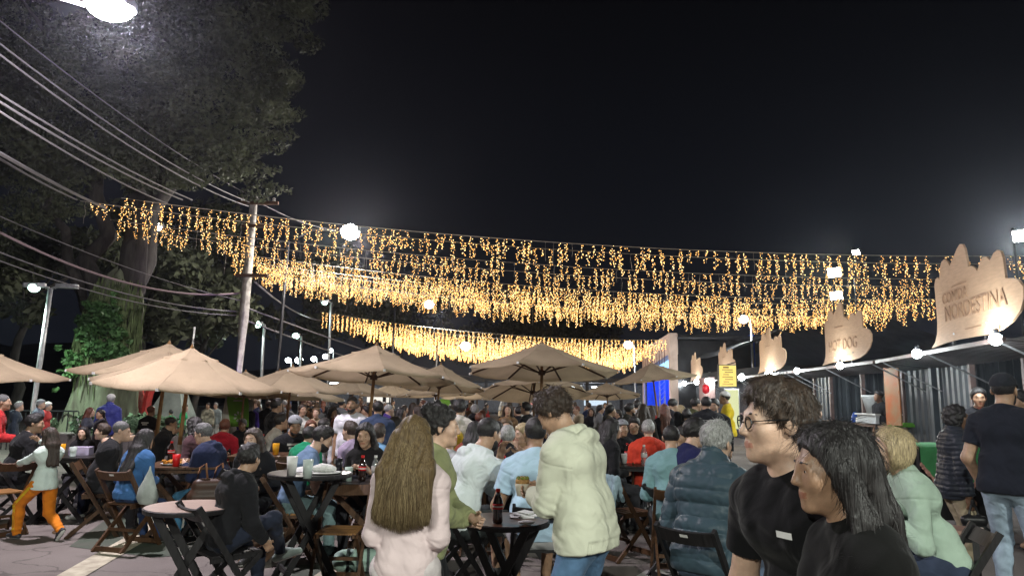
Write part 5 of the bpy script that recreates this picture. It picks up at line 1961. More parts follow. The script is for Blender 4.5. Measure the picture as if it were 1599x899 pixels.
        for sd in (-1, 1):
            e = armL[sd][1]
            r2 = (X - e[0]) ** 2 + (Y_ - e[1]) ** 2 + (Z - e[2]) ** 2
            ua = unit(armL[sd][2] - armL[sd][0])
            tt = (X - e[0]) * ua[0] + (Y_ - e[1]) * ua[1] + (Z - e[2]) * ua[2]
            d += wr * 0.9 * s * np.sin(tt * 130 / s + 3 * np.sin(X * 20 + Z * 17 + ph)) * np.exp(-r2 / (0.085 * s) ** 2)
        return d

    def pdisp(X, Y_, Z):
        zz = (Y_ - PS[1]) * sp1[1] + (Z - PS[2]) * sp1[2]
        best = None
        per = 0.078 * s if 'wide' in extras else 0.05 * s
        q = -0.011 * s * np.abs(np.sin(math.pi * zz / per)) ** 0.6
        for sd in (-1, 1):
            a, e, w = armL[sd]
            d1 = np.sqrt((X - e[0]) ** 2 + (Y_ - e[1]) ** 2 + (Z - e[2]) ** 2)
            ua = unit(w - a)
            tt = (X - e[0]) * ua[0] + (Y_ - e[1]) * ua[1] + (Z - e[2]) * ua[2]
            side = sd * (X - (a[0] + e[0]) / 2 + sd * 0.035 * s) > 0
            q = np.where(side, -0.011 * s * np.abs(np.sin(math.pi * tt / per)) ** 0.6, q)
        return q + 0.003 * s * vnoise(X, Y_, Z, 45, ph)

    tm = sdf_mesh('top', SCN(T), vox, [tmat], disp=pdisp if kind == 'puffer' else tdisp)
    put({'tee': 'shirt', 'long': 'shirt', 'hoodie': 'hooded_sweatshirt', 'jacket': 'jacket', 'puffer': 'puffer_jacket', 'sweat': 'sweatshirt'}[kind], tm, root)
    # ---- trousers
    bcol, bk = bottom[0], bottom[1]
    bmat = bcol if not isinstance(bcol, tuple) else cloth('%.3f_%.3f_%.3f' % bcol, bcol)
    if build_lower:
        L = [Cap(P + np.array([-0.05 - f / 2, 0, -0.0]), P + np.array([0.05 + f / 2, 0, -0.0]), 0.108 + f, k=0.05, cuts=[(P + sp1 * 0.09, sp1)])]
        lo_ = 0.010 if bk != 'loose' else 0.022
        for sd in (-1, 1):
            L += leg(sd, lo_, 'shorts' if bk == 'shorts' else None)
        legP = {sd: (hip[sd] * s, kn[sd] * s, an[sd] * s) for sd in (-1, 1)}

        def bdisp(X, Y_, Z):
            d = 0.004 * s * vnoise(X, Y_, Z, 30 / s, ph)
            for sd in (-1, 1):
                for jj, rr in ((1, 0.10), (2, 0.10)):
                    e = legP[sd][jj]
                    r2 = (X - e[0]) ** 2 + (Y_ - e[1]) ** 2 + (Z - e[2]) ** 2
                    d += 0.005 * s * np.sin((Z + 0.4 * Y_) * 95 / s + 2 * np.sin(X * 25 + ph)) * np.exp(-r2 / (rr * s) ** 2)
            return d

        put('shorts' if bk == 'shorts' else 'trousers', sdf_mesh('trousers', SCN(L), vox, [bmat], disp=bdisp), root)
        # ---- shoes
        smat = shoe if not isinstance(shoe, tuple) else mat('shoe_%.2f_%.2f_%.2f' % shoe, shoe, rough=0.55, var=0.1, scale=20)
        sole = mat('shoe_sole', (0.55, 0.55, 0.52), rough=0.8)
        for sd in (-1, 1):
            A_ = an[sd]
            sl = unit(an[sd] - kn[sd])
            fwd = np.array([sd * 0.12, 1.0, 0])
            fwd = unit(fwd - sl * (fwd @ sl) * 0.85)
            dn = unit(np.cross(np.cross(fwd, np.array([0, 0, -1.0])), fwd) * -1) if False else None
            dn = unit(np.array([0, 0, -1.0]) - fwd * (fwd[2] * -1.0))
            heel = A_ - fwd * 0.045 + dn * 0.042
            toe = A_ + fwd * 0.155 + dn * 0.050
            sp = [Cap(heel, A_ + fwd * 0.06 + dn * 0.03, 0.040, 0.042, k=0.03), Cap(A_ + fwd * 0.05 + dn * 0.035, toe, 0.042, 0.034, k=0.03),
                  Cap(A_ + dn * -0.02, A_ + dn * 0.03, 0.044, 0.042, k=0.03)]
            cp = (A_ + dn * 0.083) * s
            put('shoe', sdf_mesh('shoe', SCN(sp), max(vox, 0.006), [smat, sole], cuts=[(cp, dn)],
                                 region=lambda c: (((c - cp) @ dn) > -0.018 * s).astype(int)), root)
    # ---- hair
    hm = hair_mat(hcol)
    hs = []
    cut = []
    amp, fr_ = 0.004, 70
    plane = [(hp_((0, 0.070, 0.060)), HR @ unit((0, 0.75, -0.66)))]
    cap_c, cap_r = (0, -0.017, 0.037), np.array([0.075, 0.095, 0.085])
    drape = []
    if hair in ('short', 'buzz', 'curly', 'thin'):
        g = {'short': 0.014, 'buzz': 0.006, 'curly': 0.020, 'thin': 0.008}[hair]
        hs = [Ell(hp_(cap_c), cap_r + g, HR, k=0.02, cuts=plane)]
        if hair in ('short', 'curly'):
            hs.append(Ell(hp_((0.0, 0.015, 0.10)), (0.062, 0.065, 0.035 + g * 0.6), HR, k=0.02))
        amp = {'short': 0.005, 'buzz': 0.0015, 'curly': 0.007, 'thin': 0.003}[hair]
        fr_ = {'short': 80, 'buzz': 120, 'curly': 95, 'thin': 90}[hair]
    elif hair in ('long', 'pony', 'bun', 'bob', 'verylong', 'curlylong', 'curlybob'):
        pl = [(hp_((0, 0.068, 0.066)), HR @ unit((0, 0.80, -0.60)))]
        hs = [Ell(hp_(cap_c), cap_r + 0.016, HR, k=0.02, cuts=pl)]
        back = hp_((0, -0.085, 0.0))
        if hair == 'bun':
            hs.append(Ell(hp_((0, -0.10, 0.105)), (0.055, 0.05, 0.048), HR, k=0.015))
            hs.append(Cap(hp_((-0.04, -0.03, 0.115)), hp_((0.04, -0.03, 0.115)), 0.03, k=0.03))
            amp, fr_ = 0.008, 85
        elif hair == 'pony':
            e1 = nb + np.array([0, -0.10, 0.02])
            e2 = nb + np.array([0, -0.135, -0.20])
            hs += [Cap(back, e1, 0.038, 0.036, k=0.03), Cap(e1, e2, 0.036, 0.018, k=0.03)]
        elif hair in ('bob', 'curlybob'):
            pb = [(hp_((0, 0.035, 0.0)), HR @ unit((0, 1.0, -0.25)))]
            hs += [Ell(hp_((0, -0.03, -0.005)), (0.102, 0.105, 0.118), HR, k=0.03, cuts=pb)]
            amp = 0.004 if hair == 'bob' else 0.012
        else:
            ln = {'long': 0.26, 'verylong': 0.40, 'curlylong': 0.22}[hair]
            w = {'long': 0.040 if Y < 3 else 0.055, 'verylong': 0.075, 'curlylong': 0.075}[hair]
            e1 = nb + np.array([0, -0.085, 0.03])
            bd = np.array([0, -0.11, 0]) + (shc - nb)
            e2 = nb - sp2 * ln + np.array([0, -0.135, 0]) * 1.0
            for xx in (-1, 0, 1):
                dx = np.array([xx * w, 0.02 * abs(xx), 0])
                hs += [Cap(back + dx * 0.8, e1 + dx * 1.05, 0.045, 0.045, k=0.03), Cap(e1 + dx * 1.05, e2 + dx * 1.15, 0.045, 0.03, k=0.03)]
            for xx in (-1, 1):
                a0 = hp_((xx * 0.078, 0.0, 0.0))
                a1 = nb + np.array([xx * 0.098, 0.01, 0.02])
                hs += [Cap(hp_((xx * 0.06, 0.03, 0.07)), a0, 0.025, 0.026, k=0.03), Cap(a0, a1, 0.028, 0.032, k=0.03)]
                a2 = nb + np.array([xx * 0.115, 0.075, -0.17])
                if face:
                    hs += [Cap(a1, a2, 0.03, 0.02, k=0.03)]
                else:
                    hs += [Cap(a1, e2 + np.array([xx * w * 1.3, 0.02, 0.05]), 0.035, 0.02, k=0.03)]
            amp = 0.013 if hair == 'curlylong' else 0.005
            fr_ = 60
    hcx = hc * s

    def hdisp(X, Y_, Z):
        if hair in ('long', 'verylong', 'pony', 'bob'):
            ang = np.arctan2(X - hcx[0], -(Y_ - hcx[1]) + 0.05)
            return amp * s * (np.sin(ang * 30 + 2.0 * np.sin(Z * 13 + ph)) * 0.6 + 0.5 * np.sin(ang * 61 + 1.5 * np.sin(Z * 21)) + 0.4 * np.sin(X * 170 + 3 * np.sin(Z * 16)))
        return amp * s * (vnoise(X, Y_, Z, fr_, ph) * 1.3 + vnoise(X, Y_, Z, fr_ * 1.9, ph) * 0.7)

    if hs:
        hob = put('hair', sdf_mesh('hair', SCN(hs), vox, [hm], disp=hdisp), root)
        if Y < 6.5:
            strands(hob, hc * s, HR, s, hair, hm, 5200 if Y < 3 else 2400)
    # ---- face details
    if face:
        ew = mat('eye_white', (0.62, 0.60, 0.57), rough=0.25, var=0.02)
        ei = mat('eye_iris', (0.020, 0.012, 0.008), rough=0.15, var=0.05)
        for sd in (-1, 1):
            mb = MB()
            c = hp_((sd * 0.032, 0.0745, 0.0055)) * s
            if Y > 6.3:
                c = hp_((sd * 0.032, 0.0805, 0.0055)) * s
            mb.ball(c, (0.0128 if Y <= 6.3 else 0.008) * s, 10, 8, mi=0 if Y <= 6.3 else 1)
            g = unit(HR @ np.array([0, 1, 0]))
            if Y <= 6.3:
                mb.ball(c + g * 0.0066 * s, 0.0074 * s, 8, 6, mi=1)
            mb.build('eye', [ew, ei], root, smooth=True)
            eb = MB()
            pts = [hp_(q) * s for q in ((sd * 0.014, 0.0905, 0.0255), (sd * 0.030, 0.0915, 0.031), (sd * 0.048, 0.080, 0.0275))]
            eb.tube(pts, [0.0035 * s, 0.0042 * s, 0.002 * s], 6)
            eb.build('eyebrow', hair_mat(hcol if hcol not in ('blond', 'grey', 'white') else 'lbrown'), root, smooth=True)
    if 'beard' in extras:
        bp = [Ell(hp_((0, 0.034, -0.040)), (0.064, 0.070, 0.083), HR, k=0.02, cuts=[(hp_((0, 0.06, -0.048)), HR @ unit((0, 0.45, 0.9))), (hp_((0, 0.0, 0)), HR @ unit((0, -1, 0.1)))]),
              Ell(hp_((0, 0.05, -0.085)), (0.048, 0.05, 0.042), HR, k=0.02, cuts=[(hp_((0, 0.06, -0.072)), HR @ unit((0, 0.1, 1)))])]
        put('beard', sdf_mesh('beard', SCN(bp), vox, [hair_mat(hcol)], disp=lambda X, Y_, Z: 0.003 * s * vnoise(X, Y_, Z, 110, ph)), root)
    if 'glasses' in extras:
        gm = mat('glasses_frame', (0.012, 0.012, 0.013), rough=0.3)
        mb = MB()
        for sd in (-1, 1):
            pts = [hp_((sd * 0.034 + 0.024 * math.cos(t), 0.105 - 0.004 * abs(math.cos(t)), 0.004 + 0.018 * math.sin(t))) * s for t in np.linspace(0, 2 * math.pi, 17)]
            mb.tube(pts, 0.0022 * s, 5, caps=False)
            mb.tube([hp_((sd * 0.058, 0.101, 0.008)) * s, hp_((sd * 0.079, 0.06, 0.011)) * s, hp_((sd * 0.084, -0.005, 0.012)) * s], 0.0025 * s, 5)
        mb.tube([hp_((-0.011, 0.107, 0.006)) * s, hp_((0.011, 0.107, 0.006)) * s], 0.0022 * s, 5)
        mb.build('glasses', gm, root)
    if 'cap' in extras:
        cm = cloth('cap_dark', (0.018, 0.020, 0.026))
        cp = [Ell(hp_((0, -0.012, 0.045)), (0.090, 0.108, 0.094), HR, k=0.01, cuts=[(hp_((0, 0, 0.040)), HR @ unit((0, 0.12, -1)))]),
              Cap(hp_((-0.035, 0.10, 0.050)), hp_((0.035, 0.10, 0.050)), 0.012, k=0.01), Cap(hp_((-0.045, 0.125, 0.045)), hp_((0.045, 0.125, 0.045)), 0.011, k=0.02), Cap(hp_((-0.045, 0.15, 0.040)), hp_((0.045, 0.15, 0.040)), 0.010, k=0.02), Cap(hp_((-0.035, 0.172, 0.034)), hp_((0.035, 0.172, 0.034)), 0.010, k=0.02)]
        put('cap', sdf_mesh('cap', SCN(cp), vox, [cm]), root)
    if 'whitehat' in extras or 'beanie' in extras:
        hmx = cloth('hat_white', (0.62, 0.62, 0.60)) if 'whitehat' in extras else cloth('beanie_grey', (0.25, 0.26, 0.28))
        cp = [Ell(hp_((0, -0.012, 0.062)), (0.098, 0.112, 0.090), HR, k=0.01, cuts=[(hp_((0, 0, 0.048)), HR @ unit((0, 0.2, -1)))])]
        put('hat', sdf_mesh('hat', SCN(cp), vox, [hmx]), root)
    root['_s'] = s
    return dict(root=root, s=s, hc=hc * s, HR=HR, wri={k: v * s for k, v in wri.items()}, elb={k: v * s for k, v in elb.items()}, nb=nb * s,
                mid=mid * s, P=P * s, sh={k: v * s for k, v in sh.items()}, chest=chest * s, kn={k: v * s for k, v in kn.items()})


def strands(hob, c, HR, s, style, hm, n):
    """fine loose locks lying on the solid hair"""
    me = hob.data
    nf = len(me.polygons)
    cen = np.empty(nf * 3, np.float32)
    me.polygons.foreach_get("center", cen)
    nor = np.empty(nf * 3, np.float32)
    me.polygons.foreach_get("normal", nor)
    cen, nor = cen.reshape(-1, 3), nor.reshape(-1, 3)
    out = ((cen - c) * nor).sum(1) > 0
    if style in ('long', 'verylong', 'bob', 'curlylong'):
        out &= ((cen - c) @ HR)[:, 1] < 0.035 * s
    ids = np.nonzero(out)[0]
    g = np.random.default_rng(3)
    ids = g.choice(ids, min(n, len(ids)), replace=False)
    crown = c + HR @ np.array([0.01, -0.035, 0.125]) * s
    curl = {'curly': 0.55, 'curlylong': 0.9, 'curlybob': 0.9, 'bun': 0.45}.get(style, 0.12)
    L0 = {'short': 0.034, 'buzz': 0.010, 'thin': 0.02, 'curly': 0.042, 'long': 0.085, 'verylong': 0.09, 'bob': 0.06, 'bun': 0.05, 'pony': 0.06, 'curlylong': 0.05, 'curlybob': 0.045}.get(style, 0.04) * s
    bend = 1.0
    vs, fs = [], []
    for i in ids:
        p, nn = cen[i].astype(float), nor[i].astype(float)
        t = p - crown
        if style in ('long', 'verylong', 'bob', 'pony', 'curlylong', 'curlybob'):
            f_ = min(1, max(0, (c[2] + 0.12 * s - p[2]) / (0.10 * s)))
            t = unit(t) * (1 - f_) + np.array([0, 0, -1.0]) * f_
        if style == 'bun':
            t = -(p - (c + HR @ np.array([0, -0.1, 0.1]) * s))
        t = t - nn * (t @ nn)
        t = unit(unit(t) + g.normal(size=3) * (0.05 + 0.6 * curl if curl > 0.2 else 0.09))
        t = unit(t - nn * (t @ nn))
        b = np.cross(nn, t)
        L = L0 * g.uniform(0.6, 1.3)
        w = 0.0010 * s * g.uniform(0.7, 1.5)
        ph = g.uniform(0, 6)
        o = len(vs)
        lift = g.uniform(0.0, 0.025 + 0.22 * (curl if curl > 0.2 else 0))
        for k in range(4):
            f = k / 3
            q = p - nn * 0.0015 * s + t * L * f + nn * (L * lift * math.sin(f * 2.2) - (L * f) ** 2 / (0.2 * s) * bend) + b * L * 0.22 * curl * math.sin(ph + f * 5)
            ww = w * (1 - 0.8 * f)
            vs += [q + b * ww, q + nn * ww * 1.2, q - b * ww]
        for k in range(3):
            a = o + k * 3
            fs += [(a, a + 1, a + 4, a + 3), (a + 1, a + 2, a + 5, a + 4)]
    MB().add(vs, fs).build('lock', hm, hob, smooth=True)['kind'] = 'stuff'


def _scaled(p, s):
    cuts = [(np.asarray(c[0], float) * s, c[1]) for c in p.cuts]
    if isinstance(p, Cap):
        return Cap(p.a * s, p.b * s, p.ra * s, p.rb * s, p.k * s, cuts, p.sub)
    return Ell(p.c * s, p.r * s, p.R, p.k * s, cuts, p.sub)
# ------------------------------------------------------------------ the people
BLK, NAVY, DGREY = (0.012, 0.012, 0.014), (0.020, 0.028, 0.060), (0.05, 0.05, 0.055)
DENIM = cloth('denim_blue', (0.085, 0.16, 0.27), var=0.22)
DENIM_L = cloth('denim_light', (0.30, 0.38, 0.46), var=0.18)
WHITE = (0.60, 0.60, 0.58)


def pp(u, v, Y, yaw, label, chair_kind=None, chair_label=None, **kw):
    p = at(u, v, Y)
    r = person(label, p[0], Y, yaw, p[2], Y, **kw)
    if chair_kind:
        f = r['root'].location
        a = math.radians(yaw)
        chair(chair_kind, f.x + math.sin(a) * 0.03, f.y + math.cos(a) * 0.03, yaw, chair_label)
    r['yaw'] = yaw
    return r


def patch(r, c, w, h, m, name, yaw_=0, off=0.0):
    """small flat print on clothing in the person's frame"""
    return MB().box((0, 0, 0), (w, 0.004, h)).build(name, m, r['root'], tuple(c), (0, 0, yaw_))


# ---- nearest figures
man = pp(866, 615, 4.05, -58, 'man in pale cream hooded sweatshirt and blue jeans standing over a sandwich', sex='m', skin='mid', hair='curly', hcol='brown',
         top=('hoodie', cloth('hoodie_cream', (0.52, 0.535, 0.425), var=0.03)), bottom=(DENIM, 'long'), lean=5, curve=14, head=(38, 5), hl=(0.02, 0.36, 1.10), hr=(0.10, 0.34, 1.10), elbow=(0.7, -0.7, -0.6), fat=0.012)
girl = pp(648, 653, 3.65, 8, 'girl with very long light brown hair seen from behind in a pale pink sweatshirt', sex='f', skin='light', hair='none', hcol='lbrown',
          top=('sweat', cloth('sweat_pink', (0.60, 0.49, 0.49), var=0.03)), bottom=((0.55, 0.50, 0.50), 'loose'), hl=(-0.10, 0.20, 0.98), hr=(0.10, 0.20, 0.98), elbow=(0.30, -0.75, -0.55), face=True, fat=-0.008)
wom = pp(692, 640, 4.15, 88, 'woman with a dark bun in a sage green jacket standing with folded arms', sex='f', skin='light', hair='bun', hcol='black',
         top=('jacket', cloth('jacket_sage', (0.25, 0.27, 0.135), var=0.04)), bottom=((0.012, 0.012, 0.014), 'long'), hl=(0.05, 0.30, 1.05), hr=(-0.03, 0.27, 1.02), elbow=(0.8, -0.4, -0.6), head=(4, 0))
bman = pp(1211, 603, 2.12, -112, 'young man with glasses and a black polo walking left, close to the viewer', sex='m', skin='light', hair='short', hcol='brown', top=('tee', (0.006, 0.006, 0.007)),
          bottom=((0.02, 0.02, 0.024), 'long'), extras=('glasses',), head=(2, 20), hl=(-0.28, -0.05, 0.82), hr=(0.26, 0.16, 0.86), fl=(-0.10, 0.22, 0.085), fr=(0.10, -0.22, 0.10), lean=4, vox=0.0052)
bwom = pp(1298, 706, 1.88, -92, 'woman with long black hair and a black top walking left at the front', sex='f', skin='tan', hair='long', hcol='black', top=('long', (0.005, 0.005, 0.005)),
          bottom=((0.015, 0.015, 0.017), 'long'), head=(6, 8), fl=(-0.10, -0.15, 0.085), fr=(0.10, 0.18, 0.085), hl=(-0.24, 0.10, 0.84), hr=(0.24, -0.02, 0.82), vox=0.0052, scale=0.90)
old = pp(1118, 655, 5.0, 42, 'grey haired old man with glasses seated in a dark teal puffer jacket', 'black', 'black folding chair under the old man in the puffer jacket', pose='sit', sex='m', skin='light', hair='short', hcol='grey',
         top=('puffer', cloth('puffer_teal', (0.035, 0.058, 0.075), rough=0.45, var=0.05, fine=False)), bottom=((0.09, 0.12, 0.18), 'long'), extras=('glasses', 'wide'), fat=0.004, head=(6, 0), lean=10, curve=10)
blo = pp(1388, 664, 4.9, -78, 'blonde woman with bobbed hair seated in a mint green sweater', 'black', 'black folding chair under the blonde woman', pose='sit', sex='f', skin='light', hair='bob', hcol='blond',
         top=('long', cloth('sweater_mint', (0.33, 0.43, 0.35), var=0.04)), bottom=((0.03, 0.04, 0.07), 'long'), lean=16, curve=10, head=(-4, 0), hl=(-0.10, 0.34, 0.80), hr=(0.12, 0.30, 0.80))
pfw = pp(1493, 635, 6.9, 100, 'woman with curly dark hair and glasses in a long black puffer jacket', sex='f', skin='dark', hair='curlybob', hcol='black', top=('puffer', cloth('puffer_black', (0.022, 0.026, 0.036), rough=0.4, var=0.05, fine=False)),
         bottom=((0.30, 0.25, 0.17), 'loose'), extras=('glasses',), hl=(-0.20, 0.02, 0.80), hr=(0.22, 0.05, 0.80), shoe=(0.03, 0.025, 0.02), face=True)
capm = pp(1566, 587, 5.9, 52, 'man in a black cap and black t-shirt with pale jeans at the right edge', sex='m', skin='mid', hair='buzz', hcol='black', top=('tee', (0.012, 0.014, 0.022)), bottom=(DENIM_L, 'long'), extras=('cap', 'beard'),
          hl=(-0.22, 0.12, 0.88), hr=(0.20, 0.32, 1.02), fat=0.01)
edge = pp(1662, 640, 3.3, -30, 'person in black clothes mostly outside the right edge of the picture', sex='m', skin='mid', hair='short', hcol='black', top=('jacket', (0.010, 0.010, 0.011)), bottom=((0.012, 0.012, 0.014), 'long'), face=False, fat=0.02)
sell = pp(1527, 607, 9.6, 196, 'stall keeper with tied back dark hair behind the serving table', sex='f', skin='tan', hair='pony', hcol='black', top=('long', (0.02, 0.02, 0.024)), head=(8, 10), z0=0.0)
boy = pp(391, 696, 5.55, 46, 'boy in a black hooded sweatshirt seated with legs crossed, back to the viewer', 'black', 'black folding chair under the boy in the black hood', pose='sit', sex='m', skin='mid', hair='short', hcol='black',
         top=('hoodie', (0.011, 0.011, 0.013)), bottom=((0.016, 0.020, 0.034), 'long'), shoe=(0.30, 0.36, 0.33), head=(4, -34), face=False, hl=(-0.10, 0.28, 0.60), hr=(0.16, 0.32, 0.60), fr=(-0.02, 0.56, 0.46), fl=(-0.10, 0.40, 0.085), lean=8, curve=14)
whi = pp(764, 655, 6.3, 62, 'man in a white hooded sweatshirt seated and reaching to the right', 'black', 'black folding chair under the man in the white hooded sweatshirt', pose='sit', sex='m', skin='mid', hair='buzz', hcol='black',
         top=('hoodie', cloth('hoodie_white', (0.60, 0.66, 0.66), var=0.03)), bottom=((0.05, 0.06, 0.06), 'shorts'), extras=('beard',), hl=(-0.05, 0.40, 0.98), hr=(0.10, 0.50, 0.98), head=(14, -20), lean=14, curve=14, fat=0.01)
pol = pp(836, 654, 5.9, -4, 'man in a light blue polo shirt seated with his back to the viewer', 'black', 'black folding chair under the man in the light blue polo', pose='sit', sex='m', skin='tan', hair='buzz', hcol='black',
         top=('tee', cloth('polo_blue', (0.40, 0.55, 0.68), var=0.03)), bottom=((0.45, 0.45, 0.45), 'shorts'), face=False, hl=(-0.16, 0.30, 0.82), hr=(0.16, 0.30, 0.82), lean=8, curve=10, fat=0.014)
kid = pp(78, 669, 8.0, -66, 'child in a pale mint sweatshirt and orange trousers skipping with arms held out', sex='f', skin='mid', hair='long', hcol='brown', top=('long', cloth('sweat_mint', (0.58, 0.68, 0.63), var=0.03)),
         bottom=(cloth('orange_trousers', (0.62, 0.19, 0.015), var=0.08), 'loose'), hl=(-0.10, 0.56, 1.06), hr=(0.12, 0.40, 1.42), fl=(-0.10, 0.34, 0.09), fr=(0.10, -0.34, 0.16), shoe=(0.04, 0.04, 0.045), lean=-10, curve=10, head=(10, -12), crouch=0.10)
for sd in (-1, 1):     # yellow stripe down the outside of each trouser leg
    k_, h_, a_ = kid['kn'][sd], kid['P'] + np.array([sd * 0.09, 0, -0.02]) * kid['s'], None
# ---- left group
red = pp(6, 617, 9.9, 62, 'balding man in a red jacket standing at the left edge with a cup', sex='m', skin='mid', hair='thin', hcol='dgrey', top=('jacket', (0.42, 0.028, 0.030)), bottom=((0.22, 0.21, 0.2), 'long'), hl=(-0.06, 0.34, 1.04), hr=(0.08, 0.36, 1.06), lean=6)
pp(56, 648, 9.0, 40, 'dark haired man in a black sweater seated at the far left behind the child', 'black', 'black chair at the far left behind the child', pose='sit', skin='mid', hair='short', hcol='black', top=('long', BLK), head=(6, 25))
pp(191, 659, 8.4, 70, 'man in a black t-shirt resting his fist against his mouth', 'walnut', 'brown folding chair under the man resting his fist on his mouth', pose='sit', skin='light', hair='buzz', hcol='dgrey', top=('tee', (0.014, 0.014, 0.016)), hl=(-0.10, 0.34, 0.82), hr=(0.0, 0.26, 1.18), head=(12, 0), fat=0.02, extras=())
pp(130, 668, 10.2, 172, 'woman with long dark hair looking towards the viewer from a left table', 'black', 'chair under the dark haired woman facing the viewer', pose='sit', sex='f', skin='light', hair='long', hcol='black', top=('jacket', BLK))
pp(161, 663, 9.4, -105, 'young man with a dark fringe in black, seated facing left beside her', 'black', 'black chair under the young man with the fringe', pose='sit', skin='light', hair='short', hcol='brown', top=('jacket', BLK), bottom=((0.02, 0.024, 0.05), 'long'), shoe=(0.5, 0.5, 0.48), lean=14)
blu = pp(229, 672, 7.8, 18, 'woman in a royal blue jacket with a long dark ponytail, back to the viewer', pose='sit', sex='f', skin='mid', hair='long', hcol='black', top=('jacket', cloth('royal_blue', (0.045, 0.125, 0.29), var=0.08)), bottom=((0.03, 0.05, 0.12), 'long'), face=False, head=(8, 15))
gls = pp(318, 663, 8.2, -80, 'man with glasses and a navy hooded sweatshirt leaning to his plate', pose='sit', skin='light', hair='short', hcol='dgrey', top=('hoodie', (0.016, 0.022, 0.055)), bottom=((0.06, 0.18, 0.30), 'long'), extras=('glasses',), lean=12, hl=(-0.06, 0.42, 0.88), hr=(0.10, 0.44, 0.88), head=(12, 0), fat=0.02)
pp(304, 653, 9.6, -70, 'woman with curly dark hair and a white scarf behind the man with glasses', 'walnut', 'brown chair under the woman with the white scarf', pose='sit', sex='f', skin='mid', hair='curlylong', hcol='black', top=('jacket', (0.06, 0.03, 0.035)), extras=())
pp(268, 652, 11.2, 65, 'man in a dark jacket holding his hand to his mouth under the parasol', 'black', 'black chair under the man holding his hand to his mouth', pose='sit', skin='mid', hair='buzz', hcol='black', top=('jacket', BLK), hr=(0.02, 0.26, 1.16), head=(8, 0))
stf = pp(237, 634, 13.0, 12, 'man in a black polo with white print on the back, standing by the planters', skin='tan', hair='buzz', hcol='red', top=('tee', (0.013, 0.013, 0.015)), face=False)
pp(352, 656, 10.6, -6, 'person in a red and white bomber jacket seen from behind', 'black', 'black chair under the person in the red and white bomber jacket', pose='sit', skin='mid', hair='short', hcol='red', top=('hoodie', (0.36, 0.015, 0.03)), face=False)
pp(379, 655, 12.2, 175, 'man in black seated facing the viewer by the foot of the green banner', 'black', 'black chair by the foot of the green banner', pose='sit', skin='dark', hair='short', hcol='dgrey', top=('jacket', BLK))
pp(396, 671, 7.3, 184, 'pale woman with long brown hair facing the viewer behind the boy in the black hood', 'black', 'black chair under the pale woman behind the boy', pose='sit', sex='f', skin='light', hair='long', hcol='brown', top=('jacket', BLK), head=(2, 8))
pp(433, 624, 11.4, 48, 'man in a dark checked shirt standing and turned away under the parasols', skin='mid', hair='short', hcol='black', top=('long', cloth('check_dark', (0.035, 0.038, 0.048), var=0.5)), face=False, bottom=((0.04, 0.05, 0.09), 'long'))
ctm = pp(461, 652, 9.6, 150, 'man in a cap and black t-shirt with white lettering leaning on the table', 'walnut', 'brown chair under the man in the cap with white lettering', pose='sit', skin='tan', hair='short', hcol='black', top=('tee', BLK), extras=('beard', 'beanie'), head=(18, 0), lean=14, fat=0.02)
pp(483, 668, 9.0, 10, 'child in a bright green sweatshirt with dark hair seen from behind', 'walnut', 'brown chair under the child in green', pose='sit', skin='mid', hair='short', hcol='black', top=('long', (0.012, 0.20, 0.10)), face=False, hl=(-0.2, 0.38, 0.86))
brd = pp(505, 668, 7.3, 74, 'bearded man in a faded blue t-shirt bending over the tall black table', 'honey', 'honey coloured chair under the bearded man in blue', pose='sit', skin='light', hair='short', hcol='black', top=('tee', cloth('tee_blue', (0.13, 0.20, 0.32), var=0.08)),
         bottom=(cloth('jeans_teal', (0.22, 0.33, 0.34), var=0.15), 'long'), extras=('beard',), lean=17, curve=12, head=(22, 0), hl=(-0.08, 0.42, 0.86), hr=(0.10, 0.44, 0.86), fat=0.006)
wts = pp(550, 620, 9.9, 182, 'bearded man in a white printed t-shirt standing behind the long pole', skin='tan', hair='buzz', hcol='black', top=('tee', cloth('tee_white', (0.58, 0.57, 0.62), var=0.03)), extras=('beard',), fat=0.03)
pp(591, 627, 9.7, -4, 'bald man in a navy jacket standing with his back turned', skin='mid', hair='thin', hcol='black', top=('jacket', cloth('blazer_navy', (0.032, 0.048, 0.095), var=0.06)), face=False, fat=0.035)
pp(571, 663, 7.4, 186, 'woman with long black hair seated facing the viewer behind the parasol pole', 'black', 'black chair under the woman behind the parasol pole', pose='sit', sex='f', skin='mid', hair='long', hcol='black', top=('long', (0.013, 0.012, 0.013)), hl=(-0.10, 0.30, 0.88), hr=(0.12, 0.30, 0.88), head=(10, 0))
pp(547, 660, 8.7, -60, 'boy in a lilac shirt seated facing left near the white t-shirt man', 'walnut', 'brown chair under the boy in the lilac shirt', pose='sit', skin='light', hair='short', hcol='brown', top=('long', (0.30, 0.24, 0.34)), face=True)
pp(592, 664, 8.3, 12, 'person in a sky blue shirt seated with the back turned, right of the pole', 'walnut', 'brown chair under the person in sky blue', pose='sit', skin='mid', hair='short', hcol='brown', top=('tee', (0.16, 0.32, 0.52)), face=False)
pp(473, 632, 12.4, 140, 'smiling woman in a white top with an open dark jacket', sex='f', skin='mid', hair='pony', hcol='brown', top=('long', (0.55, 0.53, 0.5)))
pp(494, 637, 12.8, 176, 'woman in beige with fair hair in the group under the parasols', sex='f', skin='light', hair='bun', hcol='lbrown', top=('long', (0.38, 0.30, 0.2)))
pp(486, 657, 10.6, 150, 'woman with auburn hair seated among the group left of the white t-shirt man', 'walnut', 'brown chair under the woman with auburn hair', pose='sit', sex='f', skin='light', hair='long', hcol='red', top=('long', (0.22, 0.12, 0.09)))
pp(507, 655, 10.2, 20, 'man with black hair in a white shirt turned away from the viewer', 'walnut', 'brown chair under the man in the white shirt', pose='sit', skin='mid', hair='short', hcol='black', top=('long', (0.5, 0.5, 0.52)), face=False)
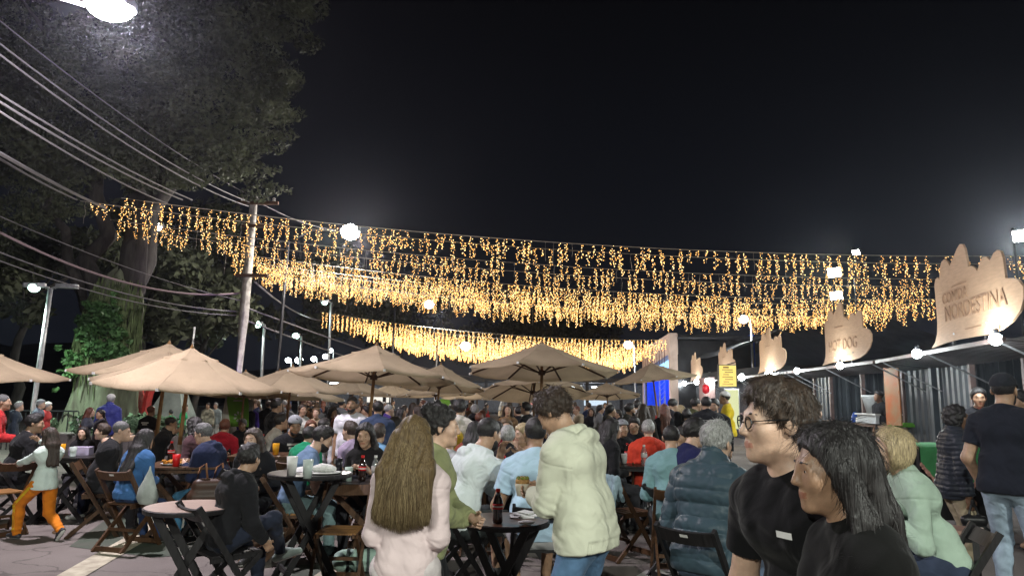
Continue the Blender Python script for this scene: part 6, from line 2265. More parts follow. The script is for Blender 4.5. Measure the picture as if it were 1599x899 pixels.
pp(527, 650, 11.3, 165, 'woman with long copper hair in a brown top', 'walnut', 'brown chair under the woman with copper hair', pose='sit', sex='f', skin='mid', hair='long', hcol='red', top=('long', (0.16, 0.075, 0.04)))
pp(521, 637, 13.4, 130, 'tall dark haired woman with a pale scarf standing behind the copper haired one', sex='f', skin='mid', hair='long', hcol='black', top=('jacket', (0.04, 0.035, 0.04)))
pp(440, 648, 10.9, 60, 'person with black hair in a white top bending behind the parasol pole', 'walnut', 'brown chair behind the parasol pole', pose='sit', skin='mid', hair='short', hcol='black', top=('long', (0.5, 0.48, 0.45)), face=False)
ybp = pp(719, 626, 9.4, 18, 'person in a pale hooded top with a yellow bag on the back, walking away', skin='mid', hair='curly', hcol='black', top=('hoodie', (0.5, 0.47, 0.43)), bottom=(cloth('camo_beige', (0.30, 0.25, 0.19), var=0.35), 'long'), face=False)
pp(608, 632, 13.2, 60, 'balding grey man in a purple jacket behind the navy jacket', skin='light', hair='thin', hcol='grey', top=('jacket', (0.07, 0.045, 0.20)))
pp(627, 637, 12.6, 80, 'woman with shoulder length black hair in dark grey behind the girl', sex='f', skin='mid', hair='long', hcol='black', top=('jacket', (0.05, 0.05, 0.06)))
pp(615, 652, 10.5, -80, 'person with dark hair and an orange headband behind the girl', 'black', 'chair behind the girl', pose='sit', sex='f', skin='tan', hair='bob', hcol='black', top=('jacket', BLK))
pp(683, 626, 12.2, 10, 'person with black hair in a black coat standing just above the bun', skin='mid', hair='short', hcol='black', top=('jacket', (0.013, 0.013, 0.015)), face=False)
pp(652, 634, 13.0, -60, 'dark haired woman behind the girl and the bun', sex='f', skin='mid', hair='long', hcol='brown', top=('jacket', (0.05, 0.03, 0.03)))
# ---- middle group
pp(793, 667, 7.9, 6, 'grey haired man in a black vest seated with his back to the viewer', 'walnut', 'brown chair under the grey haired man in the black vest', pose='sit', skin='mid', hair='short', hcol='grey', top=('jacket', (0.013, 0.013, 0.015)), face=False)
pp(816, 663, 8.8, -120, 'blonde woman leaning her cheek on her hand at the middle table', 'walnut', 'brown chair under the blonde woman leaning on her hand', pose='sit', sex='f', skin='light', hair='long', hcol='blond', top=('long', (0.30, 0.19, 0.12)), hr=(0.03, 0.24, 1.12), head=(14, 0))
pp(790, 655, 10.0, 170, 'fair haired woman seated behind the grey haired man', 'walnut', 'brown chair under the fair haired woman', pose='sit', sex='f', skin='light', hair='long', hcol='lbrown', top=('long', (0.35, 0.12, 0.10)))
pp(793, 632, 13.0, 178, 'woman in a brown patterned top standing facing the viewer under the tilted parasol', sex='f', skin='mid', hair='long', hcol='brown', top=('long', cloth('leopard', (0.20, 0.12, 0.06), var=0.4)))
pp(821, 629, 12.4, -60, 'man in a black sweatshirt standing right of the thin parasol pole', skin='mid', hair='short', hcol='black', top=('long', BLK))
pp(749, 646, 12.0, 30, 'person in a hooded top tinted by bright royal blue light beyond the yellow bag', sex='f', skin='light', hair='short', hcol='red', top=('hoodie', (0.02, 0.035, 0.50)), face=False)  # royal blue light is put into the cloth colour
pp(742, 660, 8.6, 20, 'woman with black hair just behind the white hooded sweatshirt', 'walnut', 'brown chair behind the white hooded sweatshirt', pose='sit', sex='f', skin='mid', hair='long', hcol='black', top=('jacket', (0.20, 0.05, 0.03)), face=False)
pp(776, 660, 9.4, -30, 'person in dark crimson seated between the white hood and the grey haired man', 'walnut', 'brown chair under the person in dark crimson', pose='sit', skin='mid', hair='short', hcol='black', top=('long', (0.18, 0.01, 0.025)), face=False)
pp(702, 676, 7.9, 0, 'person in pale grey with dark bags behind the woman with the bun', 'walnut', 'brown chair under the person in pale grey', pose='sit', skin='mid', hair='short', hcol='black', top=('long', (0.4, 0.4, 0.42)), face=False)
# ---- right group
pp(1012, 658, 9.4, 10, 'grey haired man in a bright red hooded sweatshirt with his back turned', 'walnut', 'brown chair under the man in bright red', pose='sit', skin='mid', hair='short', hcol='grey', top=('hoodie', (0.50, 0.045, 0.022)), face=False, fat=0.02)
tea = pp(1048, 666, 7.0, 6, 'man in a pale teal shirt seated on a brown folding chair, back to the viewer', 'walnut', 'brown folding chair holding the man in the pale teal shirt', pose='sit', skin='mid', hair='buzz', hcol='black', top=('long', cloth('shirt_teal', (0.16, 0.28, 0.30), var=0.04)), face=False, bottom=((0.03, 0.03, 0.035), 'long'), fat=0.012, head=(12, 10))
pp(1085, 656, 6.9, 62, 'black haired boy in a navy t-shirt seated beside the teal shirt', 'black', 'black folding chair under the boy in navy', pose='sit', skin='light', hair='short', hcol='black', top=('tee', (0.012, 0.014, 0.06)), head=(8, 0))
pp(990, 652, 10.6, 190, 'man in black with dark glasses facing the viewer across the table', 'black', 'black chair under the man with dark glasses', pose='sit', skin='mid', hair='short', hcol='black', top=('jacket', BLK), extras=('glasses',), head=(16, 0))
pp(957, 656, 9.0, 70, 'woman with long dark hair in black, seated in profile beside the cream hood', 'black', 'black chair under the woman in profile', pose='sit', sex='f', skin='light', hair='long', hcol='black', top=('jacket', BLK))
pp(972, 658, 10.4, 160, 'person in a dark knitted hat between the two seated in black', 'black', 'chair under the person in the knitted hat', pose='sit', sex='f', skin='tan', hair='short', hcol='black', top=('jacket', BLK), extras=('beanie',))
pp(1068, 668, 8.4, -95, 'child resting a cheek on one hand left of the navy boy', 'walnut', 'brown chair under the child resting its cheek', pose='sit', sex='f', skin='mid', hair='short', hcol='black', top=('long', (0.05, 0.05, 0.09)), hl=(0.0, 0.24, 1.14), head=(10, 0))
pp(1037, 632, 12.2, 5, 'woman with long red brown hair in a black leather jacket, back turned', sex='f', skin='light', hair='long', hcol='red', top=('jacket', (0.015, 0.015, 0.018)), face=False)
pp(1050, 624, 13.4, 60, 'tall dark haired man looking down behind the red haired woman', skin='mid', hair='short', hcol='black', top=('jacket', (0.03, 0.03, 0.035)), head=(25, 0))
pp(1063, 634, 12.6, -10, 'person in a striped brown sweater under the yellow light', sex='f', skin='mid', hair='short', hcol='blond', top=('long', cloth('stripe_brown', (0.14, 0.10, 0.07), var=0.4)), face=False)
pp(1072, 640, 11.6, 20, 'person in black with both arms raised to the head', sex='f', skin='light', hair='short', hcol='black', top=('jacket', BLK), hl=(-0.06, 0.16, 1.55), hr=(0.08, 0.16, 1.55), face=False)
pp(1087, 622, 12.6, 72, 'balding man in an olive jacket looking right by the stalls', skin='mid', hair='thin', hcol='black', top=('jacket', (0.075, 0.08, 0.035)))
pp(1102, 620, 11.2, 0, 'large man in a black coat standing with his back turned by the stalls', skin='mid', hair='thin', hcol='black', top=('jacket', (0.015, 0.016, 0.02)), face=False, fat=0.05)
pp(1115, 624, 11.8, 205, 'bearded man in black tilting his head beside the black coat', skin='mid', hair='short', hcol='black', top=('jacket', BLK), extras=('beard',), head=(6, 10))
pp(1131, 613, 15.0, -70, 'cook in a yellow shirt and a white cap at the bright stall', skin='tan', hair='buzz', hcol='black', top=('long', (0.62, 0.45, 0.02)), extras=('whitehat',))
pp(1276, 637, 13.6, 78, 'dark haired person in grey at the hot dog stall counter', sex='f', skin='light', hair='pony', hcol='black', top=('long', (0.09, 0.10, 0.11)), hr=(0.05, 0.42, 1.06))
pp(1371, 611, 16.6, -100, 'stall worker in black behind the orange menu poster', skin='dark', hair='short', hcol='black', top=('tee', BLK), z0=0.12)
pp(1590, 612, 8.2, -90, 'person half hidden behind the man in the black cap', skin='mid', hair='short', hcol='black', top=('jacket', BLK))
pp(945, 660, 10.0, 30, 'dark haired person in black right of the cream hood, seated behind', 'black', 'chair just right of the cream hood', pose='sit', sex='f', skin='mid', hair='long', hcol='black', top=('jacket', BLK), face=False)
pp(954, 633, 12.8, 75, 'woman in a pale scarf and dark coat in the crowd left of the stage', sex='f', skin='mid', hair='pony', hcol='black', top=('jacket', (0.12, 0.10, 0.08)))
pp(984, 631, 12.6, 80, 'bearded man in a grey coat in the crowd left of the stage', skin='mid', hair='short', hcol='black', top=('jacket', (0.085, 0.085, 0.08)), extras=('beard',))
pp(995, 626, 14.6, 30, 'man in a white jacket in the crowd left of the stage', skin='mid', hair='short', hcol='black', top=('jacket', (0.5, 0.5, 0.5)), face=False)
pp(1004, 632, 12.0, 0, 'woman with very long brown hair standing behind the red hood', sex='f', skin='mid', hair='verylong', hcol='brown', top=('jacket', (0.03, 0.025, 0.02)), face=False)
# ---- far left walkers
pp(31, 628, 15.0, 60, 'person in a dark hooded jacket and magenta trousers by the left lamp pole', sex='f', skin='light', hair='short', hcol='grey', top=('hoodie', (0.04, 0.055, 0.075)), bottom=((0.42, 0.03, 0.36), 'loose'), face=False)
pp(65, 625, 16.0, 75, 'person in a grey cap and grey jacket right of the left lamp pole', skin='light', hair='short', hcol='grey', top=('jacket', (0.13, 0.15, 0.20)), extras=('beanie',))
pp(76, 629, 16.6, 80, 'person in red with a white cap, right of the grey jacket', sex='f', skin='light', hair='short', hcol='grey', top=('jacket', (0.45, 0.05, 0.05)), bottom=((0.03, 0.04, 0.2), 'long'), extras=('whitehat',))
pp(142, 637, 14.0, 70, 'woman with wavy auburn hair in a grey jacket below the great trunk', sex='f', skin='light', hair='long', hcol='red', top=('jacket', (0.07, 0.075, 0.10)))
pp(157, 640, 13.6, -150, 'round faced woman in grey beside the auburn haired woman', sex='f', skin='mid', hair='pony', hcol='black', top=('jacket', (0.08, 0.075, 0.09)))
pp(174, 617, 15.2, -10, 'person in a blue quilted jacket and white hat under the great tree', skin='light', hair='short', hcol='grey', top=('puffer', cloth('puffer_blue', (0.05, 0.06, 0.26), rough=0.5)), extras=('whitehat',), face=False)
pp(290, 632, 19.0, 80, 'person in a bright green top and cap far behind the parasol poles', sex='f', skin='light', hair='short', hcol='lbrown', top=('long', (0.02, 0.34, 0.12)), face=False)
pp(267, 640, 20.0, -60, 'person in green beside the pale gauzy tent', sex='f', skin='mid', hair='short', hcol='black', top=('long', (0.03, 0.25, 0.11)), face=False)
pp(325, 629, 22.0, 178, 'walker in a pale striped sweater left of the green banner', skin='mid', hair='short', hcol='black', top=('long', cloth('stripe_pale', (0.40, 0.38, 0.28), var=0.4)), bottom=((0.05, 0.08, 0.18), 'long'))
pp(337, 629, 22.4, 182, 'walker in pale grey green close to the green banner', skin='light', hair='short', hcol='grey', top=('long', (0.28, 0.33, 0.32)), bottom=((0.38, 0.40, 0.36), 'long'))
pp(391, 626, 16.0, 0, 'person in violet lit clothes right of the green banner', skin='mid', hair='short', hcol='black', top=('jacket', (0.06, 0.03, 0.25)), bottom=((0.05, 0.03, 0.2), 'long'), face=False)  # violet light is put into the jacket and trouser colours

# long hair of the girl: separate wavy locks over a solid core
def girl_hair(r):
    s = r['s']
    hc, nb = r['hc'], r['nb']
    hm = mat('hair_girl', (0.150, 0.105, 0.052), rough=0.6, col2=(0.055, 0.036, 0.018), scale=3.0, stretch=(60, 60, 3), spec=0.2, object_var=0.0)
    hl_ = mat('hair_girl_light', (0.24, 0.185, 0.10), rough=0.6, col2=(0.12, 0.085, 0.042), scale=3.0, stretch=(60, 60, 3), spec=0.2)
    q = r['HR']
    W_ = lambda c: hc + q @ (np.array(c, float) * s)
    core = [Ell(W_((0, -0.015, 0.035)), np.array((0.088, 0.106, 0.098)) * s, q, k=0.02 * s, cuts=[(W_((0, 0.055, 0.066)), q @ unit((0, 0.85, -0.55)))])]
    for xx in (-0.092, -0.046, 0, 0.046, 0.092):
        a = W_((xx * 0.8, -0.065, 0.0))
        b = nb + np.array([xx * 1.35, -0.115, -0.02]) * s
        c = nb + np.array([xx * 1.45, -0.160, -0.28]) * s
        core += [Cap(a, b, 0.048 * s, 0.045 * s, 0.03 * s), Cap(b, c, 0.045 * s, 0.022 * s, 0.03 * s)]
    for sx in (-1, 1):
        core += [Cap(W_((sx * 0.06, -0.01, 0.05)), nb + np.array([sx * 0.11, -0.06, 0.02]) * s, 0.032 * s, 0.036 * s, 0.03 * s)]

    def dsp(X, Y_, Z):
        return 0.003 * s * (np.sin(X * 120 + 3 * np.sin(Z * 12)) + 0.6 * np.sin(X * 260 + 3 * np.sin(Z * 15 + X * 20)))
    hair = put('hair', sdf_mesh('hair', core, 0.0055, [hm], disp=dsp), r['root'])
    rr = random.Random(4)
    for tone, n in ((hm, 1500), (hl_, 800)):
        mb = MB()
        for i in range(n):
            t = rr.uniform(-1, 1)
            x0 = t * 0.082
            e = 1 - abs(t) ** 2
            # over the crown, down the back of the head, then the back
            p0 = W_((t * 0.058, 0.030 + 0.02 * e, 0.122 - 0.030 * t * t))
            p1 = W_((t * 0.098, -0.030 - 0.068 * e, 0.090 - 0.030 * t * t))
            p2 = W_((t * 0.108, -0.045 - 0.078 * e, 0.0))
            p3 = nb + np.array([t * 0.122 + rr.uniform(-.005, .005), -0.130 - 0.040 * e + rr.uniform(-.005, .004), -0.01]) * s
            L = rr.uniform(0.27, 0.345) - 0.04 * abs(t)
            p4 = nb + np.array([t * 0.150 + rr.uniform(-.007, .007), -0.178 - 0.03 * e + rr.uniform(-.006, .005), -L * 0.55]) * s
            p5 = nb + np.array([t * 0.160 + rr.uniform(-.012, .012), -0.180 - 0.02 * e + rr.uniform(-.008, .010), -L]) * s
            K = [p0, p1, p2, p3, p4, p5]
            pts = []
            ph, am = t * 5 + rr.uniform(-.5, .5), rr.uniform(0.004, 0.008)
            for j in range(5):
                for f in (0, .33, .66):
                    a0, a1, a2, a3 = K[max(0, j - 1)], K[j], K[j + 1], K[min(5, j + 2)]
                    pt = 0.5 * ((2 * a1) + (-a0 + a2) * f + (2 * a0 - 5 * a1 + 4 * a2 - a3) * f * f + (-a0 + 3 * a1 - 3 * a2 + a3) * f ** 3)
                    w = am * s * (j + f) / 5
                    pts.append(pt + np.array([math.sin(ph + (j + f) * 3.2) * w, math.cos(ph + (j + f) * 2.7) * w * .6, 0]))
            pts.append(p5)
            r0 = rr.uniform(0.0009, 0.0019) * s
            mb.tube([Vector(p) for p in pts], [r0 * 0.7] + [r0] * (len(pts) - 3) + [r0 * 0.7, r0 * 0.15], 3, caps=False)
        mb.build('lock', tone, hair, smooth=True)['kind'] = 'stuff'


girl_hair(girl)
# ------------------------------------------------------------------ small things on tables, chairs and clothes
from mathutils.bvhtree import BVHTree
bpy.context.view_layer.update()


def child(r, *names):
    for c in r['root'].children:
        if c.name.split('.')[0] in names:
            return c


def project(o, origin, direction):
    """point and normal on a person's garment, in the person's own frame"""
    me = o.data
    bv = BVHTree.FromPolygons([v.co for v in me.vertices], [p.vertices for p in me.polygons])
    hit = bv.ray_cast(Vector(origin), Vector(direction).normalized())
    return hit[0], hit[1]


def print_on(r, garment, origin, direction, w, h, m, name, body=None):
    g = child(r, *garment)
    p, n = project(g, origin, direction)
    if p is None:
        return
    q = n.to_track_quat('Z', 'Y')
    # keep the print upright
    up = Vector((0, 0, 1))
    x = up.cross(n).normalized()
    y = n.cross(x)
    R = Matrix((x, y, n)).transposed()
    mb = MB()
    k = 6
    for i in range(k):          # a thin band that follows the cloth
        a, b = -w / 2 + w * i / k, -w / 2 + w * (i + 1) / k
        qs = []
        for (xx, yy) in ((a, -h / 2), (b, -h / 2), (b, h / 2), (a, h / 2)):
            o_ = p + x * xx + y * yy + n * 0.06
            hit, hn = project(g, o_, -n)
            qs.append((hit if hit is not None else p + x * xx + y * yy) + n * 0.004)
        mb.add(qs, [(0, 1, 2, 3)])
    mb.build(name, m, g)


wprint = mat('print_white', (0.62, 0.62, 0.60), rough=0.7, var=0.05)
c_ = bman['chest']
print_on(bman, ('shirt',), (-0.07, 0.5, c_[2] - 0.015), (0, -1, 0), 0.055, 0.018, wprint, 'chest_logo')
c_ = stf['chest']
for dz, ww in ((0.03, 0.15), (0.0, 0.10)):
    print_on(stf, ('shirt',), (0, -0.5, c_[2] + dz), (0, 1, 0), ww, 0.02, wprint, 'back_print')
c_ = ctm['chest']
for dz, ww in ((0.02, 0.17), (-0.025, 0.12)):
    print_on(ctm, ('shirt',), (0, 0.6, c_[2] + dz), (0, -1, 0), ww, 0.028, wprint, 'front_print')
c_ = wts['chest']
for dz, ww, col in ((0.02, 0.12, (0.10, 0.12, 0.30)), (-0.03, 0.15, (0.5, 0.12, 0.06))):
    print_on(wts, ('shirt',), (0, 0.6, c_[2] + dz), (0, -1, 0), ww, 0.035, mat('print_%.2f' % col[0], col, rough=0.7), 'front_print')
# yellow stripes on the child's trousers
ym = cloth('stripe_yellow', (0.72, 0.46, 0.02))
tr_ = child(kid, 'trousers')
legs_ = {}
for sd in (-1, 1):
    k_ = kid['kn'][sd]
    h_ = kid['P'] + np.array([sd * 0.098, 0, -0.04]) * kid['s']
    ft = np.array([(-0.10, 0.34, 0.09), (0.10, -0.34, 0.16)][0 if sd < 0 else 1]) * kid['s']
    mb = MB()
    prev = None
    for j in range(15):
        f = j / 14
        c = (h_ + (k_ - h_) * f * 2) if f < 0.5 else (k_ + (ft - k_) * (f - 0.5) * 2 * 0.92)
        row = []
        for dy in (-0.022, 0.022):
            hit, nn = project(tr_, (c[0] + sd * 0.4, c[1] + dy, c[2]), (-sd, 0, 0))
            row.append((hit + nn * 0.004) if hit is not None else Vector((c[0] + sd * 0.1, c[1] + dy, c[2])))
        if prev is not None:
            mb.add([prev[0], prev[1], row[1], row[0]], [(0, 1, 2, 3)])
        prev = row
    mb.build('side_stripe', ym, tr_)

# sandwich in the hands of the man in cream
mw = man['root'].matrix_world
hands = (man['wri'][-1] + man['wri'][1]) / 2 + np.array([-0.02, 0.085, 0.03])
sp = mw @ Vector(hands)
sw = empty('sandwich', sp, 0.4, 'wrapped sandwich with green filling held by the man in the cream hoodie', 'food')
MB().lathe([(0.0, -0.055), (0.032, -0.05), (0.043, 0.0), (0.045, 0.02)], 14).build('wrapper', mat('wrap_paper', (0.55, 0.50, 0.40), rough=0.7, var=0.1), sw, smooth=True)
MB().lathe([(0.04, 0.015), (0.043, 0.035), (0.03, 0.055), (0.0, 0.06)], 14).build('bread', mat('bread', (0.42, 0.24, 0.09), rough=0.8, var=0.2, scale=30), sw, smooth=True)
fb = MB()
for k in range(9):
    fb.ball((0.028 * math.cos(k * .7), 0.028 * math.sin(k * .7), 0.048), 0.012, 6, 5)
fb.build('filling', mat('filling_green', (0.16, 0.20, 0.03), rough=0.6, var=0.4, scale=40), sw)

glass_m = mat('bottle_clear', (0.75, 0.80, 0.80), rough=0.08, var=0.02, transm=0.85)
cola_m = mat('cola_dark', (0.018, 0.006, 0.004), rough=0.12, var=0.1, spec=0.7)
red_m = mat('label_red', (0.50, 0.012, 0.012), rough=0.4, var=0.04)


def bottle(x, y, z, label, fill=0.75, h=0.22, red=True, capred=True):
    r = empty('soda_bottle', (x, y, z), random.uniform(0, 6), label, 'bottle', 'soft drink bottles')
    s = h / 0.22
    MB().lathe([(0.0, 0.0), (0.030 * s, 0.0), (0.034 * s, 0.015 * s), (0.030 * s, 0.06 * s), (0.034 * s, 0.09 * s), (0.034 * s, 0.125 * s), (0.024 * s, 0.165 * s), (0.013 * s, 0.19 * s), (0.012 * s, 0.205 * s)], 16).build(
        'bottle_body', glass_m if fill < 0.3 else mat('cola_glass', (0.02, 0.008, 0.006), rough=0.08, spec=0.8), r, smooth=True)
    if 0.3 <= fill:
        MB().lathe([(0.0342 * s, 0.09 * s), (0.0352 * s, 0.092 * s), (0.0352 * s, 0.122 * s), (0.0342 * s, 0.125 * s)], 16).build('label_band', red_m, r, smooth=True)
        MB().lathe([(0.0356 * s, 0.102 * s), (0.0358 * s, 0.103 * s), (0.0358 * s, 0.110 * s), (0.0356 * s, 0.111 * s)], 16).build('label_swash', white_pl, r)
        if fill < 0.7:
            MB().lathe([(0.0245 * s, 0.160 * s), (0.0150 * s, 0.187 * s)], 16).build('empty_neck', glass_m, r, smooth=True)
    elif red:
        MB().lathe([(0.0342 * s, 0.085 * s), (0.0352 * s, 0.087 * s), (0.0352 * s, 0.125 * s), (0.0342 * s, 0.127 * s)], 16).build('label_band', mat('label_pale', (0.5, 0.45, 0.45), rough=0.5), r, smooth=True)
    MB().lathe([(0.0145 * s, 0.198 * s), (0.0145 * s, 0.218 * s), (0.0, 0.219 * s)], 12).build('bottle_cap', red_m if capred else white_pl, r)
    return r


def cup(x, y, z, label, m, r0=0.032, r1=0.042, h=0.12):
    o = MB().lathe([(0.0, 0.0), (r0, 0.0), (r1, h), (r1 - 0.003, h), (r0 - 0.003, 0.006), (0, 0.006)], 16).build('cup', m, None, (x, y, z), smooth=True)
    return tag(o, label, 'cup', 'drink cups on the tables')


def on_table(u, v, zt):
    p = on_z(u, v, zt)
    return p[0], p[1], zt


paper = mat('paper_white', (0.60, 0.60, 0.58), rough=0.8, var=0.06, scale=14, bump=0.3, bscale=40)
cup_w = mat('cup_white', (0.60, 0.60, 0.58), rough=0.4, var=0.03)
cup_c = mat('cup_clear', (0.55, 0.62, 0.58), rough=0.2, var=0.05, trans=0.4)
bottle(*on_table(777, 816, 0.783), 'half full cola bottle with red label on the round dark table', 0.6, 0.225)
x, y, z = on_table(749, 813, 0.783)
tag(MB().lathe([(0.0, 0), (0.016, 0.0), (0.016, 0.012), (0, 0.014)], 12).build('bottle_cap', red_m, None, (x, y, z)), 'loose red bottle cap lying beside the cola bottle', 'bottle cap')
x, y, z = on_table(815, 806, 0.783)
nb_ = MB()
for k in range(4):
    nb_.box((0.03 * (k % 2), 0.02 * k - 0.03, 0.006 + 0.007 * k), (0.17 - 0.02 * k, 0.09, 0.005), Matrix.Rotation(0.35 * k, 3, 'Z') @ Matrix.Rotation(0.08, 3, 'X'))
tag(nb_.build('napkin_stack', paper, None, (x, y, z)), 'crumpled white napkins on the round dark table', 'napkins')
x, y, z = on_table(822, 818, 0.783)
tag(MB().ball((0, 0, 0.012), 0.04, 10, 6, sc=(1.4, 0.8, 0.35)).build('crumpled_napkin', paper, None, (x, y, z), smooth=True), 'small crumpled napkin at the front of the round dark table', 'napkin')
# tall black table
zt = 0.923
x, y, z = on_table(455, 742, zt)
cup(x, y, z, 'white paper cup with a dark band on the tall black table', cup_w, 0.036, 0.047, 0.16)
x, y, z = on_table(480, 746, zt)
cup(x, y, z, 'clear plastic cup on the tall black table', cup_c, 0.034, 0.044, 0.15)
x, y, z = on_table(505, 738, zt)
pc = empty('takeaway_parcel', (x, y, z), 0.2, 'white paper wrapped takeaway parcel on the tall black table', 'takeaway')
MB().lathe([(0.0, 0), (0.15, 0.004), (0.165, 0.012), (0.13, 0.012)], 22).build('plate', white_pl, pc, smooth=True)
pm_ = MB()
for k in range(7):
    pm_.ball((0.05 * math.cos(k * 0.9), 0.04 * math.sin(k * .9), 0.035 + 0.006 * (k % 3)), 0.05, 7, 5, sc=(1.3, 0.9, 0.7))
pm_.build('paper', paper, pc)
x, y, z = on_table(466, 738, zt)
tag(MB().prism([(-.08, -.05, 0), (.09, -.06, 0.01), (.06, .07, 0.05), (-.06, .06, 0.03)], (0, 0, 0.006)).build('paper_sheet', paper, None, (x, y, z + 0.002)), 'crumpled sheet of paper on the tall black table', 'paper')
# square table with cola bottles
zt = 0.803
x0, y0 = TD
bottle(x0 - 0.09, y0 - 0.16, zt, 'cola bottle with red cap beside the pole on the square table', 0.9, 0.24)
bottle(x0 + 0.03, y0 - 0.14, zt, 'nearly empty clear bottle right of the cola on the square table', 0.1, 0.24, capred=False)
cup(x0 - 0.21, y0 - 0.20, zt, 'pale green paper cup left of the cola bottles', mat('cup_mint', (0.42, 0.52, 0.47), rough=0.5), 0.030, 0.038, 0.13)
fr_ = empty('fries_basket', (x0 - 0.33, y0 - 0.1, zt), 0.3, 'tray of orange fried snacks left of the pale green cup', 'food')
MB().lathe([(0.0, 0), (0.10, 0.0), (0.13, 0.03), (0.12, 0.03), (0.095, 0.006)], 18).build('tray', paper, fr_, smooth=True)
fm = MB()
rq = random.Random(2)
for k in range(34):
    a = Vector((rq.uniform(-.08, .08), rq.uniform(-.08, .08), rq.uniform(.015, .06)))
    d = Vector((rq.uniform(-1, 1), rq.uniform(-1, 1), rq.uniform(-.3, .3))).normalized() * 0.035
    fm.bar(a - d, a + d, 0.012, 0.012)
fm.build('snacks', mat('fried_orange', (0.50, 0.20, 0.02), rough=0.6, var=0.3, scale=30), fr_)
tag(MB().box((0, 0, 0.03), (0.15, 0.10, 0.06)).box((0, 0, 0.064), (0.155, 0.105, 0.008)).build('takeaway_box', paper, None, (x0 + 0.24, y0 - 0.1, zt), (0, 0, 0.3)), 'small pale takeaway box at the right end of the square table', 'box')
# left tables
x0, y0 = TF
cup(x0 - 0.05, y0 - 0.18, 0.803, 'plastic cup of golden beer on the dark far left table', mat('beer', (0.62, 0.30, 0.02), rough=0.15, var=0.1, trans=0.2), 0.034, 0.043, 0.15)
tag(MB().box((0, 0, 0.05), (0.24, 0.15, 0.10)).box((0, -0.0765, 0.05), (0.16, 0.002, 0.05)).build('lunch_box', mat('box_lilac', (0.45, 0.40, 0.55), rough=0.5), None, (x0 + 0.06, y0 + 0.05, 0.803), (0, 0, 0.15)), 'lilac and white box on the dark far left table', 'box')
x0, y0 = TE
for dx, dy, lab in ((-0.10, -0.12, 'plate of orange snacks in front of the woman in blue'), (0.14, -0.02, 'plate of orange snacks in front of the man with glasses')):
    r = empty('plate_of_food', (x0 + dx, y0 + dy, 0.803), 0, lab, 'food', 'plates of snacks')
    MB().lathe([(0.0, 0), (0.10, 0.004), (0.13, 0.02), (0.10, 0.012)], 20).build('plate', white_pl, r, smooth=True)
    fm = MB()
    for k in range(22):
        a = Vector((rq.uniform(-.08, .08), rq.uniform(-.08, .08), rq.uniform(.02, .05)))
        fm.ball(a, 0.02, 6, 5, sc=(1.4, .9, .8))
    fm.build('snacks', mat('fried_orange', (0.5, .2, .02)), r, smooth=True)
cup(x0 + 0.02, y0 - 0.30, 0.803, 'red paper cup on the brown table by the man with glasses', red_m, 0.034, 0.042, 0.13)
bottle(TH_[0] + 0.16, TH_[1] - 0.22, 0.803, 'clear plastic water bottle in front of the man in red', 0.1, 0.25, capred=False)
cup(TH_[0] - 0.06, TH_[1] - 0.05, 0.803, 'white foam cup on the table of the man in red', cup_w)
cup(TI[0] + 0.12, TI[1] - 0.1, 0.803, 'white cup on the table by the light blue polo', cup_w)
cup(TG[0] + 0.15, TG[1] - 0.1, 0.853, 'glass of beer on the reddish table', mat('beer', (0.62, 0.30, 0.02)), 0.034, 0.043, 0.14)
ITEMS = [(TF, 0.12, -0.22, 'small clear cup beside the beer at the far left', 'clear'), (TE, -0.28, 0.20, 'cola bottle at the back of the brown table of the woman in blue', 'bottle'), (TE, 0.25, 0.22, 'clear cup at the back of the brown table of the man with glasses', 'clear'),
         (TG, -0.10, 0.12, 'dark bottle at the back of the reddish brown table', 'bottle'), (TG, -0.22, -0.18, 'white cup at the left of the reddish brown table', 'white'), (TH_, 0.02, 0.2, 'cola bottle at the back of the table of the man in red', 'bottle'),
         (TI, -0.18, 0.14, 'cola bottle on the table by the white hooded man', 'bottle'), (TI, -0.05, -0.2, 'clear cup on the table by the white hooded man', 'clear'), (TJ, -0.2, -0.1, 'clear cup on the table beyond the old man in the puffer', 'clear'), (TJ, 0.05, 0.15, 'cola bottle on the table beyond the old man in the puffer', 'bottle'),
         (TC, 0.24, 0.05, 'short dark can at the right of the tall black table', 'can')]
for (T_, dx, dy, lab, kd) in ITEMS:
    zt_ = 0.853 if T_ is TG else (0.923 if T_ is TC else 0.803)
    if kd == 'bottle':
        bottle(T_[0] + dx, T_[1] + dy, zt_, lab, 0.8, 0.24)
    elif kd == 'can':
        cup(T_[0] + dx, T_[1] + dy, zt_, lab, mat('can_black', (0.02, 0.02, 0.025), rough=0.3, metal=0.5), 0.03, 0.032, 0.12)
    else:
        cup(T_[0] + dx, T_[1] + dy, zt_, lab, cup_c if kd == 'clear' else cup_w)
# carrier bag on the blue woman's chair
q = at(231, 770, 7.45)
bg_ = MB()
nb2 = 18
prof = [(0.005, 0.0), (0.012, -0.04), (0.045, -0.12), (0.085, -0.22), (0.10, -0.31), (0.085, -0.37), (0.0, -0.39)]
for i, (rad, zz) in enumerate(prof):
    for k in range(nb2):
        t = 2 * math.pi * k / nb2
        w = 1 + 0.16 * math.sin(5 * t + i) + 0.08 * math.sin(9 * t - i)
        bg_.v.append((rad * w * math.cos(t), 0.6 * rad * w * math.sin(t), zz))
for i in range(len(prof) - 1):
    for k in range(nb2):
        a, b = i * nb2 + k, i * nb2 + (k + 1) % nb2
        bg_.f.append((a, b, b + nb2, a + nb2))
        bg_.m.append(0)
tag(bg_.build('carrier_bag', mat('bag_plastic', (0.55, 0.60, 0.56), rough=0.35, var=0.1, scale=12, trans=0.45), None, (q[0], q[1], 0.86), smooth=True), 'white plastic carrier bag hanging from the chair of the woman in blue', 'bag')


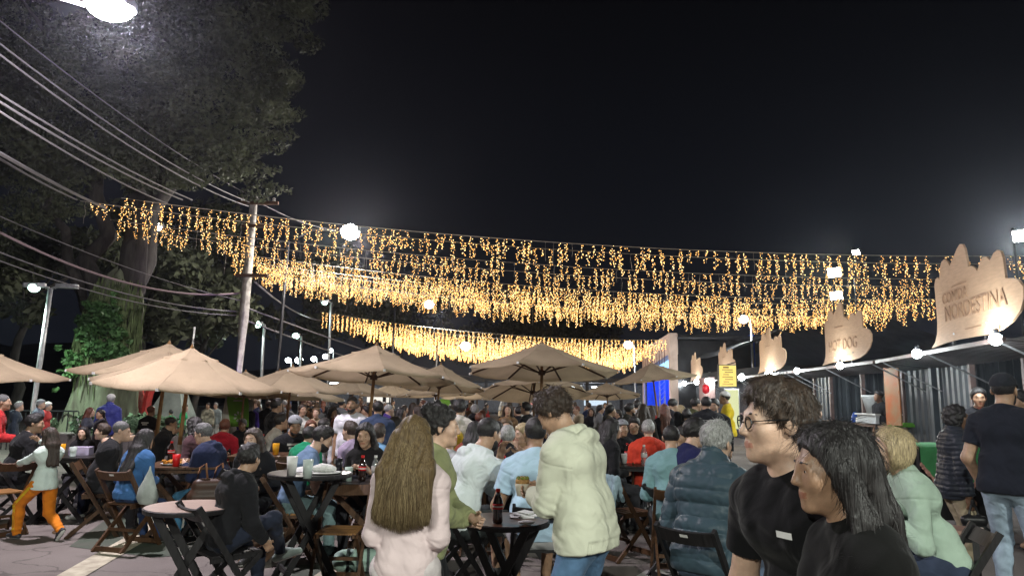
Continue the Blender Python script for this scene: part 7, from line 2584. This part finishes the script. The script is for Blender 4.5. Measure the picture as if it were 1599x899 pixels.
def draped(x, y, yaw, col, label, name='draped_jacket'):
    """a jacket thrown over a chair back"""
    prims = []
    for k in range(6):
        u = -0.19 + 0.076 * k
        prims += [Cap((u, -0.285, 0.81), (u + 0.01 * math.sin(k * 2), -0.35, 0.50 - 0.05 * math.sin(k * 1.7)), 0.035, 0.03, k=0.03),
                  Cap((u, -0.275, 0.815), (u - 0.01, -0.19, 0.60), 0.032, 0.025, k=0.03)]
    prims.append(Cap((-0.20, -0.34, 0.70), (-0.24, -0.37, 0.36), 0.04, 0.03, k=0.03))
    me = sdf_mesh(name, prims, 0.014, [cloth('drape_' + name + '%.2f' % col[0], col)], disp=lambda X, Y, Z: 0.006 * vnoise(X, Y, Z, 38, 1.0))
    o = put(name, me, None, (x, y, 0), (0, 0, -math.radians(yaw)))
    return tag(o, label, 'jacket', 'jackets on chair backs')


draped(at(978, 740, 7.6)[0], 7.6, 60, (0.22, 0.30, 0.34), 'pale blue jacket thrown over the empty brown chair')
b_ = sdf_mesh('shoulder_bag', [Cap((-0.12, 0, 0.12), (0.12, 0, 0.12), 0.09, k=0.04), Cap((-0.10, 0, 0.24), (0.10, 0, 0.24), 0.07, k=0.05)], 0.015, [mat('bag_leather', (0.05, 0.025, 0.015), rough=0.45)])
bo_ = empty('handbag', (at(325, 745, 7.55)[0], 7.6, 0.42), 0.4, 'dark handbag with brown straps hanging by the man with glasses', 'bag')
put('bag_body', b_, bo_)
for sx in (-0.08, 0.08):
    MB().tube([(sx - 0.05, 0, 0.28), (sx - 0.02, 0, 0.42), (sx + 0.03, 0.01, 0.46), (sx + 0.06, 0, 0.28)], 0.012, 6).build('strap', mat('strap_brown', (0.20, 0.09, 0.04), rough=0.5), bo_, smooth=True)
b2 = sdf_mesh('sports_bag', [Cap((-0.13, 0, 0.12), (0.13, 0, 0.12), 0.10, k=0.04)], 0.015, [cloth('bag_mint', (0.30, 0.42, 0.36))], disp=lambda X, Y, Z: 0.005 * vnoise(X, Y, Z, 40, 0.4))
bo2 = empty('sports_bag', (at(553, 810, 6.5)[0], 6.75, 0), 0.2, 'pale mint bag with dark bands on the ground under the honey chair', 'bag')
put('bag_body', b2, bo2)
for k in range(3):
    MB().lathe([(0.107, -0.012), (0.109, -0.012), (0.109, 0.012), (0.107, 0.012)], 20).build('band', cloth('band_dark', (0.05, 0.06, 0.06)), bo2, (-0.09 + 0.09 * k, 0, 0.12), (0, math.pi / 2, 0))
yb = ybp['root']
m_ = sdf_mesh('yellow_bag', [Ell((0, 0, 0), (0.15, 0.085, 0.20), k=0.03), Cap((-0.10, -0.03, 0.05), (0.10, -0.03, 0.05), 0.06, k=0.05)], 0.015, [cloth('bag_yellow', (0.62, 0.42, 0.04))], disp=lambda X, Y, Z: 0.006 * vnoise(X, Y, Z, 36, 1.4))
bw_ = yb.matrix_world @ Vector((0, -0.19, ybp['mid'][2] - 0.02))
tag(put('backpack', m_, None, bw_, (0, 0, yb.rotation_euler[2])), 'yellow backpack on the person in the pale hooded top', 'backpack')
# cup in the red man's hand, bag and beer things
cw = red['root'].matrix_world @ Vector(tuple((red['wri'][-1] + red['wri'][1]) / 2 + np.array([0, 0.10, -0.02])))
cup(cw.x, cw.y, cw.z, 'plastic cup held by the balding man in red at the left edge', cup_c)
hb_ = pfw['root'].matrix_world @ Vector(tuple(pfw['wri'][1] + np.array([0.02, 0.02, -0.42])))
hbm = sdf_mesh('hand_bag', [Cap((0, -0.09, 0.10), (0, 0.09, 0.10), 0.06, k=0.03), Cap((0, -0.07, 0.22), (0, 0.07, 0.22), 0.045, k=0.05), Cap((0, -0.05, 0.24), (0, 0.0, 0.40), 0.012, k=0.02), Cap((0, 0.05, 0.24), (0, 0.0, 0.40), 0.012, k=0.02)], 0.012,
               [mat('bag_black', (0.012, 0.012, 0.013), rough=0.4)])
tag(put('handbag', hbm, None, hb_, (0, 0, pfw['root'].rotation_euler[2])), 'black handbag held by the woman in the long black puffer jacket', 'bag')

# ------------------------------------------------------------------ the far crowd
fc = random.Random(21)
COL = {'black': (0.014, 0.014, 0.016), 'charcoal': (0.045, 0.046, 0.05), 'navy': (0.02, 0.028, 0.065), 'grey': (0.16, 0.165, 0.17), 'white': (0.55, 0.55, 0.54), 'beige': (0.36, 0.29, 0.20), 'red': (0.38, 0.03, 0.03),
       'purple': (0.10, 0.05, 0.22), 'brown': (0.10, 0.055, 0.035), 'pink': (0.45, 0.18, 0.22)}
protos = []
for i, (sx_, hr_, yw, kd) in enumerate((('m', 'short', 0, 'jacket'), ('f', 'long', 170, 'jacket'), ('m', 'short', 160, 'long'), ('f', 'long', 20, 'long'), ('m', 'buzz', 80, 'hoodie'), ('f', 'pony', -80, 'jacket'), ('m', 'short', -70, 'tee'), ('f', 'bob', 190, 'long'))):
    u = 420 + i * 75
    Y = 17 + (i * 37 % 10)
    r = pp(u, 626 + i % 4, Y, yw, 'x', sex=sx_, hair=hr_, hcol='black', skin='mid', top=(kd, COL['black']), face=abs(yw) > 60, vox=0.026)
    protos.append(r)
taken = [(o.location.x, o.location.y) for o in C.objects if o.name.startswith('person') and o.parent is None]
wh = lambda u: 'far under the left parasols' if u < 580 else ('far behind the middle parasols' if u < 770 else ('far left of the stage' if u < 1010 else 'near the far stalls'))
names = list(COL)
wts_ = [6, 4, 3, 3, 3, 2, 2, 1, 2, 1]


KN = {'jacket': 'jacket', 'shirt': 'top', 'hooded_sweatshirt': 'hooded top', 'puffer_jacket': 'puffer'}


LABS = set()


def dress(root, col, hcol, u, female, tries_left=25):
    kn_, tn_ = 'top', ''
    for c in root.children:
        nm = c.name.split('.')[0]
        m = None
        if nm in ('jacket', 'shirt', 'hooded_sweatshirt', 'puffer_jacket'):
            m = cloth('crowd_' + col, COL[col])
            kn_ = KN[nm]
        elif nm == 'hair':
            m = hair_mat(hcol)
        elif nm == 'trousers':
            tn_, m = fc.choice([('black trousers', cloth('crowd_black', COL['black'])), ('blue jeans', DENIM), ('navy trousers', cloth('crowd_navy', COL['navy'])), ('pale jeans', DENIM_L)])
        if m:
            c.material_slots[0].link = 'OBJECT'
            c.material_slots[0].material = m
    lab = '%s in %s %s and %s, %s hair, %s' % ('woman' if female else 'man', col, kn_, tn_, {'black': 'black', 'brown': 'brown', 'lbrown': 'light brown', 'grey': 'grey', 'red': 'auburn'}[hcol], wh(u))
    if lab in LABS and tries_left > 0:
        return dress(root, fc.choices(names, wts_)[0], fc.choice(['black', 'brown', 'black', 'brown', 'lbrown', 'grey', 'red']), u, female, tries_left - 1)
    LABS.add(lab)
    root['label'] = lab
    root['group'] = 'people standing in the far crowd'


n = 0
for i, r in enumerate(protos):
    dress(r['root'], fc.choices(names, wts_)[0], fc.choice(['black', 'brown', 'black', 'brown', 'grey']), 420 + i * 75, i % 2 == 1)
tries = 0
while n < 92 and tries < 3000:
    tries += 1
    u = fc.uniform(385, 1075)
    Y = fc.uniform(13.5, 34) if u < 1000 else fc.uniform(14, 28)
    p = at(u, 628, Y)
    if any((p[0] - a) ** 2 + (Y - b) ** 2 < 0.42 ** 2 for a, b in taken):
        continue
    taken.append((p[0], Y))
    k = fc.randrange(len(protos))
    o = clone(protos[k]['root'])
    o.location = (p[0], Y, 0)
    o.rotation_euler = (0, 0, fc.uniform(0, 6.28) if fc.random() < 0.5 else protos[k]['root'].rotation_euler[2] + fc.uniform(-.6, .6))
    sc_ = fc.uniform(0.90, 1.03)
    o.scale = (sc_, sc_, sc_)
    dress(o, fc.choices(names, wts_)[0], fc.choice(['black', 'brown', 'black', 'brown', 'lbrown', 'grey', 'red']), u, k % 2 == 1)
    n += 1
# ------------------------------------------------------------------ thin haze added for halos around the lamps
hz_ = MB().box((0, 95, 10), (420, 330, 23)).mesh('haze', [])
hzm = bpy.data.materials.new('haze_air')
hzm.use_nodes = True
_t = hzm.node_tree
_t.nodes.remove(_t.nodes["Principled BSDF"])
_v = _t.nodes.new("ShaderNodeVolumePrincipled")
_v.inputs["Color"].default_value = (0.82, 0.84, 1.0, 1)
_v.inputs["Density"].default_value = 0.0004
_v.inputs["Anisotropy"].default_value = 0.86
_t.links.new(_v.outputs[0], _t.nodes["Material Output"].inputs["Volume"])
hz_.materials.append(hzm)
ho_ = put('haze', hz_)
ho_['kind'] = 'stuff'
ho_['label'] = 'thin haze added over the whole square to give the lamps halos'
# cooking smoke drifting behind the parasols, blue stage light put into its colour
smm = bpy.data.materials.new('smoke_air')
smm.use_nodes = True
_t = smm.node_tree
_t.nodes.remove(_t.nodes["Principled BSDF"])
_v = _t.nodes.new("ShaderNodeVolumePrincipled")
_v.inputs["Color"].default_value = (0.62, 0.78, 1.0, 1)
_v.inputs["Density"].default_value = 0.016
_v.inputs["Anisotropy"].default_value = 0.2
_t.links.new(_v.outputs[0], _t.nodes["Material Output"].inputs["Volume"])
sm_ = MB()
for (u, v, Y, r, sx, sz) in ((735, 585, 50, 3.2, 1.5, 0.8), (765, 560, 52, 2.2, 1.4, 0.8), (680, 575, 53, 2.6, 1.6, 0.7), (830, 560, 54, 2.4, 1.6, 0.7), (930, 575, 50, 2.4, 1.8, 0.7)):
    sm_.ball(tuple(at(u, v, Y)), r, 18, 12, sc=(sx, 1.0, sz))
smo = sm_.build('smoke', [], smooth=True)
smo.data.materials.append(smm)
smo['kind'] = 'stuff'
smo['label'] = 'bluish cooking smoke drifting behind the parasols'
